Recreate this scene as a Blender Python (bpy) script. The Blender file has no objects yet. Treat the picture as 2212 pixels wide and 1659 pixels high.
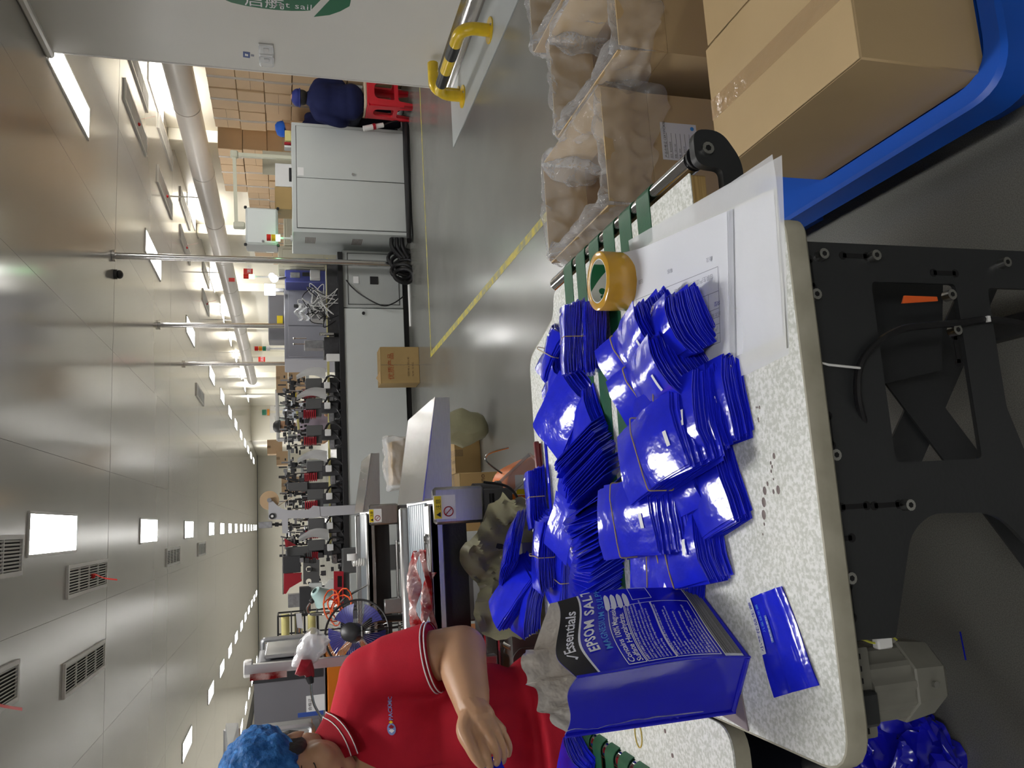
import bpy, bmesh, math, random
from mathutils import Vector, Matrix, Euler, noise
SC = bpy.context.scene
COL = SC.collection
PI = math.pi
R = math.radians

# ------------------------------------------------------------------ camera
CAM_H = 1.335
F_PX = 1700.66
_p, _yw, _rl = R(16.0557), R(9.6927), R(-0.6813)
_fwd = Vector((math.sin(_yw) * math.cos(_p), math.cos(_yw) * math.cos(_p), -math.sin(_p)))
_rt = Vector((math.cos(_yw), -math.sin(_yw), 0))
_up = _rt.cross(_fwd)
_r2 = math.cos(_rl) * _rt + math.sin(_rl) * _up
_u2 = -math.sin(_rl) * _rt + math.cos(_rl) * _up
CPOS = Vector((0, 0, CAM_H))
cam_d = bpy.data.cameras.new('camera')
cam = bpy.data.objects.new('camera', cam_d)
COL.objects.link(cam)
cam_d.sensor_fit = 'HORIZONTAL'
cam_d.sensor_width = 36
cam_d.lens = F_PX / 2212 * 36
cam_d.clip_start = 0.02
cam_d.clip_end = 200
_m = Matrix((-_u2, _r2, -_fwd)).transposed().to_4x4()
_m.translation = CPOS
cam.matrix_world = _m
SC.camera = cam

# ------------------------------------------------------------------ world, exposure
SC.view_settings.view_transform = 'Standard'
SC.view_settings.look = 'None'
SC.view_settings.gamma = 1
SC.view_settings.use_curve_mapping = False
SC.view_settings.exposure = 0.25
W = bpy.data.worlds.new('world')
SC.world = W
W.use_nodes = True
W.node_tree.nodes['Background'].inputs[0].default_value = (0.8, 0.85, 0.9, 1)
W.node_tree.nodes['Background'].inputs[1].default_value = 0.25
LIGHT_STRENGTH = 34.0          # ceiling light panels
CEIL = 3.0


def P(px, py, x=None, y=None, z=None):
    """where the sight line of a photograph pixel meets the real plane x=, y= or z="""
    d = (829.5 - py) * _r2 - (px - 1106) * _u2 + F_PX * _fwd
    if z is not None:
        t = (z - CAM_H) / d.z
    elif y is not None:
        t = y / d.y
    else:
        t = x / d.x
    return CPOS + t * d


# ------------------------------------------------------------------ materials
_mats = {}


def srgb(h):
    c = [int(h[i:i + 2], 16) / 255 for i in (0, 2, 4)]
    return tuple((v / 12.92 if v <= 0.04045 else ((v + 0.055) / 1.055) ** 2.4) for v in c) + (1,)


def mat(name, col, rough=0.5, metal=0.0, var=0.06, vscale=8.0, bump=0.0, bscale=60.0, spec=0.5, coat=0.0,
        trans=0.0, alpha=1.0, emit=0.0, ior=1.45, stretch=None, col2=None, sharp=None, rvar=0.0, sss=0.0, coords='Object'):
    """procedural material: colour varied by noise, optional bump"""
    if name in _mats:
        return _mats[name]
    m = bpy.data.materials.new(name)
    m.use_nodes = True
    nt = m.node_tree
    b = nt.nodes['Principled BSDF']
    c = srgb(col) if isinstance(col, str) else tuple(col) + (1,)
    c2 = (srgb(col2) if isinstance(col2, str) else tuple(col2) + (1,)) if col2 else tuple(max(0, v * (1 - 2 * var)) for v in c[:3]) + (1,)
    tc = nt.nodes.new('ShaderNodeTexCoord')
    src = tc.outputs[coords]
    if stretch:
        mp = nt.nodes.new('ShaderNodeMapping')
        mp.inputs['Scale'].default_value = stretch
        nt.links.new(src, mp.inputs['Vector'])
        src = mp.outputs['Vector']
    n = nt.nodes.new('ShaderNodeTexNoise')
    n.inputs['Scale'].default_value = vscale
    n.inputs['Detail'].default_value = 4
    nt.links.new(src, n.inputs['Vector'])
    r = nt.nodes.new('ShaderNodeValToRGB')
    r.color_ramp.elements[0].position = 0.5 - (sharp or 0.25)
    r.color_ramp.elements[1].position = 0.5 + (sharp or 0.25)
    r.color_ramp.elements[0].color = c2
    r.color_ramp.elements[1].color = c
    nt.links.new(n.outputs['Fac'], r.inputs['Fac'])
    nt.links.new(r.outputs['Color'], b.inputs['Base Color'])
    b.inputs['Roughness'].default_value = rough
    if rvar:
        mr = nt.nodes.new('ShaderNodeMapRange')
        mr.inputs['To Min'].default_value = rough - rvar
        mr.inputs['To Max'].default_value = rough + rvar
        nt.links.new(n.outputs['Fac'], mr.inputs['Value'])
        nt.links.new(mr.outputs['Result'], b.inputs['Roughness'])
    b.inputs['Metallic'].default_value = metal
    b.inputs['Specular IOR Level'].default_value = spec
    b.inputs['IOR'].default_value = ior
    b.inputs['Coat Weight'].default_value = coat
    b.inputs['Coat Roughness'].default_value = 0.08
    b.inputs['Transmission Weight'].default_value = trans
    b.inputs['Alpha'].default_value = alpha
    if sss:
        b.inputs['Subsurface Weight'].default_value = sss
        b.inputs['Subsurface Radius'].default_value = (0.012, 0.005, 0.003)
        b.inputs['Subsurface Scale'].default_value = 1.0
    if emit:
        b.inputs['Emission Color'].default_value = c
        b.inputs['Emission Strength'].default_value = emit
    if bump:
        n2 = nt.nodes.new('ShaderNodeTexNoise')
        n2.inputs['Scale'].default_value = bscale
        n2.inputs['Detail'].default_value = 3
        nt.links.new(src, n2.inputs['Vector'])
        bp = nt.nodes.new('ShaderNodeBump')
        bp.inputs['Strength'].default_value = bump
        bp.inputs['Distance'].default_value = 0.01
        nt.links.new(n2.outputs['Fac'], bp.inputs['Height'])
        nt.links.new(bp.outputs['Normal'], b.inputs['Normal'])
    _mats[name] = m
    return m


def film(name, col=(0.9, 0.92, 0.95), alpha=0.25, rough=0.08, bump=0.5, bscale=14, metal=0.0):
    """thin clear plastic film: mostly see-through, crinkled gloss"""
    if name in _mats:
        return _mats[name]
    m = mat(name, col, rough=rough, bump=bump, bscale=bscale, spec=0.8, metal=metal, var=0.02)
    nt = m.node_tree
    b = nt.nodes['Principled BSDF']
    out = nt.nodes['Material Output']
    tr = nt.nodes.new('ShaderNodeBsdfTransparent')
    mx = nt.nodes.new('ShaderNodeMixShader')
    lw = nt.nodes.new('ShaderNodeLayerWeight')
    lw.inputs['Blend'].default_value = 0.25
    bp = [n for n in nt.nodes if n.type == 'BUMP']
    if bp:
        nt.links.new(bp[0].outputs['Normal'], lw.inputs['Normal'])
    mr = nt.nodes.new('ShaderNodeMapRange')
    mr.inputs['To Min'].default_value = alpha
    mr.inputs['To Max'].default_value = min(1, alpha + 0.45)
    nt.links.new(lw.outputs['Fresnel'], mr.inputs['Value'])
    nt.links.new(mr.outputs['Result'], mx.inputs['Fac'])
    nt.links.new(tr.outputs['BSDF'], mx.inputs[1])
    nt.links.new(b.outputs['BSDF'], mx.inputs[2])
    nt.links.new(mx.outputs['Shader'], out.inputs['Surface'])
    return m


# ------------------------------------------------------------------ objects
def tag(o, label=None, cat=None, group=None, kind=None):
    if label:
        o['label'] = label
    if cat:
        o['category'] = cat
    if group:
        o['group'] = group
    if kind:
        o['kind'] = kind
    return o


def thing(name, label, cat, loc=(0, 0, 0), rotz=0, group=None):
    o = bpy.data.objects.new(name, None)
    o.empty_display_size = 0.05
    COL.objects.link(o)
    o.location = loc
    o.rotation_euler = (0, 0, rotz)
    return tag(o, label, cat, group)


def place(parent, child_world_loc, child):
    child.parent = parent


def copy_tree(o, parent=None, kids=None):
    c = o.copy()
    COL.objects.link(c)
    c.parent = parent
    for ch in list(kids[o.name] if kids else o.children):
        copy_tree(ch, c, kids)
    return c


class MB:
    """collects shapes into one mesh"""

    def __init__(s):
        s.bm = bmesh.new()
        s.mats = []

    def _fin(s, geo, M, mi=0):
        vs = [v for v in geo if isinstance(v, bmesh.types.BMVert)]
        if M is not None:
            bmesh.ops.transform(s.bm, matrix=M, verts=vs)
        if mi:
            for v in vs:
                for f in v.link_faces:
                    f.material_index = mi
        return vs

    def box(s, lo, hi, bev=0.0, M=None, mi=0, seg=1):
        lo, hi = Vector(lo), Vector(hi)
        g = bmesh.ops.create_cube(s.bm, size=1)['verts']
        sz = hi - lo
        for v in g:
            v.co = Vector((v.co.x * sz.x, v.co.y * sz.y, v.co.z * sz.z)) + (lo + hi) / 2
        if bev > 0:
            es = list({e for v in g for e in v.link_edges})
            r = bmesh.ops.bevel(s.bm, geom=es, offset=bev, segments=seg, profile=0.7, affect='EDGES')
            g = list({v for f in r['faces'] for v in f.verts} | {v for v in g if v.is_valid})
        return s._fin(g, M, mi)

    def cbox(s, c, sz, bev=0.0, M=None, mi=0, seg=1):
        c, h = Vector(c), Vector(sz) / 2
        return s.box(c - h, c + h, bev, M, mi, seg)

    def tube(s, pts, r, n=8, cap=True, mi=0, closed=False):
        """tube along points; r a number or a list"""
        pts = [Vector(p) for p in pts]
        k = len(pts)
        rs = r if isinstance(r, (list, tuple)) else [r] * k
        rings = []
        ref = None
        for i, p in enumerate(pts):
            if closed:
                t = pts[(i + 1) % k] - pts[i - 1]
            else:
                t = pts[min(i + 1, k - 1)] - pts[max(i - 1, 0)]
            if t.length < 1e-9:
                t = Vector((0, 0, 1))
            t.normalize()
            if ref is None:
                ref = t.orthogonal().normalized()
            ref = (ref - t * ref.dot(t))
            if ref.length < 1e-6:
                ref = t.orthogonal()
            ref.normalize()
            b = t.cross(ref)
            rings.append([s.bm.verts.new(p + rs[i] * (math.cos(2 * PI * j / n) * ref + math.sin(2 * PI * j / n) * b)) for j in range(n)])
        fs = []
        for i in range(k if closed else k - 1):
            a, c = rings[i], rings[(i + 1) % k]
            for j in range(n):
                fs.append(s.bm.faces.new((a[j], a[(j + 1) % n], c[(j + 1) % n], c[j])))
        if cap and not closed:
            fs.append(s.bm.faces.new(list(reversed(rings[0]))))
            fs.append(s.bm.faces.new(rings[-1]))
        for f in fs:
            f.material_index = mi
        return [v for q in rings for v in q]

    def cyl(s, a, b, r, r2=None, n=16, mi=0):
        return s.tube([a, b], [r, r if r2 is None else r2], n, True, mi)

    def lathe(s, prof, n=24, M=None, mi=0, closed=False):
        """prof: list of (r, z); spun about z"""
        rings = []
        for (r, z) in prof:
            if r < 1e-6:
                rings.append([s.bm.verts.new((0, 0, z))])
            else:
                rings.append([s.bm.verts.new((r * math.cos(2 * PI * j / n), r * math.sin(2 * PI * j / n), z)) for j in range(n)])
        k = len(rings)
        fs = []
        for i in range(k if closed else k - 1):
            a, c = rings[i], rings[(i + 1) % k]
            for j in range(n):
                j2 = (j + 1) % n
                if len(a) == 1 and len(c) == 1:
                    continue
                if len(a) == 1:
                    q = (a[0], c[j2], c[j])
                elif len(c) == 1:
                    q = (a[j], a[j2], c[0])
                else:
                    q = (a[j], a[j2], c[j2], c[j])
                fs.append(s.bm.faces.new(q))
        for f in fs:
            f.material_index = mi
        vs = [v for q in rings for v in q]
        if M is not None:
            bmesh.ops.transform(s.bm, matrix=M, verts=vs)
        return vs

    def prism(s, poly, axis, a, b, mi=0, M=None):
        """polygon of (u,v) pulled from a to b along axis: x:(y,z) y:(x,z) z:(x,y)"""
        def mk(u, v, w):
            return {'x': (w, u, v), 'y': (u, w, v), 'z': (u, v, w)}[axis]
        A = [s.bm.verts.new(mk(u, v, a)) for u, v in poly]
        B = [s.bm.verts.new(mk(u, v, b)) for u, v in poly]
        n = len(poly)
        fs = [s.bm.faces.new(A), s.bm.faces.new(list(reversed(B)))]
        for i in range(n):
            fs.append(s.bm.faces.new((A[i], B[i], B[(i + 1) % n], A[(i + 1) % n])))
        for f in fs:
            f.material_index = mi
        if M is not None:
            bmesh.ops.transform(s.bm, matrix=M, verts=A + B)
        return A + B

    def sphere(s, c, r, n=12, m=8, sc=(1, 1, 1), M=None, mi=0):
        g = bmesh.ops.create_uvsphere(s.bm, u_segments=n, v_segments=m, radius=1)['verts']
        sc = Vector(sc) * r
        for v in g:
            v.co = Vector((v.co.x * sc.x, v.co.y * sc.y, v.co.z * sc.z))
        if M is not None:
            bmesh.ops.transform(s.bm, matrix=M, verts=g)
        for v in g:
            v.co += Vector(c)
        return s._fin(g, None, mi)

    def grid(s, fn, nu, nv, mi=0, closed_u=False):
        """surface fn(u,v), u,v in 0..1"""
        vs = [[s.bm.verts.new(fn(i / nu, j / nv)) for j in range(nv + 1)] for i in range(nu if closed_u else nu + 1)]
        L = len(vs)
        for i in range(nu):
            for j in range(nv):
                f = s.bm.faces.new((vs[i][j], vs[(i + 1) % L][j], vs[(i + 1) % L][j + 1], vs[i][j + 1]))
                f.material_index = mi
        return [v for q in vs for v in q]

    def poly(s, pts, mi=0):
        f = s.bm.faces.new([s.bm.verts.new(p) for p in pts])
        f.material_index = mi

    def mesh(s, name, mats, smooth=True, ang=38, fix=True):
        bm = s.bm
        if fix:
            bmesh.ops.recalc_face_normals(bm, faces=bm.faces)
        if smooth:
            for f in bm.faces:
                f.smooth = True
            for e in bm.edges:
                if len(e.link_faces) == 2 and e.calc_face_angle(0) > R(ang):
                    e.smooth = False
        me = bpy.data.meshes.new(name)
        bm.to_mesh(me)
        bm.free()
        for m in (mats if isinstance(mats, (list, tuple)) else [mats]):
            me.materials.append(m)
        return me

    def build(s, name, mats, parent=None, smooth=True, ang=38, loc=None, fix=True):
        """world-space mesh; when a parent is given it is placed relative to it"""
        me = s.mesh(name, mats, smooth, ang, fix)
        o = bpy.data.objects.new(name, me)
        COL.objects.link(o)
        if loc is not None:
            o.location = loc
        if parent:
            o.parent = parent
        return o


def local(parent):
    """matrix for shapes given in world space when their thing is at parent"""
    return Matrix.LocRotScale(parent.location, parent.rotation_euler, None).inverted()


def wbuild(mb, name, mats, parent, **k):
    """build a part from shapes given in world coordinates"""
    bmesh.ops.transform(mb.bm, matrix=WM(parent).inverted(), verts=mb.bm.verts)
    return mb.build(name, mats, parent, **k)


def WM(o):
    m = Matrix.LocRotScale(o.location, o.rotation_euler, o.scale)
    return WM(o.parent) @ m if o.parent else m


def eval_mesh(obj, name):
    dg = bpy.context.evaluated_depsgraph_get()
    dg.update()
    return bpy.data.meshes.new_from_object(obj.evaluated_get(dg))


def text_mesh(s, size=1.0, align='LEFT', extrude=0.0, bold=0.0, spacing=1.0, shear=0.0, res=2):
    """lettering as a flat mesh in the xy plane (built-in font)"""
    cu = bpy.data.curves.new('lettering', 'FONT')
    cu.body = s
    cu.size = size
    cu.align_x = align
    cu.extrude = extrude
    cu.offset = bold
    cu.space_character = spacing
    cu.shear = shear
    cu.resolution_u = res
    o = bpy.data.objects.new('lettering', cu)
    COL.objects.link(o)
    me = eval_mesh(o, 'lettering')
    bpy.data.objects.remove(o)
    bpy.data.curves.remove(cu)
    return me


def text(s, size, M, m, parent, align='LEFT', name='lettering', bold=0.0, fn=None, spacing=1.0, shear=0.0):
    """lettering; M takes the xy text plane to world space, or fn maps each (x, y) to world space"""
    me = text_mesh(s, size, align, bold=bold, spacing=spacing, shear=shear)
    inv = WM(parent).inverted() if parent else Matrix()
    if fn:
        for v in me.vertices:
            v.co = inv @ Vector(fn(v.co.x, v.co.y))
    else:
        me.transform(inv @ M)
    me.materials.clear()
    me.materials.append(m)
    o = bpy.data.objects.new(name, me)
    COL.objects.link(o)
    o.parent = parent
    return o


def frame(o, x, y):
    """matrix with origin o and text axes x (reading direction) and y (up)"""
    x = Vector(x).normalized()
    y = Vector(y)
    y = (y - x * y.dot(x)).normalized()
    z = x.cross(y)
    m = Matrix((x, y, z)).transposed().to_4x4()
    m.translation = Vector(o)
    return m


def bez(a, b, c, d, n=12):
    a, b, c, d = map(Vector, (a, b, c, d))
    return [(1 - t) ** 3 * a + 3 * t * (1 - t) ** 2 * b + 3 * t * t * (1 - t) * c + t ** 3 * d for t in [i / n for i in range(n + 1)]]


def spline(pts, n=6):
    pts = [Vector(p) for p in pts]
    out = []
    for i in range(len(pts) - 1):
        p0, p1, p2, p3 = pts[max(i - 1, 0)], pts[i], pts[i + 1], pts[min(i + 2, len(pts) - 1)]
        for k in range(n):
            t = k / n
            out.append(0.5 * ((2 * p1) + (-p0 + p2) * t + (2 * p0 - 5 * p1 + 4 * p2 - p3) * t * t + (-p0 + 3 * p1 - 3 * p2 + p3) * t ** 3))
    out.append(pts[-1])
    return out


def nz(p, s=1.0):
    """smooth noise vector used for crumples"""
    return noise.noise_vector(Vector(p) * s)


rnd = random.Random(7)

# ================================================================== THE ROOM
def struct(name, mb, m, parent=None, **k):
    o = mb.build(name, m, parent, **k)
    if parent is None:
        o['kind'] = 'structure'
    return o


M_floor = mat('floor_epoxy', (0.205, 0.205, 0.19), rough=0.22, var=0.14, vscale=1.0, bump=0.03, bscale=4, rvar=0.07, spec=0.55, coat=0.0)
_nt = M_floor.node_tree                    # fine stone speckle in the epoxy
_v = _nt.nodes.new('ShaderNodeTexNoise')
_v.inputs['Scale'].default_value = 420
_tc = _nt.nodes.new('ShaderNodeTexCoord')
_nt.links.new(_tc.outputs['Object'], _v.inputs['Vector'])
_r = _nt.nodes.new('ShaderNodeValToRGB')
_r.color_ramp.elements[0].position = 0.35
_r.color_ramp.elements[0].color = (0.80, 0.80, 0.79, 1)
_r.color_ramp.elements[1].position = 0.72
_r.color_ramp.elements[1].color = (1.28, 1.28, 1.26, 1)
_nt.links.new(_v.outputs['Fac'], _r.inputs['Fac'])
_mx = _nt.nodes.new('ShaderNodeMix')
_mx.data_type = 'RGBA'
_mx.blend_type = 'MULTIPLY'
_mx.inputs['Factor'].default_value = 1
_b = _nt.nodes['Principled BSDF']
_src = _b.inputs['Base Color'].links[0].from_socket
_nt.links.new(_src, _mx.inputs['A'])
_nt.links.new(_r.outputs['Color'], _mx.inputs['B'])
_nt.links.new(_mx.outputs['Result'], _b.inputs['Base Color'])
M_ceil = mat('ceiling_panel_metal', (0.52, 0.50, 0.47), rough=0.15, metal=0.35, var=0.03, vscale=0.8, bump=0.02, bscale=2.2, spec=0.7)
M_ceilback = mat('ceiling_joint_dark', (0.10, 0.10, 0.10), rough=0.8)
M_wall = mat('wall_panel_white', (0.78, 0.77, 0.735), rough=0.28, var=0.02, vscale=2, bump=0.03, bscale=3)
M_cream = mat('wall_cream', (0.86, 0.82, 0.70), rough=0.4, var=0.02, vscale=1)
M_trimw = mat('trim_white_metal', (0.80, 0.79, 0.76), rough=0.25, var=0.02)
M_steel = mat('stainless_steel', (0.62, 0.61, 0.60), rough=0.2, metal=1.0, var=0.05, vscale=4, bump=0.02, bscale=12, stretch=(1, 1, 8))
M_brushed = mat('brushed_stainless', (0.58, 0.575, 0.56), rough=0.32, metal=1.0, var=0.06, vscale=30, stretch=(1, 12, 12))
M_alu = mat('aluminium', (0.66, 0.67, 0.69), rough=0.33, metal=0.9, var=0.05, vscale=20)
M_kerb = mat('floor_strip_pale', (0.45, 0.48, 0.48), rough=0.32, var=0.05, vscale=5)
M_tapey = mat('floor_tape_yellow', (0.62, 0.52, 0.05), rough=0.45, var=0.3, vscale=16, col2=(0.33, 0.32, 0.16), sharp=0.12)
M_duct = mat('duct_white', (0.72, 0.68, 0.63), rough=0.3, var=0.03, vscale=1.2, bump=0.03, bscale=1.5)
M_panelglow = mat('light_diffuser', (1.0, 0.985, 0.96), rough=0.5, var=0.0, emit=LIGHT_STRENGTH)
M_black = mat('black_plastic', (0.018, 0.018, 0.02), rough=0.38, var=0.1)
M_vent = mat('vent_white', (0.88, 0.87, 0.85), rough=0.35, var=0.02)
M_dark = mat('duct_inside_dark', (0.03, 0.03, 0.032), rough=0.8)
M_ribbon = mat('red_ribbon', (0.85, 0.03, 0.03), rough=0.45, var=0.1)

# floor
b = MB(); b.box((-9, -4.2, -0.1), (9, 52, 0)); struct('floor', b, M_floor, smooth=False)
# tape lines and pale strip on the floor
b = MB(); b.box((1.51, 1.2, 0.0003), (1.56, 7.28, 0.0012)); struct('trim_1', b, M_tapey, smooth=False)
b = MB(); b.box((1.56, 7.235, 0.0003), (6.0, 7.27, 0.0012)); struct('trim_2', b, M_tapey, smooth=False)
b = MB(); b.box((2.95, -4, 0.0003), (3.5, 5.85, 0.006)); struct('trim_3', b, M_kerb, smooth=False)

# ceiling: slab above, and every panel of it (1.21 x 4.03 m) as a piece
b = MB(); b.box((-9, -4.2, CEIL + 0.022), (9, 52, CEIL + 0.12)); ceil_o = struct('ceiling', b, M_ceilback, smooth=False)
_pm = None
for i in range(-7, 7):
    for j in range(-2, 12):
        x0, y0 = 0.63 + 1.21 * i, 8.53 + 4.03 * (j - 1)
        if _pm is None:
            b = MB(); b.box((0.0010, 0.006, 0), (1.2090, 4.024, 0.02), bev=0.001); _pm = b.mesh('ceiling_panel', M_ceil, smooth=False)
        if y0 > 48:
            continue
        o = bpy.data.objects.new('ceiling_panel', _pm); COL.objects.link(o)
        o.location = (x0, y0, CEIL); o.parent = ceil_o

# walls
b = MB(); b.box((3.55, -4.2, 0), (3.63, 6.0, CEIL - 0.001)); wall_r = struct('wall_right', b, M_wall, smooth=False)
b = MB(); b.box((3.545, 5.985, 0.11), (3.635, 6.01, CEIL - 0.002), bev=0.006); b.build('edge_trim', M_trimw, wall_r)
b = MB(); b.box((3.547, 4.72, 0.12), (3.5505, 4.724, CEIL - 0.05)); b.build('panel_joint', M_vent, wall_r)
b = MB(); b.box((3.49, -4.2, CEIL - 0.06), (3.55, 6.0, CEIL - 0.002), bev=0.015); struct('trim_4', b, M_trimw)
b = MB()
b.grid(lambda u, v: Vector((3.55 - 0.12 * (1 - math.sin(v * PI / 2)), -4 + 10 * u, 0.007 + 0.12 * (1 - math.cos(v * PI / 2)))), 1, 8)
struct('baseboard_right', b, M_steel)
b = MB(); b.box((6.05, 6.0, 0), (6.15, 40.99, CEIL - 0.001)); wfr = struct('wall_far_right', b, M_cream, smooth=False)
for q in range(12, 40, 4):
    b = MB(); b.box((5.85, q, 0.0), (6.05, q + 0.35, CEIL - 0.002), bev=0.01); b.build('pilaster', M_cream, wfr)
b = MB(); b.box((3.63, 5.9, 0), (6.15, 6.0, CEIL - 0.001)); struct('wall_storage_return', b, M_wall, smooth=False)
b = MB(); b.box((-9, -4.2, 0), (-8.9, 52, CEIL - 0.001)); struct('wall_left', b, M_cream, smooth=False)
b = MB(); b.box((-9, 50, 0), (9, 50.1, CEIL - 0.001)); wall_b = struct('wall_back', b, M_cream, smooth=False)
b = MB(); b.box((-9, -4.2, 0), (3.63, -4.1, CEIL - 0.001)); struct('wall_front', b, M_wall, smooth=False)
b = MB(); b.box((4.3, 41.0, 0), (7.2, 49.99, CEIL - 0.001)); wall_d = struct('wall_doorway', b, M_cream, smooth=False)

# duct running along the ceiling on the right, in jointed lengths
duct = thing('air_duct', 'long pale round duct hung under the ceiling above the carton wall', 'duct', (5.36, 20, 2.50))
_dm = None
yy = 8.0
k = 0
while yy < 30:
    L = 2.0
    if _dm is None:
        b = MB()
        b.tube([(0, -L / 2 + 0.01, 0), (0, L / 2 - 0.01, 0)], 0.165, n=28)
        b.tube([(0, -L / 2, 0), (0, -L / 2 + 0.03, 0)], 0.169, n=28)
        _dm = b.mesh('duct_section', M_duct)
    o = bpy.data.objects.new('duct_section', _dm); COL.objects.link(o)
    o.parent = duct; o.location = (0, yy + 1 - 20, 0)
    yy += L
    k += 1
b = MB()
b.bm.free()
for q in range(9, 30, 4):
    b = MB(); b.cyl((0, q - 20, 0.15), (0, q - 20, 0.50), 0.012, n=6); b.build('hanger', M_steel, duct)

# ------------------------------------------------------------------ ceiling light panels
ORD = ['first', 'second', 'third', 'fourth', 'fifth', 'sixth', 'seventh', 'eighth', 'ninth', 'tenth', 'eleventh', 'twelfth', 'thirteenth', 'fourteenth']
LY = [6.65, 10.87, 15.1, 19.45, 22.55, 25.6, 28.55, 31.7, 34.7, 37.6, 40.6, 43.6, 46.5]
_lf = MB()
for (lo, hi) in (((-0.155, -0.64, -0.012), (0.155, -0.615, 0)), ((-0.155, 0.615, -0.012), (0.155, 0.64, 0)),
                 ((-0.155, -0.615, -0.012), (-0.135, 0.615, 0)), ((0.135, -0.615, -0.012), (0.155, 0.615, 0))):
    _lf.box(lo, hi)
_lfm = _lf.mesh('frame', M_trimw, smooth=False)
_ld = MB(); _ld.box((-0.135, -0.615, -0.009), (0.135, 0.615, -0.001)); _ldm = _ld.mesh('diffuser', M_panelglow, smooth=False)


def ceiling_light(x, y, label, group='ceiling light panels'):
    t = thing('ceiling_light', label, 'ceiling light', (x, y, CEIL), 0, group)
    for n, me in (('frame', _lfm), ('diffuser', _ldm)):
        o = bpy.data.objects.new(n, me); COL.objects.link(o); o.parent = t


for (rx, rn, k0) in ((0.05, 'middle', 0), (3.62, 'right', 0), (-3.5, 'left', 1), (5.95, 'far right', 1), (-7.0, 'far left', 3)):
    n = 0
    for k, ly in enumerate(LY):
        if k < k0 or (rx > 5 and ly > 40) or (rx == 3.62 and ly > 46):
            continue
        if rx == 3.62:
            x = 3.64 - 0.13 * k / 12
        else:
            x = rx
        n += 1
        far = 'bright' if k < 6 else 'small distant'
        ceiling_light(x, ly, '%s ceiling light, %s of the %s row from the camera' % (far, ORD[n - 1], rn))
for (x, y) in ((0.05, 2.4), (0.05, -1.85), (-3.5, 6.65), (-3.5, 2.4), (-3.5, -1.85), (-7, 10.87)):
    ceiling_light(x, y, 'white ceiling light panel behind or beside the camera, out of the photograph', 'ceiling lights out of view')

# ------------------------------------------------------------------ ceiling vents with louvres
_vf = MB()
VW, VL = 0.13, 0.71
for (lo, hi) in (((-VW, -VL, -0.02), (VW, -VL + 0.03, 0)), ((-VW, VL - 0.03, -0.02), (VW, VL, 0)),
                 ((-VW, -VL + 0.03, -0.02), (-VW + 0.03, VL - 0.03, 0)), ((VW - 0.03, -VL + 0.03, -0.02), (VW, VL - 0.03, 0))):
    _vf.box(lo, hi)
_vfm = _vf.mesh('frame', M_vent, smooth=False)
_vb = MB(); _vb.box((-VW + 0.02, -VL + 0.02, -0.003), (VW - 0.02, VL - 0.02, -0.001)); _vbm = _vb.mesh('backing', M_dark, smooth=False)
_vs = MB(); _vs.cbox((0, 0, 0), (0.014, 2 * VL - 0.06, 0.003), M=Matrix.Rotation(R(40), 4, 'Y')); _vsm = _vs.mesh('slat', M_vent, smooth=False)
_vd = MB(); _vd.cbox((0, 0, 0), (2 * VW - 0.06, 0.014, 0.012)); _vdm = _vd.mesh('divider', M_vent, smooth=False)


def vent(x, y, label, ribbon=None, slats=9):
    t = thing('ceiling_vent', label, 'air vent', (x, y, CEIL), 0, 'ceiling vents')
    for n, me in (('frame', _vfm), ('backing', _vbm)):
        o = bpy.data.objects.new(n, me); COL.objects.link(o); o.parent = t
    for k in range(slats):
        o = bpy.data.objects.new('slat', _vsm); COL.objects.link(o); o.parent = t
        o.location = (-VW + 0.04 + (2 * VW - 0.08) * k / (slats - 1), 0, -0.011)
    for k in range(3):
        o = bpy.data.objects.new('divider', _vdm); COL.objects.link(o); o.parent = t
        o.location = (0, (k - 1) * (VL - 0.03) / 2, -0.010)
    if ribbon:
        b = MB()
        pts = spline([(0, 0.1, -0.015), (0.02, 0.02, -0.05), (ribbon[0], ribbon[1], -0.12), (ribbon[0] * 2.2, ribbon[1] * 1.5, -0.22)], 5)
        w = Vector((0.012, 0.03, 0.008))
        b.grid(lambda u, v: pts[min(int(u * 15), 15)] + w * (v - 0.5), 15, 1)
        b.sphere((0, 0.1, -0.02), 0.022, 8, 6)
        b.build('ribbon', M_ribbon, t)


vent(-0.33, 7.74, 'white slatted ceiling vent with a red ribbon, between the nearest middle light and the person', (-0.02, 0.05))
vent(-1.07, 7.73, 'white slatted ceiling vent without ribbon, left of the ribboned vent nearest the middle lights')
vent(-0.08, 5.18, 'white slatted ceiling vent cut by the top picture edge, next to the nearest middle light')
vent(-0.86, 5.2, 'white slatted ceiling vent with a red ribbon, cut by the top picture edge', (-0.03, 0.04))
for (x, y, lab, rb) in ((4.83, 9.47, 'grey ceiling vent with a red ribbon, nearest beyond the white wall edge', (0.02, -0.03)),
                        (5.45, 9.5, 'grey ceiling vent half hidden by the white wall edge', None),
                        (5.7, 11.8, 'grey ceiling vent without ribbon beside the second far-right light', None),
                        (4.9, 11.8, 'second red-ribboned grey ceiling vent beyond the white wall', (0.02, -0.03)),
                        (5.6, 14.15, 'grey ceiling vent under the right duct, before the third far-right light', None),
                        (4.95, 14.2, 'third red-ribboned grey ceiling vent beyond the white wall', (0.02, -0.03)),
                        (4.95, 17.9, 'fourth red-ribboned grey ceiling vent, near the far-right lights', (0.02, -0.03)),
                        (5.6, 17.9, 'grey ceiling vent without ribbon behind the nearest pole top', None),
                        (2.72, 16.8, 'lone grey ceiling vent between the middle and right light rows', None),
                        (-0.34, 13.1, 'narrow ceiling vent left of the second middle light', None),
                        (-0.34, 17.3, 'narrow ceiling vent left of the third middle light', None)):
    vent(x, y, lab, rb)

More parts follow.
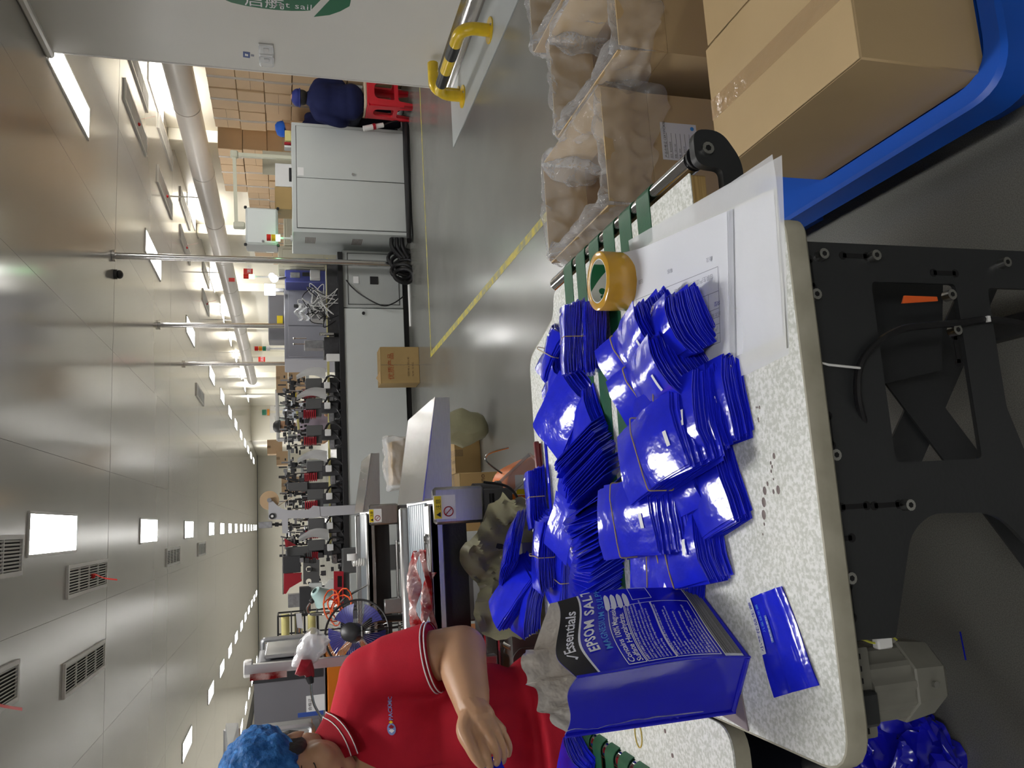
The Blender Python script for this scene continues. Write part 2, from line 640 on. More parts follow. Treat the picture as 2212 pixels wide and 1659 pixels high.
# ================================================================== PACKING TABLE IN FRONT
TZ = 0.75
M_lam = mat('laminate_white', (0.86, 0.87, 0.84), rough=0.42, var=0.0, vscale=210, col2=(0.60, 0.62, 0.56), sharp=0.10, bump=0.03, bscale=210)
M_band = mat('edge_band_worn', (0.47, 0.45, 0.36), rough=0.5, var=0.18, vscale=26, col2=(0.30, 0.28, 0.21), sharp=0.35)
M_ply = mat('plywood_core', (0.56, 0.38, 0.15), rough=0.7, vscale=9, stretch=(1, 1, 60), col2=(0.30, 0.18, 0.06))
M_belt = mat('green_belt', (0.012, 0.105, 0.045), rough=0.42, var=0.12, vscale=30, bump=0.05, bscale=240)
M_chrome = mat('polished_roller', (0.72, 0.72, 0.74), rough=0.1, metal=1, var=0.03)
M_frame = mat('powder_black', (0.028, 0.030, 0.032), rough=0.42, var=0.12, vscale=3, bump=0.05, bscale=160)
M_slot = mat('slot_dark', (0.006, 0.006, 0.007), rough=0.7)
M_bolt = mat('zinc_bolt', (0.52, 0.52, 0.50), rough=0.3, metal=1, var=0.05)
M_motor = mat('motor_grey', (0.22, 0.215, 0.185), rough=0.5, var=0.16, vscale=14)
M_stain = mat('brown_stain', (0.20, 0.15, 0.14), rough=0.5, var=0.1)
M_cable = mat('black_cable', (0.012, 0.012, 0.014), rough=0.35)
M_rubber = mat('rubber_band', (0.50, 0.37, 0.19), rough=0.5, var=0.1, vscale=60)
M_orange_tag = mat('orange_tag', (0.85, 0.13, 0.02), rough=0.45)
M_white = mat('white_plastic', (0.78, 0.78, 0.77), rough=0.4, var=0.03)


def round_poly(pts, rr, n=6):
    out = []
    k = len(pts)
    for i, p in enumerate(pts):
        r = rr[i] if isinstance(rr, (list, tuple)) else rr
        p = Vector(p)
        if r <= 0:
            out.append(tuple(p)); continue
        a = (Vector(pts[i - 1]) - p); c = (Vector(pts[(i + 1) % k]) - p)
        r = min(r, a.length * 0.45, c.length * 0.45)
        a = p + a.normalized() * r; c = p + c.normalized() * r
        for q in range(n + 1):
            t = q / n
            out.append(tuple((1 - t) ** 2 * a + 2 * t * (1 - t) * p + t * t * c))
    return out


def plate(outer, holes, thick, name, m, parent, M=None, bev=0.0):
    """flat plate with holes, outline in xy, thickness along z, moved by M (world)"""
    cu = bpy.data.curves.new(name, 'CURVE')
    cu.dimensions = '2D'
    cu.fill_mode = 'BOTH'
    cu.extrude = thick / 2
    for ring in [outer] + holes:
        s = cu.splines.new('POLY')
        s.points.add(len(ring) - 1)
        for p, q in zip(s.points, ring):
            p.co = (q[0], q[1], 0, 1)
        s.use_cyclic_u = True
    o = bpy.data.objects.new(name, cu)
    COL.objects.link(o)
    me = eval_mesh(o, name)
    bpy.data.objects.remove(o)
    bpy.data.curves.remove(cu)
    me.transform((WM(parent).inverted() if parent else Matrix()) @ (M or Matrix()))
    me.materials.clear()
    me.materials.append(m)
    o = bpy.data.objects.new(name, me)
    COL.objects.link(o)
    o.parent = parent
    return o


XZ = lambda y: Matrix(((1, 0, 0, 0), (0, 0, -1, y), (0, 1, 0, 0), (0, 0, 0, 1)))   # plate outline (x, z) standing at y


def bolt(parent, p, axis=(0, -1, 0), r=0.007, h=0.012):
    b = MB()
    p, a = Vector(p), Vector(axis)
    b.cyl(p, p + a * h, r, n=12)
    b.cyl(p + a * h, p + a * (h + 0.0004), r * 0.5, n=6, mi=1)
    return wbuild(b, 'bolt', [M_bolt, M_slot], parent)


# --- main table
tab = thing('packing_table', 'white laminate packing table with green belts and black steel frame under the blue pouches', 'table', (0.03, 1.3, 0))
out1 = round_poly([(-0.303, 0.783), (0.333, 0.783), (0.345, 0.99), (0.487, 0.99), (0.487, 1.625), (0.43, 1.64), (0.375, 1.836), (-0.303, 1.836)],
                  [0.05, 0.02, 0.02, 0.004, 0.02, 0.04, 0.04, 0.03])
b = MB(); b.prism(out1, 'z', TZ - 0.0015, TZ); wbuild(b, 'tabletop', M_lam, tab, smooth=False)
b = MB(); b.prism([(x * 0.9955 + 0.0001, 1.3 + (y - 1.3) * 0.9965) for x, y in out1], 'z', TZ - 0.026, TZ - 0.0016); wbuild(b, 'core', M_ply, tab)
b = MB()
eb = round_poly([(0.333, 0.9), (0.333, 0.783), (-0.303, 0.783), (-0.303, 1.836), (0.375, 1.836), (0.43, 1.64)], [0, 0.02, 0.05, 0.03, 0.04, 0])
for dz0, dz1, off in ((-0.0285, -0.0005, 0.003),):
    n = len(eb)
    ring = []
    for i in range(n):
        a = Vector(eb[max(i - 1, 0)]); c = Vector(eb[min(i + 1, n - 1)])
        t = (c - a).normalized()
        nn = Vector((t.y, -t.x)) * -1.0
        cen = Vector((0.03, 1.3))
        p = Vector(eb[i])
        if (p + nn * 0.01 - cen).length < (p - cen).length:
            nn = -nn
        ring.append((p, nn))
    prof = [(0.0, 0.0004), (0.0025, 0.0), (0.0045, -0.004), (0.005, -0.014), (0.0045, -0.024), (0.0, -0.029)]
    rows = [[b.bm.verts.new((p.x + nn.x * o, p.y + nn.y * o, TZ + z)) for (o, z) in prof] for (p, nn) in ring]
    for i in range(n - 1):
        for j in range(len(prof) - 1):
            b.bm.faces.new((rows[i][j], rows[i + 1][j], rows[i + 1][j + 1], rows[i][j + 1]))
wbuild(b, 'edge_band', M_band, tab)

# belts run over the roller at the right end and under the top
RX, RZ, RR = 0.513, TZ - 0.017, 0.0165
for k in range(6):
    y = 1.15 + 0.075 * k
    b = MB()
    hw = 0.0245
    path = [(-0.303, TZ + 0.0012), (0.46, TZ + 0.0012), (RX, RZ + RR + 0.0018)]
    for q in range(1, 9):
        a = PI / 2 - PI * q / 8
        path.append((RX + (RR + 0.0018) * math.cos(a), RZ + (RR + 0.0018) * math.sin(a)))
    path.append((0.30, TZ - 0.034))
    top = [[b.bm.verts.new((x, y + s * hw, z)) for s in (-1, 1)] for x, z in path]
    nrm = []
    for i in range(len(path)):
        x0, z0 = path[max(i - 1, 0)]; x1, z1 = path[min(i + 1, len(path) - 1)]
        t = Vector((x1 - x0, z1 - z0)).normalized(); nrm.append((-t.y, t.x))
    bot = [[b.bm.verts.new((x - n_[0] * 0.0016, y + s * hw, z - n_[1] * 0.0016)) for s in (-1, 1)] for (x, z), n_ in zip(path, nrm)]
    for i in range(len(path) - 1):
        b.bm.faces.new((top[i][0], top[i + 1][0], top[i + 1][1], top[i][1]))
        b.bm.faces.new((bot[i][0], bot[i][1], bot[i + 1][1], bot[i + 1][0]))
        for s in (0, 1):
            b.bm.faces.new((top[i][s], bot[i][s], bot[i + 1][s], top[i + 1][s]))
    wbuild(b, 'belt', M_belt, tab)
b = MB()
b.cyl((RX, 1.005, RZ), (RX, 1.645, RZ), RR, n=24)
b.cyl((RX, 0.985, RZ), (RX, 1.628, RZ), 0.007, n=10)
wbuild(b, 'roller', M_chrome, tab)
b = MB()
b.tube([(RX, 0.992, RZ), (RX, 0.996, RZ)], [0.0185, 0.0185], n=20)
wbuild(b, 'end_cap', M_black, tab)
# black bracket arm that carries the near end of the roller
arm = round_poly([(0.36, TZ - 0.075), (0.50, TZ - 0.075), (0.545, TZ - 0.045), (0.545, TZ + 0.003), (0.488, TZ + 0.003), (0.485, TZ - 0.04), (0.36, TZ - 0.04)],
                 [0, 0.02, 0.02, 0.03, 0.03, 0.01, 0])
br = plate(arm, [], 0.014, 'roller_bracket', M_frame, tab, XZ(0.972))
bolt(tab, (RX, 0.965, RZ), r=0.0095, h=0.006)

# black frame: near plate with windows
near = round_poly([(0.316, 0.0), (0.316, 0.722), (-0.168, 0.722), (-0.171, 0.646), (-0.052, 0.604), (-0.03, 0.57), (-0.035, 0.467), (-0.085, 0.42), (-0.085, 0.0)],
                  [0, 0, 0, 0.004, 0.03, 0.03, 0.03, 0.02, 0])
win1 = round_poly([(0.034, 0.478), (0.266, 0.478), (0.266, 0.612), (0.034, 0.612)], 0.008)
win2 = round_poly([(0.262, 0.425), (0.262, 0.05), (-0.03, 0.05), (-0.03, 0.38), (0.066, 0.468), (0.143, 0.469), (0.2, 0.425)][:1] + [(0.262, 0.05), (0.0, 0.05), (0.0, 0.37), (0.036, 0.405), (0.10, 0.425)], 0.008)
plate(near, [win1, win2], 0.006, 'side_plate', M_frame, tab, XZ(0.812))
# far plate, and an X brace between the two
far = [(0.316, 0.0), (0.316, 0.722), (-0.28, 0.722), (-0.28, 0.0)]
plate(far, [round_poly([(0.26, 0.60), (0.26, 0.06), (-0.22, 0.06), (-0.22, 0.60)], 0.03)], 0.006, 'side_plate', M_frame, tab, XZ(1.62))
xc = P(1998, 890, y=1.0)
for sg in (1, -1):
    b = MB()
    for e in ((1,), (-1,)):
        pass
    b.cbox((0, 0, 0), (0.62, 0.004, 0.062), M=Matrix.Translation((xc.x, 1.0 + 0.0041 * sg, xc.z)) @ Matrix.Rotation(R(36) * sg, 4, 'Y'))
    wbuild(b, 'cross_brace', M_frame, tab, smooth=False)
q = [P(a, c, y=0.93) for a, c in ((1790, 600), (2035, 600), (2032, 800), (1870, 838), (1790, 838))]
plate([(v.x, v.z) for v in q], [], 0.004, 'inner_panel', M_frame, tab, XZ(0.93))
for (lo, hi) in (((0.27, 0.82, 0.67), (0.31, 1.617, 0.715)), ((-0.27, 0.82, 0.67), (-0.23, 1.617, 0.715)), ((0.27, 0.82, 0.0), (0.31, 1.617, 0.04))):
    b = MB(); b.box(lo, hi, bev=0.004); wbuild(b, 'cross_beam', M_frame, tab)
for (px, py) in ((1778, 549), (1891, 552), (2173, 567), (1762, 636), (2054, 637), (2066, 713), (1804, 983), (1964, 1091), (1837, 1249)):
    p = P(px, py, y=0.800)
    bolt(tab, (p.x, 0.809, p.z))
# tab-and-slot joints cut in the plate (dark recesses)
for (px, py, ax) in ((1846, 553, 'z'), (1752, 590, 'x'), (2040, 590, 'z'), (2067, 755, 'x'), (1793, 930, 'x'), (1915, 1091, 'z'), (1845, 1094, 'z'), (1838, 1300, 'x'), (1812, 1164, 'z')):
    p = P(px, py, y=0.8088)
    b = MB()
    dx, dz = (0.003, 0.018) if ax == 'z' else (0.018, 0.003)
    b.box((p.x - dx, 0.8082, p.z - dz), (p.x + dx, 0.8094, p.z + dz))
    for s in (-1, 1):
        ex, ez = (0, s * dz) if ax == 'z' else (s * dx, 0)
        b.cyl((p.x + ex, 0.8082, p.z + ez), (p.x + ex, 0.8095, p.z + ez), 0.0055, n=10)
    wbuild(b, 'slot', M_slot, tab)
# cable along the frame
pts = [P(1882, 985, y=0.83), P(1868, 920, y=0.815), P(1853, 855, y=0.802), P(1858, 790, y=0.80), P(1890, 745, y=0.80), P(1945, 712, y=0.80), P(2010, 703, y=0.80), P(2075, 698, y=0.80), P(2140, 690, y=0.805), P(2225, 702, y=0.82)]
b = MB(); b.tube(spline(pts, 6), 0.0048, n=8); cab = wbuild(b, 'power_cable', M_cable, tab)
b = MB(); p = P(2135, 689, y=0.798); b.cbox((p.x, 0.7985, p.z), (0.008, 0.004, 0.005), M=None); wbuild(b, 'tape_wrap', M_white, cab)
b = MB(); b.tube([P(1752, 778, y=0.803), P(1790, 788, y=0.795), P(1858, 795, y=0.793)], [0.0008, 0.0016, 0.0016], n=6); wbuild(b, 'cable_tie', M_white, tab)
b = MB(); q = [P(1960, 636, y=0.79), P(1958, 652, y=0.788), P(2012, 655, y=0.806), P(2010, 646, y=0.806)]
b.prism([(v.x, v.z) for v in q], 'y', 0.795, 0.797); wbuild(b, 'orange_tag', M_orange_tag, tab)

# brown drip stains on the laminate (own shape, thin discs)
b = MB()
for (px, py, r) in ((1672, 985, 5), (1665, 1000, 3), (1668, 1008, 3), (1666, 1018, 3), (1658, 1045, 4), (1652, 1060, 7), (1671, 1062, 4), (1681, 1058, 7), (1650, 1085, 8), (1650, 1112, 8), (1651, 1132, 3),
                    (1648, 1154, 2), (1638, 905, 3), (1641, 880, 3), (1637, 880, 2), (1639, 910, 2), (1634, 880, 2), (1671, 1035, 2)):
    p = P(px, py, z=TZ)
    rr = r * 0.00062
    b.lathe([(rr, 0.0001), (rr * 0.6, 0.0006), (0, 0.0007)], 10, M=Matrix.Translation((p.x, p.y, TZ)) @ Matrix.Diagonal((1.3, 0.9, 1, 1)))
st = wbuild(b, 'drip_stains', M_stain, tab); st['kind'] = 'stuff'

# gear motor hanging under the table
mp = P(1930, 1465, y=0.875)
mot = thing('drive_motor', 'grey ribbed electric motor hanging under the white packing table', 'motor', (mp.x, 0.875, 0.725))
b = MB(); b.cbox((0, 0, -0.028), (0.104, 0.09, 0.056), bev=0.006, seg=2)
for k in range(7):
    b.cbox((-0.042 + 0.014 * k, -0.046, -0.026), (0.006, 0.004, 0.03), mi=1)
b.build('gear_head', [M_motor, M_slot], mot)
b = MB()
prof = []
for k in range(48):
    a = 2 * PI * k / 48
    r = 0.0475 if k % 4 < 2 else 0.0445
    prof.append((r * math.cos(a), r * math.sin(a)))
b.prism(prof, 'z', -0.118, -0.056); b.build('ribbed_body', M_motor, mot, ang=25)
b = MB(); b.lathe([(0, -0.175), (0.036, -0.174), (0.046, -0.163), (0.052, -0.118), (0.050, -0.116), (0, -0.116)], 8, M=Matrix.Rotation(R(22.5), 4, 'Z')); b.build('fan_cover', M_motor, mot, ang=25)
b = MB(); b.cyl((0.0, -0.049, -0.14), (0, -0.053, -0.14), 0.004, n=8); b.cyl((0.05, -0.02, -0.115), (0.05, -0.02, -0.106), 0.004, n=8); b.build('screw', M_bolt, mot)
b = MB(); b.cbox((0.052, -0.035, -0.085), (0.014, 0.012, 0.022), bev=0.002); b.build('connector', M_white, mot)
b = MB()
b.tube(spline([(0.052, -0.03, -0.11), (0.058, -0.038, -0.095), (0.052, -0.035, -0.075), (0.06, -0.03, -0.05), (0.055, -0.02, -0.02)], 5), 0.0014, n=6)
b.build('wire', mat('yellow_green_wire', (0.5, 0.5, 0.06), rough=0.4), mot)

# --- second table at the left
t2 = thing('packing_table', 'second white laminate table with worn edge at the left, beside the red shirt', 'table', (-0.6, 1.4, 0))
o2 = round_poly([(-1.25, 1.03), (-0.31, 1.03), (-0.31, 1.765), (-1.25, 1.765)], [0, 0.04, 0.03, 0])
slot = [(-1.24, 1.29), (-0.44, 1.29), (-0.44, 1.615), (-1.24, 1.615)]
plate(o2, [slot], 0.003, 'tabletop', M_lam, t2, Matrix.Translation((0, 0, TZ - 0.0015)))
plate([(x - 0.002, y) for x, y in o2], [slot], 0.024, 'core', M_band, t2, Matrix.Translation((0, 0, TZ - 0.0155)))
b = MB()
b.tube([(-0.458, 1.30, TZ - 0.005), (-0.458, 1.605, TZ - 0.005)], [0.019, 0.019], n=24)
wbuild(b, 'roller', M_chrome, t2)
for k in range(5):
    y = 1.33 + 0.062 * k
    b = MB()
    path = [(-1.2, TZ + 0.012), (-0.47, TZ + 0.0145)] + [(-0.458 + 0.0205 * math.cos(a), TZ - 0.005 + 0.0205 * math.sin(a)) for a in [PI / 2 - PI * q / 8 for q in range(9)]] + [(-1.2, TZ - 0.026)]
    for i in range(len(path) - 1):
        b.poly([(path[i][0], y - 0.02, path[i][1]), (path[i + 1][0], y - 0.02, path[i + 1][1]), (path[i + 1][0], y + 0.02, path[i + 1][1]), (path[i][0], y + 0.02, path[i][1])])
    bmesh.ops.remove_doubles(b.bm, verts=b.bm.verts, dist=1e-5)
    bmesh.ops.solidify(b.bm, geom=b.bm.faces, thickness=-0.0016)
    wbuild(b, 'belt', M_belt, t2)
b = MB(); b.box((-1.24, 1.285, 0.60), (-0.44, 1.62, 0.61)); wbuild(b, 'under_tray', M_frame, t2, smooth=False)
for (lo, hi) in (((-0.62, 1.09, 0), (-0.56, 1.13, 0.72)), ((-0.42, 1.69, 0), (-0.36, 1.73, 0.72)), ((-1.2, 1.07, 0), (-1.14, 1.11, 0.72)), ((-1.2, 1.68, 0), (-1.14, 1.72, 0.72))):
    b = MB(); b.box(lo, hi, bev=0.003); wbuild(b, 'leg', M_frame, t2)
b = MB()
for (px, py) in ((1437, 1579), (1453, 1632), (1243, 1597), (1250, 1603)):
    p = P(px, py, z=TZ)
    b.cyl((p.x, p.y, TZ), (p.x, p.y, TZ + 0.0008), 0.0035, n=12)
wbuild(b, 'screw_cap', M_stain, t2)['kind'] = 'stuff'
p = P(1380, 1587, z=TZ)
b = MB(); b.tube([(0.021 * math.cos(a), 0.014 * math.sin(a), 0) for a in [2 * PI * k / 28 for k in range(28)]], 0.0011, n=6, closed=True)
rb = b.build('rubber_band', mat('rubber_band_yellow', (0.62, 0.45, 0.08), rough=0.4), loc=(p.x, p.y, TZ + 0.0011))
tag(rb, 'lone yellow rubber band lying on the left white table', 'rubber band')
# mauve board between the two tables
b = MB(); b.prism([tuple(P(px, py, z=TZ))[:2] for px, py in ((1490, 1500), (1604, 1500), (1619, 1579), (1540, 1532))], 'z', TZ + 0.0004, TZ + 0.0024)
tag(b.build('board', mat('mauve_board', (0.23, 0.19, 0.21), rough=0.5)), 'thin mauve-grey board lying across the table joint under the big blue bag', 'board')

# --- packing tape roll
tp = P(1362, 609, z=TZ)
roll = thing('tape_roll', 'roll of amber packing tape standing on its side on the green belts', 'tape roll', (tp.x, tp.y + 0.0, TZ + 0.003))
M_amber = mat('amber_tape', (0.60, 0.33, 0.035), rough=0.16, var=0.12, vscale=12, spec=0.6, coat=0.3)
M_card = mat('tape_core_card', (0.72, 0.72, 0.66), rough=0.5)
M_green = mat('print_green', (0.01, 0.14, 0.05), rough=0.5)
b = MB(); b.lathe([(0.0385, 0), (0.0505, 0), (0.0515, 0.001), (0.0515, 0.058), (0.0505, 0.059), (0.0385, 0.059)], 64, closed=True); b.build('tape', M_amber, roll, ang=50)
b = MB(); b.lathe([(0.0365, 0.0005), (0.0383, 0.0005), (0.0383, 0.0585), (0.0365, 0.0585)], 64, closed=True); core = b.build('core', M_card, roll, ang=50)


def inside(a, z):
    return roll.location + Vector((0.0363 * math.cos(a), 0.0363 * math.sin(a), z))


b = MB()   # green curved band printed inside the core
b.grid(lambda u, v: inside(R(20) + R(85) * u, 0.020 + 0.038 * u + (0.038 - 0.038 * u) * v), 20, 4)
wbuild(b, 'printed_band', M_green, core)
b = MB()
for a0 in (103, 125, 146):
    ring = [inside(R(a0) + 0.19 * math.cos(t), 0.036 + 0.007 * math.sin(t)) for t in [2 * PI * k / 16 for k in range(16)]]
    b.poly(ring)
wbuild(b, 'printed_dots', M_green, core)

# ================================================================== BLUE POUCHES, BAG, PAPERS ON THE TABLE
M_blue = mat('blue_pouch_film', (0.014, 0.024, 0.76), rough=0.15, var=0.12, vscale=30, spec=0.6, bump=0.22, bscale=30, coat=0.3)
M_bluebag = mat('blue_bag_film', (0.010, 0.012, 0.60), rough=0.2, var=0.1, vscale=9, spec=0.6, bump=0.22, bscale=16, coat=0.3)
M_print_white = mat('print_white', (0.82, 0.83, 0.86), rough=0.35, var=0.0)
M_print_black = mat('print_black', (0.012, 0.012, 0.014), rough=0.3, var=0.0)
M_print_cyan = mat('print_light_blue', (0.08, 0.33, 0.75), rough=0.35, var=0.0)
M_print_grey = mat('print_grey', (0.30, 0.31, 0.38), rough=0.6, var=0.0)
M_print_ink = mat('print_ink_blue', (0.12, 0.13, 0.42), rough=0.6, var=0.0)
M_foil = mat('foil_inside', (0.86, 0.86, 0.87), rough=0.25, metal=0.35, bump=0.9, bscale=34, col2=(0.60, 0.54, 0.46), vscale=7, sharp=0.35)
M_paper = mat('paper_white', (0.80, 0.82, 0.88), rough=0.6, var=0.01)
M_paper2 = mat('paper_cream', (0.74, 0.74, 0.66), rough=0.6, var=0.02)
M_film = film('clear_sleeve', alpha=0.10, rough=0.06, bump=0.25, bscale=20)
M_yellow_print = mat('print_yellow', (0.75, 0.42, 0.03), rough=0.35, var=0.3, vscale=40)

SW, SL = 0.112, 0.150       # one flat pouch: width, length


def sheet(b, zf, W=SW, L=SL, dx=0.0, dy=0.0, rz=0.0, th=0.0008, nu=4, nv=5):
    """one film pouch as a thin closed shell; zf(x, y) gives its height"""
    c, s_ = math.cos(rz), math.sin(rz)
    up, dn = [], []
    for i in range(nu + 1):
        ru, rd = [], []
        for j in range(nv + 1):
            x, y = W * (i / nu - 0.5), L * (j / nv - 0.5)
            X, Y = x * c - y * s_ + dx, x * s_ + y * c + dy
            z = zf(X, Y)
            ru.append(b.bm.verts.new((X, Y, z + th / 2)))
            rd.append(b.bm.verts.new((X, Y, z - th / 2)))
        up.append(ru); dn.append(rd)
    for i in range(nu):
        for j in range(nv):
            b.bm.faces.new((up[i][j], up[i + 1][j], up[i + 1][j + 1], up[i][j + 1]))
            b.bm.faces.new((dn[i][j], dn[i][j + 1], dn[i + 1][j + 1], dn[i + 1][j]))
    edge = [(i, 0) for i in range(nu)] + [(nu, j) for j in range(nv)] + [(i, nv) for i in range(nu, 0, -1)] + [(0, j) for j in range(nv, 0, -1)]
    for k in range(len(edge)):
        (i, j), (i2, j2) = edge[k], edge[(k + 1) % len(edge)]
        b.bm.faces.new((up[i][j], dn[i][j], dn[i2][j2], up[i2][j2]))


def bundle_proto(n=22, T=0.05, pinch=0.25, droop=0.02, wave=0.004, band=0.0, W=SW, L=SL, fan=0.0, seed=1, side=0.012, band_axis='x', mess=0.003, shear=0.0, bend=-0.015):
    """a stack of pouches held by a rubber band; returns (sheet meshes, band mesh)"""
    r = random.Random(seed)
    ph = r.uniform(0, 6)

    def zf(k):
        t = k / (n - 1)
        sheet_wave = r.uniform(-1, 1) * 0.0012

        def f(x, y):
            a = (y - band) if band_axis == 'x' else (x - band)
            g = math.exp(-(a / 0.022) ** 2)
            z = T * 0.5 + (t - 0.5) * T * (1 - pinch * g)
            z += (abs(a) / 0.07) ** 2 * fan * (t - 0.5) * 0.6
            e = max(0.0, (bend - y) / (L / 2))
            z -= droop * t * e ** 1.3
            z -= 0.11 * t * max(0.0, x - 0.2 * W)
            z -= droop * 0.2 * t * max(0.0, y / (L / 2)) ** 2
            z -= side * t * (abs(x) / (W / 2)) ** 4
            z += wave * math.sin(ph + x * 46 + y * 24) * (0.3 + 0.7 * t) + sheet_wave * math.sin(60 * y + k) + wave * 0.6 * e * math.sin(x * 75 + ph)
            return max(z, 0.0006 + 0.0002 * k)
        return f
    out = []
    for k in range(n):
        b = MB()
        f = zf(k)
        sheet(b, f, W, L, r.uniform(-mess, mess), r.uniform(-1.0 * mess, 1.0 * mess) - shear * (1 - k / (n - 1)) ** 1.15, r.uniform(-0.05, 0.05), th=min(0.0014, T / n * 0.55))
        out.append(b.mesh('pouch', M_blue, ang=50))
    b = MB()
    zt = T * (0.5 + 0.5 * (1 - pinch)) + 0.001
    zb = T * (0.5 - 0.5 * (1 - pinch)) - 0.0005
    zb = max(zb, 0.0008)
    hw = W / 2 + 0.002 if band_axis == 'x' else L / 2 + 0.002
    ring = round_poly([(-hw, zb), (hw, zb), (hw, zt - side * 0.9), (hw * 0.6, zt), (-hw * 0.6, zt), (-hw, zt - side * 0.9)], 0.004, 3)
    if band_axis == 'x':
        pts = [(u, band + 0.004 * math.sin(u * 40), w + wave) for u, w in ring]
    else:
        pts = [(band + 0.004 * math.sin(u * 40), u, w + wave) for u, w in ring]
    b.tube(pts, 0.0011, n=5, closed=True)
    bd = b.mesh('rubber_band', M_rubber)
    b = MB()
    ft = zf(n - 1)
    for (x0, x1, y0, y1) in ((-0.018, 0.004, -L * 0.40, -L * 0.36),):
        b.grid(lambda u, v: Vector((x0 + (x1 - x0) * u, y0 + (y1 - y0) * v, ft(x0 + (x1 - x0) * u, y0 + (y1 - y0) * v) + 0.0016)), 4, 3)
    return out, bd, b.mesh('print_mark', M_print_white, fix=False)


PROTO = {
    'flat': bundle_proto(26, 0.052, 0.14, 0.020, 0.002, 0.015, seed=3, side=0.004, shear=0.040),
    'flat2': bundle_proto(24, 0.046, 0.16, 0.016, 0.003, 0.0, seed=5, side=0.004, shear=0.026),
    'low': bundle_proto(18, 0.032, 0.12, 0.010, 0.002, 0.01, seed=8, side=0.003, shear=0.016),
    'tied': bundle_proto(26, 0.052, 0.55, 0.010, 0.003, 0.032, seed=11, fan=0.025, W=0.085, L=0.155, side=0.006, mess=0.004),
    'book': bundle_proto(24, 0.046, 0.2, 0.006, 0.001, 0.0, seed=13, W=0.07, L=0.13, side=0.002, shear=0.01),
    'crinkle': bundle_proto(12, 0.03, 0.2, 0.012, 0.007, 0.0, seed=17, W=0.09, L=0.11, side=0.008, shear=0.015),
}


def bundle(kind, px, py, z, yaw, label, pitch=0.0, rollx=0.0, band=True, group='bundles of blue pouches on the table', scale=1.0):
    """z = height of the bundle's underside middle; the pixel marks its centre"""
    sh, bd, mk = PROTO[kind]
    c = P(px, py, z=z + 0.02)
    t = bpy.data.objects.new('pouch_bundle', None)
    COL.objects.link(t)
    t.location = (c.x, c.y, z)
    t.rotation_euler = Euler((R(pitch), R(rollx), R(yaw)), 'XYZ')
    t.scale = (scale,) * 3
    tag(t, label, 'pouch bundle', group)
    for me in sh:
        o = bpy.data.objects.new('pouch', me); COL.objects.link(o); o.parent = t
    if band:
        o = bpy.data.objects.new('rubber_band', bd); COL.objects.link(o); o.parent = t
        o['label'] = 'tan rubber band'
        o = bpy.data.objects.new('print_mark', mk); COL.objects.link(o); o.parent = t
    return t


# right-hand (near) heap
bundle('low', 1512, 888, 0.751, 8, 'low blue pouch bundle at the heap end nearest the binder clip')
bundle('low', 1508, 1080, 0.751, 20, 'flat blue pouch bundle at the table-edge side, below the drip stains', band=False)
bundle('flat2', 1462, 1045, 0.752, 16, 'blue pouch bundle under the two banded top bundles, middle of the near heap')
bundle('flat2', 1468, 1185, 0.752, 12, 'blue pouch bundle fanned towards the table edge, next to the big bag')
bundle('flat2', 1430, 1228, 0.752, -14, 'blue pouch bundle touching the big blue bag, small print on top')
bundle('flat2', 1455, 915, 0.778, 8, 'blue banded bundle lying between the clip-end bundle and the big top bundle', pitch=4)
bundle('flat', 1425, 972, 0.795, 17, 'topmost blue banded bundle in the middle of the near heap', pitch=5)
bundle('flat', 1372, 1120, 0.795, 4, 'topmost blue banded bundle next to the big bag, on the near heap', pitch=5)
bundle('flat2', 1440, 1135, 0.752, 4, 'blue pouch bundle squeezed under the top bundle next to the bag')
bundle('tied', 1397, 742, 0.764, 12, 'tightly tied fan-shaped blue bundle lying on the printed form', rollx=-24, scale=1.2)
bundle('tied', 1448, 712, 0.764, 4, 'blue pouch bundle curled over on the form, behind the tied fan-shaped one', rollx=-18, band=False)
bundle('tied', 1428, 812, 0.764, 12, 'second tightly tied fan-shaped blue bundle, off the corner of the form', rollx=-24, scale=1.2)
# left-hand (far) heap
bundle('book', 1240, 735, 0.785, 84, 'tall blue banded bundle right behind the amber tape roll', rollx=14)
bundle('book', 1290, 730, 0.757, 88, 'unbanded blue stack with ribbed edges beside the amber tape roll', rollx=20, band=False)
bundle('crinkle', 1182, 765, 0.757, 60, 'crinkled shiny blue bundle on the far table edge near the roller', pitch=12)
bundle('crinkle', 1190, 835, 0.757, 40, 'small crushed blue bundle between crinkled one and twisted stack', band=False)
bundle('flat2', 1215, 895, 0.765, 40, 'twisted blue stack with wavy edges on the far side', rollx=-16, pitch=8, band=False)
bundle('low', 1250, 940, 0.753, 30, 'low blue stack under the twisted one on the green belts', band=False)
bundle('book', 1160, 1080, 0.758, 96, 'blue banded bundle on the far edge beside the orange tub', rollx=10)
bundle('crinkle', 1215, 1090, 0.765, 100, 'glossy blue bundle leaning on the fanned row', pitch=10, band=False)
bundle('flat2', 1175, 1200, 0.770, 85, 'blue banded bundle half over the far edge above the woven sack', rollx=8)
bundle('low', 1200, 1235, 0.753, 75, 'low blue bundle beneath the banded one over the sack')
bundle('low', 1245, 1150, 0.753, 70, 'blue pouch stack lying half under the fanned row', band=False)
b = MB(); sheet(b, lambda x, y: 0.004 + 0.8 * x * x + 0.002 * math.sin(60 * y), 0.09, 0.12)
c = P(1212, 1140, z=0.81)
tag(b.build('pouch', M_blue, loc=(c.x, c.y, 0.805)), 'single shiny blue pouch with glare on the glossy leaning bundle', 'pouch').rotation_euler = (R(8), R(-12), R(60))
c = P(1184, 1030, z=0.80)
b = MB(); b.box((-0.018, -0.085, -0.002), (0.018, 0.085, 0.002), bev=0.0015); b.box((-0.014, -0.083, 0.002), (-0.002, 0.083, 0.0035)); 
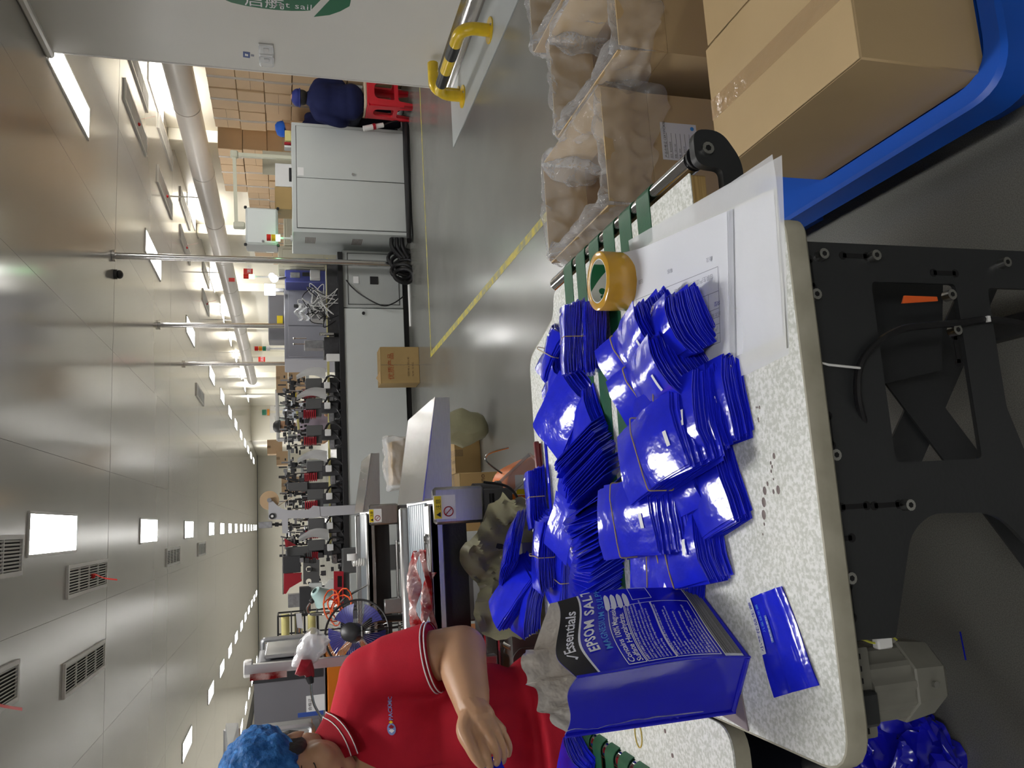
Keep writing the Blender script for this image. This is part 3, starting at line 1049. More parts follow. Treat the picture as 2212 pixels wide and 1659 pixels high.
tag(b.build('folded_pouch', M_blue, loc=(c.x, c.y, 0.80)), 'narrow folded blue strip lying across the far heap, beside the dark red stapler', 'pouch').rotation_euler = (R(0), R(14), R(92))
c = P(1166, 985, z=0.757)
b = MB(); b.cbox((0, 0, 0), (0.07, 0.014, 0.012), bev=0.005, seg=3); b.cbox((0.0, 0, -0.0085), (0.06, 0.012, 0.004), bev=0.001)
tag(b.build('stapler', mat('dark_red_plastic', (0.13, 0.008, 0.012), rough=0.3), loc=(c.x, c.y, 0.763)), 'small dark red stapler on the far edge of the white table', 'stapler').rotation_euler = (0, 0, R(5))

# the long fanned row: house-shaped ends up, every pouch its own object
path = spline([P(1262, 945, z=0.775), P(1280, 1000, z=0.775), P(1297, 1050, z=0.775), P(1298, 1090, z=0.775), P(1302, 1130, z=0.775), P(1305, 1180, z=0.775), P(1298, 1245, z=0.775)], 10)
N = 58
_hm = []
for q in range(6):                       # six outlines between a pointed and a square pouch top
    t = q / 5
    w0 = 0.068 - 0.026 * t
    pk = 0.112 - 0.022 * t
    sh_ = 0.038 + 0.048 * t
    b = MB()
    prof = [(-w0, 0), (-w0 * 1.02, sh_), (-w0 * 0.2 + 0.0, pk), (w0 * 0.15 * t, pk), (w0 * 1.02, sh_ * 0.9), (w0, 0)]
    b.prism(prof, 'x', -0.0009, 0.0009)
    _hm.append(b.mesh('pouch', M_blue, smooth=False))
cum = [0]
for i in range(1, len(path)):
    cum.append(cum[-1] + (path[i] - path[i - 1]).length)
for k in range(N):
    s = cum[-1] * k / (N - 1)
    i = max(j for j in range(len(cum)) if cum[j] <= s + 1e-9)
    i = min(i, len(path) - 2)
    f = (s - cum[i]) / max(1e-6, cum[i + 1] - cum[i])
    p = path[i].lerp(path[i + 1], f)
    d = (path[i + 1] - path[i]).normalized()
    yaw = math.atan2(d.y, d.x) + PI
    o = bpy.data.objects.new('pouch', _hm[min(5, int(6 * max(0, (k / N - 0.25) / 0.7)))])
    COL.objects.link(o)
    o.location = (p.x, p.y, TZ + 0.003)
    o.rotation_euler = Euler((R(rnd.uniform(-3, 3)), R(-30 + rnd.uniform(-3, 3)), yaw + R(rnd.uniform(-4, 4))), 'XYZ')
    tag(o, 'blue pouch standing in the long fanned row on the green belts', 'pouch', 'blue pouches fanned out in a row')
    o['group'] = 'blue pouches fanned out in a row'

# single printed pouch lying near the table corner
q = [P(1618, 1295, z=TZ), P(1692, 1266, z=TZ), P(1772, 1480, z=TZ), P(1675, 1507, z=TZ)]     # far-right, near-right, near-left, far-left
pc = sum(q, Vector()) / 4
sp = thing('printed_pouch', 'single flat blue pouch with white lettering alone near the table corner', 'pouch', (pc.x, pc.y, TZ))
FL, FR, NR, NL = q[3], q[0], q[1], q[2]


def spf(u, v, h=0.0):
    """u 0..1 left-right, v 0..1 near-far; a gently rolled film"""
    p = (NL * (1 - u) + NR * u) * (1 - v) + (FL * (1 - u) + FR * u) * v
    z = 0.0022 + 0.0035 * math.sin(v * PI) + 0.0025 * math.exp(-((v - 0.12) / 0.06) ** 2) + 0.0015 * math.exp(-((v - 0.5) / 0.05) ** 2) + 0.001 * math.sin(u * 7)
    return Vector((p.x, p.y, TZ + z + h))


b = MB()
b.grid(lambda u, v: spf(u, v), 10, 24)
b.grid(lambda u, v: spf(u, v, -0.0012 - 0.0), 10, 24)
wbuild(b, 'film', M_blue, sp, fix=False)
M_lab_white = M_print_white
b = MB(); b.grid(lambda u, v: spf(0.42 + 0.58 * u, 0.845 + 0.15 * v, 0.0014), 10, 4); wbuild(b, 'white_strip', M_lab_white, sp, fix=False)
me_w = (FR - FL).length
me_h = (FL - NL).length
text('小葵花益生菌', 0.0105, None, M_print_ink, sp, fn=lambda x, y: spf(0.45 + x / me_w, 0.875 + y / me_h, 0.0019), bold=0.0002)
text('儿童益生菌', 0.0072, None, M_print_cyan, sp, fn=lambda x, y: spf(0.62 + x / me_w, 0.70 + y / me_h, 0.0016))
b = MB(); b.grid(lambda u, v: spf(0.50 + 0.28 * u, 0.545 + 0.075 * v, 0.0012), 6, 3); wbuild(b, 'print_box', mat('print_mid_blue', (0.12, 0.2, 0.62), rough=0.3, var=0.0), sp, fix=False)
text('每袋净含量2g', 0.0052, None, M_print_white, sp, fn=lambda x, y: spf(0.51 + x / me_w, 0.562 + y / me_h, 0.0018))

# small white and gold print on top pouches (flat prints on the film)
# ------------------------------------------------------------------ big blue bag
A = P(1620, 1421, z=TZ); Bp = P(1506, 1270, z=TZ); Cp = P(1590, 1536, z=TZ); A.z = Bp.z = Cp.z = TZ
Dp = Bp + (Cp - A)
bag = thing('stand_up_bag', 'big blue printed stand-up bag torn open, silver inside, at the front left of the table', 'bag', ((A.x + Dp.x) / 2, (A.y + Dp.y) / 2, TZ))
ex = (Bp - A); LW = ex.length; ex = ex / LW
ed = (Cp - A); LD = ed.length; ed = ed / LD
nrm = Vector((0, 0, 1)).cross(ex); nrm = -nrm if nrm.dot(Vector((0, -1, 0))) < 0 else nrm     # out of the front panel
# heights of the corners, found where the photographed corners sit above the base corners
HF = P(1238, 1440, y=A.y + 0.01).z - TZ      # front left corner of the film
HR = P(1160, 1272, y=Bp.y).z - TZ
HL = P(1216, 1562, y=Cp.y).z - TZ
BH = max(HF, HL)


def topz(u):       # front top edge, u 0..1 from A to B
    return HF + (HR * 0.93 - HF) * u + 0.012 * math.sin(u * 5)


def front(u, v, h=0.0):
    H_ = topz(u)
    bul = 0.020 * math.sin(PI * min(1, v)) * (0.5 + 0.5 * math.sin(PI * u)) - 0.010 * math.sin(PI * u) * v
    return A + ex * (LW * u) + Vector((0, 0, H_ * v)) + nrm * (bul + h + 0.003 * math.sin(9 * u + 7 * v) * v)


LZ = lambda u: HF + (HL - HF) * u


def left(u, v, h=0.0):       # u from A to C
    bul = -0.012 * math.sin(PI * u) * math.sin(PI * v * 0.9)
    p = A + ed * (LD * u) + Vector((0, 0, LZ(u) * v + 0.006 * math.sin(6 * u) * v))
    d_ = front(0, v) - (A + Vector((0, 0, HF * v)))
    return p - ex * (bul * (1 - abs(2 * u - 1)) ** 0 + h) + d_ * (1 - u)


RZf = lambda u: HR * 0.95


def rightp(u, v, h=0.0):
    d_ = front(1, v) - (Bp + Vector((0, 0, RZf(0) * v)))
    return Bp + d_ * (1 - u) + ed * (LD * u) + Vector((0, 0, RZf(u) * v)) + ex * (h - 0.008 * math.sin(PI * u) * math.sin(PI * v))


BZ = lambda u: (HL + 0.004) * (1 - u) + (HR + 0.012) * u + 0.012 * math.sin(PI * u) + 0.004 * math.sin(u * 23)


def back(u, v, h=0.0):       # from C to D
    return Cp + ex * (LW * u) + Vector((0, 0, BZ(u) * v)) - nrm * (0.012 * math.sin(PI * u) * v + h) + nrm * (0.006 * math.sin(u * 17 + v * 5) * v * v)


b = MB()
b.grid(lambda u, v: front(u, v), 20, 24)
b.grid(lambda u, v: left(1 - u, v), 12, 24)
b.grid(lambda u, v: rightp(u, v), 8, 24)
b.grid(lambda u, v: back(u, v * 0.80, 0.001), 20, 24)
b.poly([A, Cp, Dp, Bp])
bmesh.ops.remove_doubles(b.bm, verts=b.bm.verts, dist=0.0006)
wbuild(b, 'film', M_bluebag, bag, fix=False)
I = 0.0016
b = MB()
b.grid(lambda u, v: front(u, 0.3 + 0.70 * v, -I), 16, 12)
b.grid(lambda u, v: left(u, 0.3 + 0.70 * v, -I), 10, 12)
b.grid(lambda u, v: rightp(u, 0.3 + 0.75 * v, -I), 8, 12)
b.grid(lambda u, v: back(u, 0.2 + 0.8 * v, -I - 0.002) + nrm * (0.003 + 0.012 * abs(nz((u * 2, v * 2, 0.3), 3).x) * v) + Vector((0, 0, 0.012 * nz((u * 2, 0, 0), 3).y * v * v)), 40, 30)
wbuild(b, 'foil_lining', M_foil, bag, fix=False)
b = MB()        # welded seam round the base and up the corners
for a_, c_ in ((A, Bp), (A, Cp), (Bp, Dp)):
    b.tube([a_ + Vector((0, 0, 0.004)) + nrm * 0.001, c_ + Vector((0, 0, 0.004)) + nrm * 0.001], 0.0035, n=6)
b.tube([front(0, v, 0.0015) for v in [k / 16 for k in range(17)]], 0.0018, n=6)
b.tube([left(1, v, 0.0015) for v in [k / 16 for k in range(17)]], 0.0025, n=6)
wbuild(b, 'seam', M_bluebag, bag)
# print on the front panel; xf: metres from the left edge, zf: metres above the table
H0 = lambda u: topz(u)


def fp(x, z, h=0.0012):
    u = max(0, min(1, x / LW))
    return front(u, max(0, min(1, z / H0(u))), h)


SC_ = HF / 0.231
b = MB(); b.grid(lambda u, v: front(0.005 + 0.985 * u, 0.876 + 0.124 * v, 0.0006), 20, 6); wbuild(b, 'black_band', M_print_black, bag, fix=False)
b = MB(); b.grid(lambda u, v: front(0.005 + 0.985 * u, 0.866 + 0.012 * v, 0.0008), 20, 2); wbuild(b, 'white_line', M_print_white, bag, fix=False)


def bt(s_, size, x, v, m, bold=0.0, spacing=1.0, shear=0.0):
    text(s_, size, None, m, bag, fn=lambda a, c: front(max(0, min(1, (x + a) / LW)), v + c / H0(max(0, min(1, (x + a) / LW))), 0.0013), bold=bold, spacing=spacing, shear=shear)


bt('Essentials', 0.0205, 0.046, 0.905, M_print_white, bold=0.0003, spacing=0.96, shear=0.15)
b = MB()
tick = [(0.030, 0.925), (0.0345, 0.91), (0.047, 0.955), (0.044, 0.957), (0.0345, 0.924), (0.033, 0.931)]
b.poly([front(x / LW, v, 0.0013) for x, v in tick]); wbuild(b, 'tick_mark', M_print_white, bag, fix=False)
bt('EPSOM SALT', 0.0195, 0.036, 0.79, M_print_white, bold=0.00055, spacing=1.12)
bt('MAGNESIUM SULPHATE', 0.0125, 0.034, 0.725, M_print_cyan, bold=0.00012, spacing=1.1)
bt('Contains 100% Magnesium', 0.0112, 0.0085, 0.655, M_print_white, bold=0.0001, spacing=0.92)
bt('Sulfate Heptahydrate.', 0.0112, 0.0085, 0.612, M_print_white, bold=0.0001, spacing=0.92)
LINES = ['SAFETY DIRECTIONS: KEEP OUT OF REACH OF CHILDREN.', 'Contains no artificial perfumes. For external use, seek medical advice if', 'FIRST AID: in case of eye contact rinse with water. If symptoms persist',
         'contact a doctor or the poisons information centre at once.', 'STORAGE DIRECTIONS: store below 30 C in a cool dry place away from', 'direct sunlight. Keep the bag sealed after opening, and do not', 'reuse the empty bag.']
for k, s_ in enumerate(LINES):
    bt(s_, 0.0043, 0.0085, 0.572 - 0.0205 * k, M_print_white, bold=0.00005 if k == 0 else 0.0, spacing=0.86)
LINES2 = ['DIRECTIONS FOR USE: For best results use under warm water.', 'For a Bath Soak:', 'Add 1 - 2 cups to the bath at the start of running the tap.', 'Soak for 20 minutes, relax and let it work, three times a week.',
          'As a Foot Bath:', 'Mix half a cup into the basin, soak and pat the feet dry.', 'As a Facial Scrub:', 'Mix half a teaspoon with cleansing cream and massage.', 'As a Fertiliser: For indoor plants', 'dissolve 1 - 2 tablespoons in 3L of water. For garden plants apply', 'every 30 days in spring, and through the growing season.', 'For more about uses see the address below.']
for k, s_ in enumerate(LINES2):
    bt(s_, 0.0043, 0.0085, 0.408 - 0.0205 * k, M_print_white, bold=0.00005 if s_.endswith(':') else 0.0, spacing=0.86)
b = MB()       # thin frames round the text blocks


def frame_line(x0, v0, x1, v1):
    for (a0, b0, a1, b1) in ((x0, v0, x1, v0), (x1, v0, x1, v1), (x1, v1, x0, v1), (x0, v1, x0, v0)):
        n_ = 10
        pts = [(a0 + (a1 - a0) * k / n_, b0 + (b1 - b0) * k / n_) for k in range(n_ + 1)]
        dx, dv = (0, 0.0022) if abs(b0 - b1) < 1e-9 else (0.0005, 0)
        for (p0, q0), (p1, q1) in zip(pts, pts[1:]):
            b.poly([front((p0 - dx) / LW, q0 - dv, 0.0013), front((p1 - dx) / LW, q1 - dv, 0.0013), front((p1 + dx) / LW, q1 + dv, 0.0013), front((p0 + dx) / LW, q0 + dv, 0.0013)])


frame_line(0.006, 0.60, 0.112, 0.70); frame_line(0.006, 0.43, 0.112, 0.592); frame_line(0.006, 0.165, 0.112, 0.424); frame_line(0.122, 0.40, 0.148, 0.53)
wbuild(b, 'print_frames', M_print_white, bag, fix=False)['kind'] = 'stuff'
b = MB()       # white hand emblem: four rounded fingers
for k in range(4):
    v0 = 0.70 - 0.042 * k
    pts = [(0.108 + 0.030 * t, v0 + 0.0) for t in [i / 8 for i in range(9)]]
    top = [front(x / LW, v0 + 0.017 * math.sqrt(max(0.05, 1 - (2 * i / 8 - 1) ** 4)), 0.0014) for i, (x, _) in enumerate(pts)]
    bot = [front(x / LW, v0 - 0.017 * math.sqrt(max(0.05, 1 - (2 * i / 8 - 1) ** 4)), 0.0014) for i, (x, _) in enumerate(pts)]
    for i in range(8):
        b.poly([bot[i], bot[i + 1], top[i + 1], top[i]])
wbuild(b, 'hand_emblem', M_print_white, bag, fix=False)['kind'] = 'stuff'
b = MB()       # pale strip with printed bars near the base
b.grid(lambda u, v: front(0.02 + 0.96 * u, 0.03 + 0.115 * v, 0.0008), 20, 4); wbuild(b, 'pale_strip', M_print_white, bag, fix=False)
b = MB()
zz = 0.034
r_ = random.Random(4)
while zz < 0.138:
    h_ = r_.uniform(0.0012, 0.0042)
    b.grid(lambda u, v: front(0.05 + 0.93 * u, zz + h_ * v, 0.0012), 16, 1)
    zz += h_ + r_.uniform(0.0014, 0.0045)
wbuild(b, 'bar_lines', M_print_black, bag, fix=False)['kind'] = 'stuff'

# ------------------------------------------------------------------ papers in a clear sleeve, binder clip
pr = [P(1358, 552, z=TZ), P(1583, 455, z=TZ), P(1590, 792, z=TZ), P(1400, 868, z=TZ)]
sl = [P(1362, 520, z=TZ), P(1690, 335, z=TZ), P(1706, 765, z=TZ), P(1415, 905, z=TZ)]
fld = [P(1395, 530, z=TZ), P(1680, 405, z=TZ), P(1703, 752, z=TZ), P(1410, 880, z=TZ)]


def quad(q, u, v, z):
    p = (q[0] * (1 - u) + q[1] * u) * (1 - v) + (q[3] * (1 - u) + q[2] * u) * v
    return Vector((p.x, p.y, TZ + z))


docs = thing('document_sleeve', 'clear plastic sleeve of white papers with a printed form at the table right edge', 'document sleeve', (pr[0].x, pr[1].y, TZ))
b = MB(); b.grid(lambda u, v: quad(fld, u, v, 0.0022), 8, 8); b.grid(lambda u, v: quad(fld, u, v, 0.0012), 8, 8); wbuild(b, 'folder', M_paper2, docs, fix=False)
b = MB(); b.grid(lambda u, v: quad(fld, 0.30 + 0.69 * u, 0.02 + 0.9 * v, 0.0030 + 0.001 * math.sin(3 * u)), 8, 8); wbuild(b, 'sheet', M_paper, docs, fix=False)
b = MB()
b.grid(lambda u, v: quad(sl, u, v, 0.0040 + 0.0012 * math.sin(9 * u + 2) * math.sin(5 * v) * (1 - v) + 0.010 * max(0, u - 0.75) * (1 - v) ** 3 * 4), 24, 24)
b.grid(lambda u, v: quad(sl, u, v, 0.0007), 4, 4)
wbuild(b, 'sleeve', M_film, docs, fix=False)
frm = thing('printed_form', 'stack of white printed forms with a grid, on the clear sleeve', 'paper', (pr[2].x, pr[2].y, TZ))


def pf(u, v, h=0.0):
    curl = 0.030 * max(0, 1 - u / 0.25) ** 2 * max(0, 1 - v / 0.4) ** 2
    return quad(pr, u, v, 0.0095 + curl + 0.0008 * math.sin(4 * u + v) + h)


for k in range(5):
    b = MB(); b.grid(lambda u, v: pf(u + 0.012 * (4 - k) * (0.3 + 0.3 * u), v + 0.002 * k, -0.0007 * (4 - k)), 12, 10)
    wbuild(b, 'sheet', M_paper, frm, fix=False)
b = MB()


def ln(u0, v0, u1, v1, w=0.0018):
    d = Vector((u1 - u0, v1 - v0)); n_ = Vector((-d.y, d.x)).normalized() * w
    K = 6
    for k in range(K):
        a_, c_ = k / K, (k + 1) / K
        b.poly([pf(u0 + d.x * a_ - n_.x, v0 + d.y * a_ - n_.y, 0.0008), pf(u0 + d.x * c_ - n_.x, v0 + d.y * c_ - n_.y, 0.0008), pf(u0 + d.x * c_ + n_.x, v0 + d.y * c_ + n_.y, 0.0008), pf(u0 + d.x * a_ + n_.x, v0 + d.y * a_ + n_.y, 0.0008)])


for v_ in (0.335, 0.49, 0.60, 0.655, 0.70, 0.76, 0.82):
    ln(0.09, v_, 0.92, v_)
for u_ in (0.09, 0.92):
    ln(u_, 0.335, u_, 0.82)
for u_ in (0.19, 0.29, 0.39, 0.49, 0.58, 0.66, 0.74, 0.83):
    ln(u_, 0.49, u_, 0.655)
for u_ in (0.55, 0.74):
    ln(u_, 0.70, u_, 0.82)
wbuild(b, 'grid_lines', M_print_grey, frm, fix=False)['kind'] = 'stuff'
puv = (pr[1] - pr[0]).length
pvv = (pr[3] - pr[0]).length
# the form faces the far side: its text runs the other way round
for (s_, u_, v_, sz, m_) in (('备注', 0.88, 0.255, 0.009, M_print_grey), ('审核', 0.52, 0.225, 0.009, M_print_grey), ('日期', 0.20, 0.215, 0.009, M_print_grey), ('包装生产过程检验记录表-01', 0.88, 0.37, 0.010, M_print_grey),
                       ('袋型', 0.93, 0.555, 0.009, M_print_ink), ('日期', 0.82, 0.555, 0.009, M_print_ink), ('9', 0.72, 0.545, 0.011, M_print_ink), ('25', 0.645, 0.545, 0.011, M_print_ink), ('班次 规格 数量 尺寸', 0.93, 0.625, 0.008, M_print_grey),
                       ('产品名称', 0.90, 0.715, 0.009, M_print_grey), ('产品规格', 0.90, 0.775, 0.009, M_print_grey), ('合格', 0.70, 0.715, 0.012, M_print_ink), ('合格', 0.70, 0.775, 0.012, M_print_ink), ('/  /  /', 0.30, 0.54, 0.014, M_print_grey)):
    text(s_, sz, None, m_, frm, fn=lambda x, y: pf(u_ - x / puv, v_ + (0.008 - y) / pvv * -1.0 * -1.0 if False else v_ + 0.03 - y / pvv * -1.0 - 0.03, 0.0009))
# handwriting on the sheet under the sleeve: (5)
text('(5)', 0.016, None, M_print_grey, docs, fn=lambda x, y: quad(sl, 0.93 - x / 0.3, 0.10 + y / 0.3, 0.0062))
cp = P(1571, 788, z=TZ)
clip = thing('binder_clip', 'small blue and white striped binder clip on the paper edge', 'clip', (cp.x, cp.y, TZ + 0.004))
b = MB(); b.prism([(-0.009, 0.0), (-0.008, 0.009), (0.003, 0.0055), (0.003, -0.002)], 'x', -0.0105, 0.0105); b.build('body', mat('clip_stripes', (0.75, 0.8, 0.86), rough=0.35, vscale=160, stretch=(1.4, 0.05, 0.05), col2=(0.05, 0.2, 0.45), sharp=0.03), clip)
for s_ in (-1, 1):
    b = MB(); b.tube(spline([(s_ * 0.004, -0.008, 0.006), (s_ * 0.003, -0.018, 0.009), (s_ * 0.007, -0.028, 0.008), (s_ * 0.010, -0.019, 0.007), (s_ * 0.0075, -0.008, 0.004)], 5), 0.0008, n=6)
    b.build('wire_handle', M_chrome, clip)

# ================================================================== CARTONS, BLUE PALLET, PLASTIC LINERS
M_kraft = mat('kraft_card', (0.56, 0.405, 0.215), rough=0.62, var=0.05, vscale=5, bump=0.03, bscale=120)
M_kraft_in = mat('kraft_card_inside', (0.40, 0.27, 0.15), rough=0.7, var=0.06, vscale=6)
M_kraft_far = mat('kraft_card_stock', (0.50, 0.345, 0.20), rough=0.62, var=0.06, vscale=3)
M_ctape = film('carton_tape', (0.62, 0.45, 0.26), alpha=0.25, rough=0.1, bump=0.25, bscale=40)
M_gap = mat('card_gap', (0.03, 0.02, 0.012), rough=0.8)
M_liner = film('plastic_liner', alpha=0.15, rough=0.07, bump=1.0, bscale=30)
M_pallet = mat('pallet_blue', (0.008, 0.095, 0.55), rough=0.38, var=0.08, vscale=6)
M_label = mat('label_white', (0.80, 0.80, 0.80), rough=0.4, var=0.01)


def carton(name, label, x0, y0, z0, sx, sy, sz, group=None, slit='y', parts=True, open_=False, m=None, rz=0.0):
    """closed taped carton: body, two top flaps with the slit between them, tape"""
    m = m or M_kraft
    t = thing(name, label, 'cardboard box', (x0 + sx / 2, y0 + sy / 2, z0), rz, group)
    hx, hy = sx / 2, sy / 2
    b = MB(); b.box((-hx, -hy, 0), (hx, hy, sz - 0.003), bev=0.003); b.build('body', m, t)
    if parts:
        if slit == 'y':
            for s in (-1, 1):
                b = MB(); b.box((min(s * 0.0018, s * hx), -hy, sz - 0.0028), (max(s * 0.0018, s * hx), hy, sz), bev=0.001); b.build('flap', m, t)
            b = MB(); b.box((-0.002, -hy, sz - 0.003), (0.002, hy, sz - 0.0024)); b.build('slit', M_gap, t, smooth=False)
            b = MB()
            b.box((-0.024, -hy - 0.0006, sz + 0.0002), (0.024, hy + 0.0006, sz + 0.0006))
            for s in (-1, 1):
                b.box((-0.024, min(s * hy, s * (hy + 0.0007)), sz - 0.06), (0.024, max(s * hy, s * (hy + 0.0007)), sz + 0.0006))
            b.build('tape', M_ctape, t, smooth=False)
        else:
            for s in (-1, 1):
                b = MB(); b.box((-hx, min(s * 0.0013, s * hy), sz - 0.0028), (hx, max(s * 0.0013, s * hy), sz), bev=0.001); b.build('flap', m, t)
            b = MB(); b.box((-hx - 0.0006, -0.024, sz + 0.0002), (hx + 0.0006, 0.024, sz + 0.0006))
            for s in (-1, 1):
                b.box((min(s * hx, s * (hx + 0.0007)), -0.024, sz - 0.06), (max(s * hx, s * (hx + 0.0007)), 0.024, sz + 0.0006))
            b.build('tape', M_ctape, t, smooth=False)
    return t


PZ = 0.14
# pallet -----------------------------------------------------------------
pal = thing('plastic_pallet', 'blue plastic pallet on the floor under the taped cartons at the right', 'pallet', (1.28, 1.55, 0))
X0, X1, Y0, Y1 = 0.672, 1.90, 0.945, 2.42
b = MB()
deck = round_poly([(X0, Y0), (X1, Y0), (X1, Y1), (X0, Y1)], 0.09, 8)
deck_in = round_poly([(X0 + 0.032, Y0 + 0.032), (X1 - 0.032, Y0 + 0.032), (X1 - 0.032, Y1 - 0.032), (X0 + 0.032, Y1 - 0.032)], 0.07, 8)
b.prism(deck, 'z', PZ - 0.03, PZ - 0.006); wbuild(b, 'deck', M_pallet, pal)
plate(deck, [deck_in], 0.022, 'rim', M_pallet, pal, Matrix.Translation((0, 0, PZ + 0.006)))
b = MB()
for off, z0, z1 in ((0.0, 0.095, PZ - 0.005),):
    n = len(deck)
    cen = Vector(((X0 + X1) / 2, (Y0 + Y1) / 2))
    rows = []
    for p in deck:
        p = Vector(p); d = (p - cen).normalized()
        rows.append([b.bm.verts.new((p.x + d.x * o, p.y + d.y * o, z)) for o, z in ((0.0, PZ + 0.017), (0.012, PZ + 0.012), (0.014, PZ - 0.02), (0.022, PZ - 0.045), (0.004, PZ - 0.05))])
    for i in range(n):
        for j in range(4):
            b.bm.faces.new((rows[i][j], rows[(i + 1) % n][j], rows[(i + 1) % n][j + 1], rows[i][j + 1]))
wbuild(b, 'skirt', M_pallet, pal)
for fx in (X0 + 0.08, (X0 + X1) / 2, X1 - 0.08):
    for fy in (Y0 + 0.10, (Y0 + Y1) / 2, Y1 - 0.10):
        b = MB(); b.lathe([(0, 0), (0.075, 0), (0.08, 0.004), (0.098, PZ - 0.03), (0, PZ - 0.03)], 4, M=Matrix.Translation((fx, fy, 0)) @ Matrix.Rotation(PI / 4, 4, 'Z'))
        wbuild(b, 'foot', M_pallet, pal, ang=30)
for fy in (Y0 + 0.10, (Y0 + Y1) / 2, Y1 - 0.10):
    b = MB(); b.box((X0 + 0.05, fy - 0.05, 0.0), (X1 - 0.05, fy + 0.05, 0.014), bev=0.003); wbuild(b, 'runner', M_pallet, pal)

# closed cartons ----------------------------------------------------------
CS = dict(sx=0.30, sy=0.455, sz=0.262)
carton('carton', 'nearest taped brown carton on the blue pallet, its long left side to the table', 0.715, 0.995, PZ, 0.296, 0.452, 0.268)
carton('carton', 'taped brown carton behind the nearest one, cut by the right-hand picture edge', 1.0165, 0.985, PZ, 0.296, 0.452, 0.268)
carton('carton', 'taped brown carton third along the pallet, mostly outside the picture', 1.32, 0.99, PZ, 0.296, 0.452, 0.268)


def open_carton(label, x0, y0, z0, sx, sy, body, flap, rz=0.0, missing=()):
    """walls and four raised flaps, so that its inside shows"""
    t = thing('open_carton', label, 'cardboard box', (x0 + sx / 2, y0 + sy / 2, z0), rz, 'open cartons with plastic liners')
    hx, hy, w = sx / 2, sy / 2, 0.004
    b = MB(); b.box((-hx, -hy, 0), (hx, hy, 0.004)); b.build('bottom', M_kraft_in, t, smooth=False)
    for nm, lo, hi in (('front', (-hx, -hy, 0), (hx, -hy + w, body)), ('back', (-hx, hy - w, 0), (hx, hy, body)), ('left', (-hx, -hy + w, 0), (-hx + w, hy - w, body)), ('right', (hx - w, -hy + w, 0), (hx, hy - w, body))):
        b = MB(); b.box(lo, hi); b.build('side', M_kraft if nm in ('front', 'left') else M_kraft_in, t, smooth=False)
    for nm, M, L in (('front', Matrix.Translation((0, -hy + w / 2, body)) @ Matrix.Rotation(R(4), 4, 'X'), sx),
                     ('back', Matrix.Translation((0, hy - w / 2, body)) @ Matrix.Rotation(R(-5), 4, 'X'), sx),
                     ('left', Matrix.Translation((-hx + w / 2, 0, body)) @ Matrix.Rotation(R(-4), 4, 'Y') @ Matrix.Rotation(PI / 2, 4, 'Z'), sy),
                     ('right', Matrix.Translation((hx - w / 2, 0, body)) @ Matrix.Rotation(R(5), 4, 'Y') @ Matrix.Rotation(PI / 2, 4, 'Z'), sy)):
        if nm in missing:
            continue
        b = MB(); b.box((-L / 2 + 0.002, -0.002, 0.001), (L / 2 - 0.002, 0.002, flap), M=M); b.build('flap', M_kraft, t, smooth=False)
    return t


def liner(t, sx, sy, z0, z1, seed, out_front=0.12, out_right=0.1, out_left=0.08, out_back=0.05, inside=0.25):
    """crumpled film hung over the box rim: falls inside and folds over the outside"""
    r = random.Random(seed)
    ph = [r.uniform(0, 6) for _ in range(8)]

    def rim(u):
        a = u * 4
        k = int(a) % 4; f = a - int(a)
        hx, hy = sx / 2, sy / 2
        c = [(-hx, -hy), (hx, -hy), (hx, hy), (-hx, hy)]
        p, q = Vector(c[k]), Vector(c[(k + 1) % 4])
        n = [(0, -1), (1, 0), (0, 1), (-1, 0)][k]
        o = [out_front, out_right, out_back, out_left][k]
        e = min(1, min(f, 1 - f) * 6)
        return p.lerp(q, f), Vector(n), o * (0.75 + 0.25 * e)

    def fn(u, v):
        p, n, o = rim(u % 1.0)
        w = 0.010 * math.sin(40 * u + ph[0]) + 0.008 * math.sin(83 * u + ph[1] + 6 * v) + 0.005 * math.sin(25 * v + 31 * u + ph[2])
        if v < 0.45:                       # outside, hanging
            t_ = 1 - v / 0.45
            z = z1 + 0.006 - o * t_ * (1 + 0.25 * math.sin(17 * u + ph[3]))
            q = p + n * (0.008 + 0.012 * t_ + abs(w) * (0.4 + t_))
        elif v < 0.55:
            t_ = (v - 0.45) / 0.1
            z = z1 + 0.006 + 0.008 * math.sin(PI * t_) + abs(w) * 0.4
            q = p + n * (0.008 - 0.026 * t_)
        else:
            t_ = (v - 0.55) / 0.45
            z = z1 + 0.006 - inside * t_
            q = p * (1 - 0.10 * t_) - n * (0.018 + 0.05 * math.sin(PI * t_) * (0.6 + 0.4 * math.sin(9 * u + ph[4])) + abs(w) * 1.2)
        k_ = Vector((q.x, q.y, z + seed))
        rg = 0.30 - abs(nz(k_, 19).x)
        d_ = nz(k_, 13) * 0.012 + nz(k_, 41) * 0.005 + Vector((p.x, p.y, 0)) * (0.09 * rg)
        return Vector((q.x + d_.x, q.y + d_.y, z + w * 0.3 + d_.z * 0.6))
    b = MB()
    b.grid(fn, 150, 40, closed_u=True)
    return b.build('liner', M_liner, t, fix=False)


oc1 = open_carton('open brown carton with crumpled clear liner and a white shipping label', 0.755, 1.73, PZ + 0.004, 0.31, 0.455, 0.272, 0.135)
liner(oc1, 0.31, 0.455, 0.27, 0.405, 3, out_front=0.16, out_right=0.06, out_left=0.09, out_back=0.05, inside=0.18)
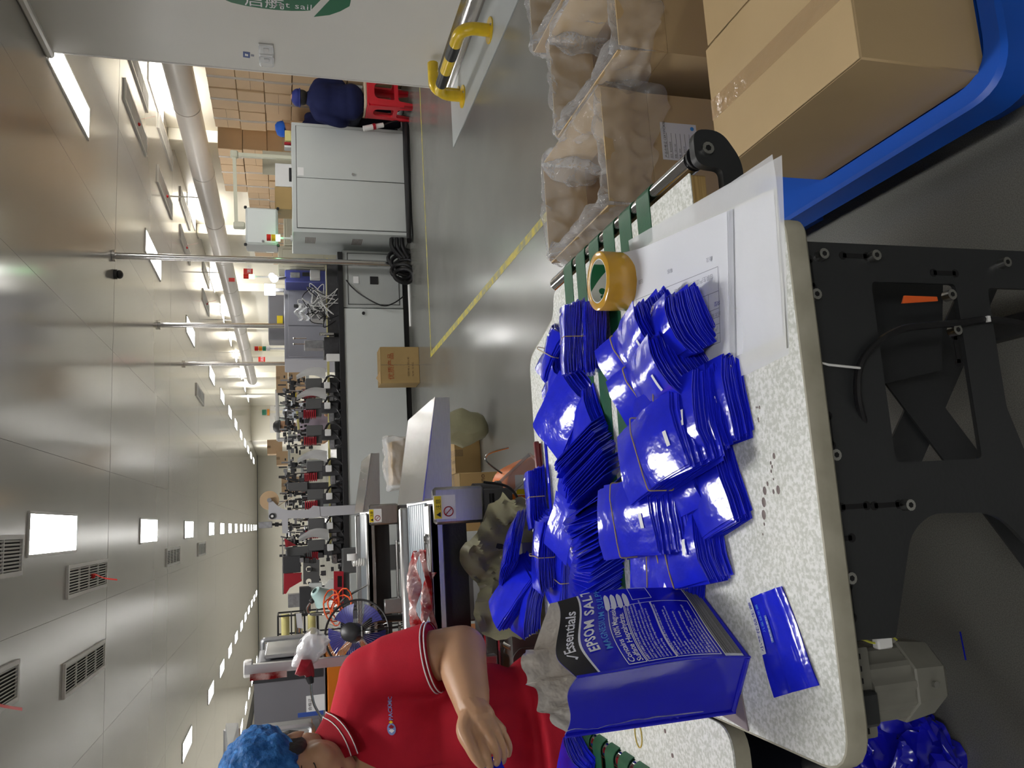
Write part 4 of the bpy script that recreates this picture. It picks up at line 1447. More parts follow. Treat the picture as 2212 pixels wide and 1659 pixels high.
# shipping label on its front
lq = [P(1433, 268, y=1.728), P(1433, 344, y=1.728), P(1503, 342, y=1.728), P(1503, 270, y=1.728)]
lx0, lx1 = min(v.x for v in lq), max(v.x for v in lq)
lz0, lz1 = min(v.z for v in lq), max(v.z for v in lq)
b = MB(); b.box((lx0, 1.7285, lz0), (lx1, 1.7294, lz1)); lab = wbuild(b, 'shipping_label', M_label, oc1, smooth=False)
lw, lh = lx1 - lx0, lz1 - lz0
for k, (s_, sz) in enumerate((('产品合格证 CERTIFICATE', 0.14), ('品名:  复合包装袋', 0.09), ('规格:  120 x 160', 0.09), ('数量:  5000', 0.09), ('批号:  2024 03', 0.09), ('日期:  合格', 0.09))):
    text(s_, lh * sz * 0.62, frame((lx0 + lw * 0.05, 1.7282, lz1 - lh * (0.13 + 0.125 * k)), (1, 0, 0), (0, 0, 1)), M_print_black, lab)
b = MB()
for k in range(6):
    z = lz1 - lh * (0.155 + 0.125 * k)
    b.box((lx0 + lw * 0.04, 1.7279, z), (lx0 + lw * 0.72, 1.7284, z + 0.0006))
xx = lx0 + lw * 0.25
r_ = random.Random(9)
while xx < lx0 + lw * 0.62:
    w_ = r_.uniform(0.0005, 0.0016)
    b.box((xx, 1.7279, lz0 + lh * 0.04), (xx + w_, 1.7284, lz0 + lh * 0.17)); xx += w_ + r_.uniform(0.0006, 0.0014)
wbuild(b, 'print_bars', M_print_black, lab, smooth=False)['kind'] = 'stuff'
b = MB(); b.cyl((lx1 - lw * 0.12, 1.7284, lz0 + lh * 0.12), (lx1 - lw * 0.12, 1.7279, lz0 + lh * 0.12), 0.0055, n=16); wbuild(b, 'round_mark', M_print_cyan, lab)

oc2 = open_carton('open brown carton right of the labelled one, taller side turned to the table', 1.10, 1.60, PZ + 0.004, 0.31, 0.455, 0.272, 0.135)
liner(oc2, 0.31, 0.455, 0.27, 0.405, 8, out_front=0.14, out_right=0.1, out_left=0.10, out_back=0.16, inside=0.2)
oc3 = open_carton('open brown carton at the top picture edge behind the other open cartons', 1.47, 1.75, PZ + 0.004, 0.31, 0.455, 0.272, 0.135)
liner(oc3, 0.31, 0.455, 0.27, 0.405, 12)

# ------------------------------------------------------------------ other cartons on the floor
M_old = mat('old_card', (0.40, 0.27, 0.11), rough=0.65, var=0.10, vscale=4)
M_redprint = mat('print_red_brown', (0.34, 0.07, 0.02), rough=0.6, var=0.0)
M_brownprint = mat('print_dark_brown', (0.10, 0.06, 0.03), rough=0.6, var=0.0)
bc = P(906, 788, z=0)
bx = thing('cardboard_box', 'old brown carton with faint red print on the floor against the grey machine base', 'cardboard box', (bc.x, bc.y + 0.14, 0))
b = MB(); b.box((-0.19, -0.14, 0), (0.19, 0.14, 0.395), bev=0.004); b.build('body', M_old, bx)
for s in (-1, 1):
    b = MB(); b.box((-0.19, 0.0015 if s > 0 else -0.14, 0.396), (0.19, 0.14 if s > 0 else -0.0015, 0.40), bev=0.001); b.build('flap', M_old, bx)
b = MB(); b.prism([(-0.19, 0.40), (-0.05, 0.40), (-0.13, 0.445)], 'y', -0.10, -0.097); b.build('torn_flap', M_kraft, bx)
b = MB(); b.box((-0.004, -0.1412, 0), (0.004, -0.1402, 0.395)); b.build('tape', M_ctape, bx, smooth=False)
inv = frame((bc.x - 0.155, bc.y - 0.0022, 0.27), (1, 0, 0), (0, 0, 1))
text('优质产品', 0.07, inv, M_redprint, bx)
text('SIZE 46 x 30 x 40', 0.028, frame((bc.x - 0.12, bc.y - 0.0022, 0.105), (1, 0, 0), (0, 0, 1)), M_brownprint, bx)
text('N.W. 12 KG', 0.028, frame((bc.x - 0.12, bc.y - 0.0022, 0.06), (1, 0, 0), (0, 0, 1)), M_brownprint, bx)

p, q = P(1040, 1020, z=0), P(1040, 932, z=0)
hB = P(982, 975, y=p.y).z
b1 = carton('cardboard_box', 'brown carton with dark lettering on the floor beyond the steel chute', p.x, p.y, 0, q.x - p.x, 0.30, hB, m=M_old, slit='y')
text('Otsuka Techno', 0.045, frame((p.x + 0.07, p.y + 0.27, hB + 0.0012), (0, -1, 0), (1, 0, 0)), M_brownprint, b1)
text('MADE IN CHINA', 0.032, frame((p.x + 0.02, p.y + 0.27, hB + 0.0012), (0, -1, 0), (1, 0, 0)), M_brownprint, b1)
p, q = P(1000, 1122, y=3.9), P(992, 1022, y=3.9)
b2 = carton('cardboard_box', 'brown carton with lettering on its side, below the nearest conveyor', p.x - 0.06, 3.9, 0, q.x - p.x + 0.06, 0.30, q.z, m=M_old, slit='x')
text('Otsuka-Techno', 0.038, frame((p.x - 0.02, 3.8985, q.z - 0.13), (1, 0, 0), (0, 0, 1)), M_brownprint, b2)
text('MADE IN CHINA', 0.028, frame((p.x - 0.0, 3.8985, q.z - 0.19), (1, 0, 0), (0, 0, 1)), M_brownprint, b2)

# carton wall of stock on the right --------------------------------------
WX, WY0, SZY, SZZ = 4.98, 8.15, 0.47, 0.305
_cm = MB(); _cm.box((0, -SZY / 2 + 0.004, 0.002), (0.40, SZY / 2 - 0.004, SZZ - 0.002), bev=0.006); _cbody = _cm.mesh('body', M_kraft_far)
_cm = MB(); _cm.box((-0.0012, -0.025, 0.0), (0, 0.025, SZZ), ); _ctape = _cm.mesh('tape', film('stock_tape', (0.80, 0.72, 0.62), alpha=0.35, rough=0.08, bump=0.6, bscale=60), smooth=False)
_cm = MB(); _cm.box((-0.001, -SZY / 2 + 0.004, SZZ / 2 - 0.0015), (0, SZY / 2 - 0.004, SZZ / 2 + 0.0015)); _cslit = _cm.mesh('slit', M_gap, smooth=False)
COLS = [(0, 7), (1, 7), (2, 7), (3, 7), (4, 7), (5, 7), (6, 7), (7, 6), (8, 6), (9, 6), (10, 5), (11, 5), (12, 6), (13, 5)]
LV = ['bottom', 'second', 'third', 'fourth', 'fifth', 'sixth', 'seventh', 'eighth']
for c, hgt in COLS:
    for lv in range(hgt):
        t = thing('stock_carton', 'brown stock carton in the wall stack, %s layer, %s column past the white wall' % (LV[lv], ORD[c]), 'cardboard box',
                  (WX + (0.0 if c < 4 else -0.13) + rnd.uniform(-0.012, 0.012), WY0 + SZY * c + (0.30 if c >= 4 else 0), lv * (SZZ + 0.001)), 0, 'stock cartons in the wall stack')
        for nm, me in (('body', _cbody), ('tape', _ctape)) + ((('slit', _cslit),) if (c + lv) % 3 == 0 else ()):
            o = bpy.data.objects.new(nm, me); COL.objects.link(o); o.parent = t
# two darker boxes in front of the stack
p = P(650, 275, y=8.9)
for k, (dy, z) in enumerate(((0, 0.0), (0, 0.33), (0, 0.66), (0.42, 0.66), (0.42, 0.33), (0.42, 0))):
    carton('carton', ['brown carton %s in the shaded pile behind the blue-capped person' % s for s in ('lowest at front', 'midway at front', 'on top at front', 'on top at back', 'midway at back', 'lowest at back')][k],
           4.42, 9.2 + dy, z * 1.36, 0.42, 0.40, 0.44, group='shaded pile of cartons', m=M_kraft_far)

# ================================================================== STEEL CONVEYORS BEHIND THE TABLE
M_ribbelt = mat('ribbed_belt', (0.16, 0.20, 0.235), rough=0.35, var=0.06, vscale=20)
M_greymach = mat('machine_grey', (0.095, 0.095, 0.098), rough=0.5, var=0.06, vscale=4, bump=0.05, bscale=180)
M_greymotor = mat('motor_dark_grey', (0.14, 0.14, 0.135), rough=0.42, var=0.06)
M_orange = mat('machine_orange', (0.68, 0.20, 0.015), rough=0.42, var=0.05, vscale=3)
M_hood = mat('hood_grey', (0.21, 0.21, 0.235), rough=0.45, var=0.04, vscale=5)
M_hoodrim = mat('hood_dark_rim', (0.035, 0.036, 0.04), rough=0.5)
M_warn = mat('warning_yellow', (0.80, 0.62, 0.02), rough=0.4, var=0.0)
M_red = mat('red_paint', (0.36, 0.012, 0.025), rough=0.4, var=0.08)
M_redfilm = mat('red_pouch_film', (0.30, 0.014, 0.016), rough=0.2, var=0.3, vscale=24, col2=(0.50, 0.34, 0.32), sharp=0.1, bump=0.3, bscale=50)
CZ = 0.95


def conveyor(name, label, Y, xl=-1.5):
    t = thing(name, label, 'conveyor', (0.0, Y, 0))
    # local frame: y from 0 (front) to 0.50 (rear)
    b = MB()
    n = 9
    w = 0.36 / n
    for k in range(n):
        y0 = 0.10 + w * k
        b.box((xl, y0, CZ - 0.02), (0.045, y0 + w - 0.004, CZ - 0.006 + 0.0), bev=0.003)
        b.cyl((0.03, y0 + 0.001, CZ - 0.022), (0.03, y0 + w - 0.005, CZ - 0.022), 0.016, n=12)
    o = b.build('belt_strips', M_ribbelt, t); o['kind'] = 'stuff'
    b = MB(); b.box((xl, 0.0, CZ - 0.03), (0.04, 0.085, CZ), bev=0.006); b.box((xl, 0.0, CZ - 0.040), (0.04, 0.012, CZ - 0.002), bev=0.003); b.build('front_rail', M_brushed, t)
    b = MB(); b.box((xl, 0.47, CZ - 0.05), (0.04, 0.52, CZ + 0.015), bev=0.006); b.build('rear_rail', M_brushed, t)
    b = MB(); b.box((xl, 0.06, CZ - 0.12), (0.02, 0.46, CZ - 0.03)); b.build('bed', M_frame, t, smooth=False)
    # box at the discharge end with the warning sticker
    b = MB(); b.box((-0.02, -0.015, CZ - 0.16), (0.085, 0.51, CZ - 0.012), bev=0.008); b.build('end_box', M_brushed, t)
    b = MB(); b.box((-0.005, -0.0165, CZ - 0.075), (0.062, -0.0155, CZ - 0.012)); b.build('sticker', M_label, t, smooth=False)
    b = MB(); b.box((-0.003, -0.0175, CZ - 0.034), (0.060, -0.0166, CZ - 0.014)); st_ = b.build('sticker_band', M_warn, t, smooth=False)
    text('▲ 注意', 0.016, frame((0.0, Y - 0.0182, CZ - 0.031), (1, 0, 0), (0, 0, 1)), M_print_black, st_)
    b = MB(); b.tube([(0.016 + 0.013 * math.cos(a), -0.017, CZ - 0.054 + 0.013 * math.sin(a)) for a in [2 * PI * k / 24 for k in range(24)]], 0.0016, n=5, closed=True)
    b.tube([(0.008, -0.017, CZ - 0.046), (0.024, -0.017, CZ - 0.062)], 0.0014, n=5); b.build('no_hands_sign', M_red, t)
    # sloping stainless chute over the end: side profile tapers away to the right
    prof = [(0.055, CZ - 0.07), (0.055, CZ + 0.012), (0.345, CZ - 0.035), (0.345, CZ - 0.075)]
    b = MB(); b.prism(prof, 'y', 0.0, 0.52); b.build('chute', M_brushed, t, smooth=False)
    b = MB(); b.prism([(0.05, CZ + 0.013), (0.346, CZ - 0.034), (0.346, CZ - 0.031), (0.05, CZ + 0.017)], 'y', -0.006, 0.526); b.build('chute_lid', M_steel, t, smooth=False)
    # lower frame, rods, motor, gearbox
    b = MB(); b.box((-0.11, 0.0, CZ - 0.25), (0.075, 0.03, CZ - 0.155), bev=0.004); b.build('bracket_plate', M_greymach, t)
    b = MB(); b.tube(round_poly([(-0.005, CZ - 0.185), (0.06, CZ - 0.185)], 0, 2) and [(-0.005, -0.004, CZ - 0.185), (0.06, -0.004, CZ - 0.185)], 0.007, n=8); b.build('adjust_slot', M_slot, t)
    b = MB(); b.cyl((0.025, -0.002, CZ - 0.185), (0.025, -0.014, CZ - 0.185), 0.010, n=12); b.build('adjust_bolt', M_bolt, t)
    b = MB(); b.cbox((-0.075, -0.008, CZ - 0.19), (0.05, 0.03, 0.045), bev=0.003); b.build('sensor', M_black, t)
    for z in (0.15, 0.19):
        b = MB(); b.cyl((xl, 0.02, CZ - z), (-0.10, 0.02, CZ - z), 0.007, n=8); b.build('tie_rod', M_steel, t)
    for x in (-0.42, -0.62):
        b = MB(); b.cbox((x, 0.0, CZ - 0.125), (0.07, 0.03, 0.10), bev=0.004); b.build('clamp', M_alu, t)
    b = MB(); b.box((xl + 0.1, 0.06, 0.30), (-0.17, 0.46, CZ - 0.22), bev=0.01); b.build('side_plate', M_greymach, t)
    b = MB()
    b.tube([(-0.085, 0.0, CZ - 0.255), (-0.145, 0.0, CZ - 0.255)], 0.047, n=8)
    b.tube([(-0.146, 0.0, CZ - 0.255), (-0.23, 0.0, CZ - 0.255)], 0.044, n=24)
    for x in (-0.15, -0.19, -0.225):
        b.tube([(x, 0.0, CZ - 0.255), (x - 0.004, 0.0, CZ - 0.255)], 0.046, n=24)
    b.box((-0.40, -0.045, CZ - 0.30), (-0.232, 0.045, CZ - 0.21), bev=0.012, seg=2)
    b.build('motor', M_greymotor, t)
    b = MB()
    oct_ = round_poly([(-0.49, CZ - 0.34), (-0.39, CZ - 0.34), (-0.37, CZ - 0.32), (-0.37, CZ - 0.23), (-0.39, CZ - 0.21), (-0.49, CZ - 0.21), (-0.51, CZ - 0.23), (-0.51, CZ - 0.32)], 0.01)
    b.prism(oct_, 'y', -0.05, 0.06); b.build('gearbox', M_greymotor, t)
    b = MB(); b.cyl((-0.44, -0.05, CZ - 0.275), (-0.44, -0.058, CZ - 0.275), 0.043, n=28); b.build('cap', M_black, t)
    b = MB(); b.cyl((-0.44, -0.058, CZ - 0.275), (-0.44, -0.0605, CZ - 0.275), 0.030, n=28); b.build('cap_ring', M_frame, t)
    for x in (-0.37, -0.52):
        b = MB(); b.cyl((x, 0.045, CZ - 0.215), (x, -0.03, CZ - 0.215), 0.009, n=10); b.build('bolt', M_bolt, t)
    b = MB(); b.tube(spline([(-0.07, -0.01, CZ - 0.215), (-0.02, -0.03, CZ - 0.27), (0.07, -0.02, CZ - 0.24), (0.095, 0.02, CZ - 0.17)], 6), 0.0042, n=6); b.build('cable', M_cable, t)
    for x in (xl + 0.15, -0.25):
        for y in (0.10, 0.42):
            b = MB(); b.box((x - 0.03, y - 0.03, 0), (x + 0.03, y + 0.03, 0.31), bev=0.004); b.build('leg', M_frame, t)
    return t


cv1 = conveyor('outfeed_conveyor', 'nearest stainless outfeed conveyor with ribbed belt and sloping chute behind the table', 2.235)
cv2 = conveyor('outfeed_conveyor', 'farther stainless outfeed conveyor, behind the nearest one and before the grey machine', 4.08, -0.64)
# dark elbow and clear tube under the nearest end box
b = MB(); b.cyl((0.055, 2.36, CZ - 0.16), (0.055, 2.36, CZ - 0.235), 0.042, n=20); b.cyl((0.055, 2.36, CZ - 0.232), (0.055, 2.36, CZ - 0.245), 0.047, n=20)
wbuild(b, 'drop_pipe', M_greymach, cv1)
b = MB(); b.cyl((0.06, 2.36, CZ - 0.24), (0.16, 2.34, CZ - 0.36), 0.030, n=16); wbuild(b, 'clear_hose', film('hose_film', (0.7, 0.7, 0.75), alpha=0.3, rough=0.1, bump=0.1), cv1)
# things on the conveyors
p = P(925, 1250, z=CZ)
wr = thing('wrench', 'chrome wrench lying along the rail of the nearest conveyor', 'wrench', (p.x + 0.03, 2.275, CZ + 0.001))
b = MB(); b.tube([(-0.10, 0, 0.004), (-0.02, 0, 0.005), (0.07, 0.0, 0.004)], [0.005, 0.004, 0.005], n=8); b.build('shaft', M_chrome, wr)
b = MB(); b.tube([(0.082 + 0.012 * math.cos(a), 0.012 * math.sin(a), 0.004) for a in [2 * PI * k / 16 for k in range(16)]], 0.004, n=6, closed=True); b.build('ring_end', M_chrome, wr)
b = MB(); b.prism([(-0.10, -0.006), (-0.125, -0.013), (-0.118, -0.004), (-0.118, 0.004), (-0.125, 0.013), (-0.10, 0.006)], 'z', 0.0, 0.008); b.build('open_end', M_chrome, wr)
for k, (py, yo, L, ry, lab) in enumerate(((1255, 0.045, 0.30, -6, 'crumpled red and white pouch leaning on the conveyor rail'), (1290, 0.02, 0.26, 4, 'dark red pouch fallen half off the conveyor rail, beside the red sleeve'))):
    p = P(930, py, z=CZ)
    b = MB()
    b.grid(lambda u, v: Vector(((0.5 - u) * L, (v - 0.5) * 0.034, 0.02 + 0.030 * math.sin(PI * u) * (1 - k * 0.5) + 0.012 * math.sin(u * 15 + v * 7) + 0.016 * math.sin(PI * v))), 20, 6)
    b.grid(lambda u, v: Vector(((0.5 - u) * L, (v - 0.5) * 0.034, 0.006 + 0.01 * math.sin(u * 15 + v * 7) * 0.4)), 20, 6)
    tag(b.build('red_pouch', M_redfilm, loc=(p.x - 0.06, 2.285 - yo, CZ - 0.02 * k), fix=False), lab, 'pouch').rotation_euler = (R(20), R(ry), R(-4))

# ------------------------------------------------------------------ packing machines to the left: orange base, grey hood with bail handle
def packing_machine(label, x1, y0, W_, D_, z0, z1, tilt, hl):
    t = thing('packing_machine', label, 'machine', (x1 - W_ / 2, y0 + D_ / 2, 0))
    hx, hy = W_ / 2, D_ / 2
    b = MB(); b.box((-hx, -hy, 0.12), (hx, hy, z0), bev=0.006); b.build('orange_base', M_orange, t)
    b = MB(); b.box((-hx + 0.05, -hy - 0.004, 0.2), (hx - 0.05, -hy + 0.001, z0 - 0.09), bev=0.003); b.box((hx - 0.001, -hy + 0.05, 0.2), (hx + 0.004, hy - 0.05, z0 - 0.09), bev=0.003); b.build('access_panel', M_orange, t)
    for sx in (-1, 1):
        for sy in (-1, 1):
            b = MB(); b.cyl((sx * (hx - 0.06), sy * (hy - 0.06), 0), (sx * (hx - 0.06), sy * (hy - 0.06), 0.13), 0.03, n=10); b.build('foot', M_frame, t)
    prof = round_poly([(-hx, z0 + 0.01), (hx, z0 + 0.01), (hx, z1 - 0.02), (hx - 0.05, z1), (-hx, z1)], [0, 0.01, 0.03, 0.03, 0])
    b = MB(); b.prism(prof, 'y', -hy, hy); b.build('hood', M_hood, t, ang=50)
    b = MB(); b.prism(round_poly([(hx - 0.09, z0 + 0.02), (hx + 0.006, z0 + 0.02), (hx + 0.006, z1 - 0.02), (hx - 0.04, z1 + 0.006), (hx - 0.09, z1 + 0.006)], [0, 0.01, 0.03, 0.02, 0]), 'y', -hy - 0.004, -hy + 0.04); b.build('hood_edge', M_hoodrim, t)
    # flat aluminium bail handle on top side
    b = MB()
    b.box((hx + 0.01, -hy + 0.06, z0 + 0.05), (hx + 0.03, hy - 0.10, z1 - 0.05), bev=0.004); b.build('side_guard', M_alu, t)
    b = MB()
    b.tube(round_poly([(hx + 0.02, z0 + 0.06), (hx + 0.02 + hl, z0 + 0.06), (hx + 0.02 + hl, z1 - 0.03), (hx + 0.02, z1 - 0.03)], 0.02) and [Vector((x, -0.02, z)) for x, z in round_poly([(hx + 0.02, z0 + 0.06), (hx + 0.02 + hl, z0 + 0.06), (hx + 0.02 + hl, z1 - 0.03), (hx + 0.02, z1 - 0.03)], [0, 0.02, 0.02, 0])], 0.014, n=8)
    b.build('bail_handle', M_alu, t)
    return t


pm1 = packing_machine('near grey-hooded packing machine with orange base behind the red-shirted person', -0.86, 3.10, 0.9, 0.75, 1.19, 1.50, 0, 0.05)
pm2 = packing_machine('farther grey-hooded packing machine with orange base, beyond the grey arch post', -0.66, 4.25, 0.9, 0.70, 1.15, 1.50, 0, 0.05)
b = MB(); b.box((-0.42, -0.35, -0.0), (0.42, -0.346, 0.0)); b.bm.free()
# white label on the near hood
q = P(680, 1517, y=3.10); b = MB(); b.box((q.x - 0.03, 3.096, q.z - 0.035), (q.x + 0.025, 3.0995, q.z + 0.03)); lb = wbuild(b, 'maker_plate', M_label, pm1, smooth=False)
b = MB(); b.box((q.x - 0.045, 3.095, q.z - 0.03), (q.x - 0.03, 3.0994, q.z + 0.06)); wbuild(b, 'blue_tab', mat('tab_blue', (0.03, 0.08, 0.35), rough=0.4), pm1, smooth=False)
text('合格证', 0.014, frame((q.x - 0.026, 3.0955, q.z + 0.012), (1, 0, 0), (0, 0, 1)), M_print_black, lb)
# grey arch post with cross arm in front of the hoods
arch = thing('machine_arch', 'grey square arch post crossing between the two grey-hooded machines', 'machine post', (-0.5, 2.96, 0))
a0 = P(528, 1446, y=2.98); a1 = P(860, 1418, y=2.98)
b = MB(); b.tube([a0, P(690, 1432, y=2.98), Vector((a1.x, 2.98, 0.0))], 0.022, n=4); wbuild(b, 'post', M_alu, arch, smooth=False)
b = MB(); b.cbox((a0.x, 2.99, a0.z - 0.012), (0.055, 0.05, 0.03), bev=0.004); wbuild(b, 'post_cap', M_trimw, arch)
a2 = P(470, 1640, y=2.5); a3 = P(500, 1575, y=2.75)
b = MB(); b.tube([P(690, 1668, y=2.35), P(505, 1645, y=2.5), a3], 0.026, n=4); wbuild(b, 'near_post', M_alu, arch, smooth=False)
b = MB(); b.tube([a3, Vector((-1.1, 2.75, a3.z))], 0.024, n=8); wbuild(b, 'knuckle', M_alu, arch)
# red pouch taped on the far handle
b = MB(); c = P(580, 1460, y=2.93); b.grid(lambda u, v: c + Vector(((v - 0.5) * 0.022, 0.004 * math.sin(9 * u), (0.5 - u) * 0.12)), 10, 3); bmesh.ops.solidify(b.bm, geom=b.bm.faces, thickness=0.002)
tag(b.build('red_sample_pouch', M_redfilm), 'small red and white sample pouch stuck on the grey arch post', 'pouch')

# ------------------------------------------------------------------ clip fan
fc = P(771, 1368, y=3.02)
fan = thing('fan', 'black caged fan with blue-violet blades clamped behind the red sleeve', 'fan', (fc.x, 3.02, fc.z))
FR_ = 0.118
M_blade = mat('fan_blade_violet', (0.10, 0.10, 0.42), rough=0.3, var=0.05, alpha=1.0)
ax = Matrix.Rotation(R(12), 4, 'Z') @ Matrix.Rotation(R(-20), 4, 'X')
b = MB(); b.tube([ax @ Vector((FR_ * math.cos(a), 0, FR_ * math.sin(a))) for a in [2 * PI * k / 48 for k in range(48)]], 0.004, n=6, closed=True); b.build('cage_rim', M_black, fan)
b = MB()
for k in range(60):
    a = 2 * PI * k / 60
    b.tube([ax @ Vector((0.022 * math.cos(a), -0.045, 0.022 * math.sin(a))), ax @ Vector((0.075 * math.cos(a), -0.04, 0.075 * math.sin(a))), ax @ Vector((FR_ * math.cos(a), 0, FR_ * math.sin(a)))], 0.00055, n=3, cap=False)
    b.tube([ax @ Vector((0.022 * math.cos(a), 0.04, 0.022 * math.sin(a))), ax @ Vector((FR_ * math.cos(a), 0, FR_ * math.sin(a)))], 0.00055, n=3, cap=False)
b.build('cage_wires', M_steel, fan)['kind'] = 'stuff'
for k in range(5):
    a0_ = 2 * PI * k / 5 + 0.5
    b = MB()
    b.grid(lambda u, v: ax @ Vector(((0.02 + 0.085 * u) * math.cos(a0_ + (v - 0.5) * (0.5 + 0.45 * u)), 0.012 * (v - 0.5) * 2, (0.02 + 0.085 * u) * math.sin(a0_ + (v - 0.5) * (0.5 + 0.45 * u)))), 6, 5)
    bmesh.ops.solidify(b.bm, geom=b.bm.faces, thickness=0.0015)
    b.build('blade', M_blade, fan)
b = MB(); b.tube([ax @ Vector((0, -0.10, 0)), ax @ Vector((0, -0.095, 0)), ax @ Vector((0, -0.03, 0)), ax @ Vector((0, 0.0, 0))], [0.026, 0.033, 0.036, 0.028], n=24); mh = b.build('motor', M_black, fan)
b = MB(); b.cbox(tuple(ax @ Vector((0.0, -0.066, -0.035))), (0.034, 0.024, 0.004)); b.build('rating_label', M_label, fan)
b = MB(); b.tube([ax @ Vector((0, -0.05, -0.02)), Vector((0.045, 0.0, -0.06)), Vector((0.04, 0.0, -0.16)), Vector((0.04, 0.0, -0.21))], 0.013, n=8); b.build('clamp_arm', M_black, fan)
b = MB(); b.tube(spline([ax @ Vector((0, -0.08, -0.02)), Vector((0.02, -0.09, -0.10)), Vector((0.03, -0.06, -0.17)), Vector((0.09, -0.03, -0.20))], 6), 0.0022, n=6); b.build('flex', M_cable, fan)

# ------------------------------------------------------------------ lamps, cords, small gear by the fan
c = P(690, 1285, y=3.4)
lamp = thing('gooseneck_lamp', 'pale green bell lamp on a bent white gooseneck above the fan', 'lamp', tuple(c))
b = MB(); b.lathe([(0.012, 0.03), (0.022, 0.026), (0.032, 0.0), (0.046, -0.03), (0.044, -0.03), (0.03, -0.002), (0.0, 0.02)], 24, M=Matrix.Rotation(R(30), 4, 'X') @ Matrix.Rotation(R(40), 4, 'Y')); b.build('shade', mat('shade_green', (0.42, 0.60, 0.58), rough=0.35), lamp)
b = MB(); b.tube(spline([Vector((-0.02, 0, 0.03)), Vector((-0.05, 0, 0.05)), Vector((-0.075, 0, 0.03)), Vector((-0.07, 0, -0.05)), Vector((-0.05, 0.3, -0.12)), Vector((-0.03, 0.72, CZ - c.z))], 6), 0.005, n=8); b.build('gooseneck', M_steel, lamp)
b = MB(); b.sphere((-0.022, 0, 0.03), 0.011, 10, 8); b.build('joint', M_black, lamp)
# red hose lamp with a plastic bag over it
c = P(665, 1425, y=2.75)
rl = thing('gooseneck_lamp', 'red-headed gooseneck lamp bagged in clear plastic beside the person', 'lamp', tuple(c))
P_ = lambda px, py, y=2.75: P(px, py, y=y) - c
b = MB(); b.tube([P_(645, 1437), P_(660, 1442), P_(668, 1452), P_(672, 1463)], [0.030, 0.032, 0.018, 0.011], n=16); b.build('shade', M_red, rl)
b = MB(); b.tube([P_(668, 1460), P_(672, 1476)], [0.015, 0.009], n=12); b.build('collar', M_black, rl)
b = MB(); b.tube(spline([P_(672, 1474), P_(673, 1495), P_(680, 1525), P_(700, 1556), P_(720, 1575), Vector((-0.88, 3.12, 1.05)) - c], 6), 0.0042, n=8); b.build('gooseneck', M_steel, rl)
b = MB()
b.grid(lambda u, v: (P_(690, 1370) * (1 - u) + P_(646, 1440) * u) + (0.032 + 0.006 * math.sin(5 * u)) * Vector((math.cos(2 * PI * v) * 0.6 + 0.25 * math.sin(v * 12), math.sin(2 * PI * v) * 0.7, math.cos(2 * PI * v + 0.4))) + Vector((0, 0, 0.004 * math.sin(19 * u + 11 * v))), 14, 20)
b.build('plastic_bag', film('bag_film_white', (0.88, 0.88, 0.9), alpha=0.5, rough=0.15, bump=0.5, bscale=30), rl, fix=False)
b = MB(); pts = []
c2 = P(720, 1310, y=3.35)
for k in range(60):
    a = k * 0.55
    pts.append(c2 + Vector((0.045 * math.cos(a) + 0.03 * math.sin(0.21 * k), 0.02 * math.sin(0.7 * k), 0.03 * math.sin(a) - 0.02 + 0.03 * math.sin(0.13 * k))))
b.tube(pts, 0.003, n=6)
tag(b.build('air_hose', mat('orange_cord', (0.9, 0.13, 0.03), rough=0.4)), 'tangled orange air hose hanging above the fan', 'hose')
c3 = P(770, 1215, y=4.2)
b = MB()
for k in range(5):
    b.tube([c3 + Vector((0.016 * math.cos(a), 0.016 * math.sin(a), 0.02 - 0.012 * k - 0.012 * a / 6.3)) for a in [2 * PI * i / 14 for i in range(15)]], 0.005, n=6)
lamp2 = thing('energy_saving_lamp', 'white spiral energy-saving bulb lying on the farther conveyor', 'light bulb', tuple(c3))
wbuild(b, 'spiral_tube', mat('bulb_glass', (0.85, 0.85, 0.82), rough=0.2), lamp2)
b = MB(); b.cyl(c3 + Vector((0.012, 0, 0.02)), c3 + Vector((0.045, 0, 0.02)), 0.027, n=18); wbuild(b, 'base', M_white, lamp2)

# ------------------------------------------------------------------ woven sack, orange bin, crumpled plastic
M_sack = mat('woven_sack', (0.40, 0.385, 0.24), rough=0.42, var=0.16, vscale=7, bump=0.35, bscale=20, spec=0.5, sharp=0.4)
sk = thing('woven_sack', 'open olive woven sack full of blue pouches standing behind the table', 'sack', (-0.09, 2.03, 0))
outl = [P(a, c_, y=2.03) for a, c_ in ((1150, 1092), (1088, 1102), (1040, 1130), (1002, 1190), (1000, 1232), (1040, 1255), (1065, 1290), (1090, 1335), (1140, 1380), (1180, 1380))]
xr, xl = outl[0].x, outl[-1].x
cxs = (xr + xl) / 2 + 0.02


def sackf(u, v):
    """u round the mouth, v from the rim down to the floor"""
    a = 2 * PI * u
    rx, ry = 0.152, 0.135
    k = 1 + 0.10 * math.sin(PI * min(1, v * 1.2))
    si, co_ = math.sin(a), math.cos(a)
    back_ = max(0.0, si) ** 0.8
    x = cxs + rx * co_ * k * (1 + 0.10 * (1 - v) * back_)
    y = 2.03 + ry * si * k + 0.05 * back_ * (1 - v)
    rim = 0.715 + 0.135 * back_ - 0.015 * co_ + 0.020 * math.sin(5 * a + 1)
    z = rim * (1 - v) + 0.002 * v
    q = Vector((co_ * 0.16, si * 0.13, z))
    lip = 0.035 * max(0, 1 - v / 0.07) * (0.5 + 0.5 * math.sin(3 * a))
    return Vector((x + lip * co_, y + lip * si, z)) + nz(q, 11) * 0.026 + (Vector((co_, si, 0)) * (0.035 * (0.35 - abs(nz(q, 16).x)) + 0.022 * (0.35 - abs(nz(q + Vector((3, 0, 0)), 34).y)))) + nz(q + Vector((5, 2, 1)), 50) * 0.006


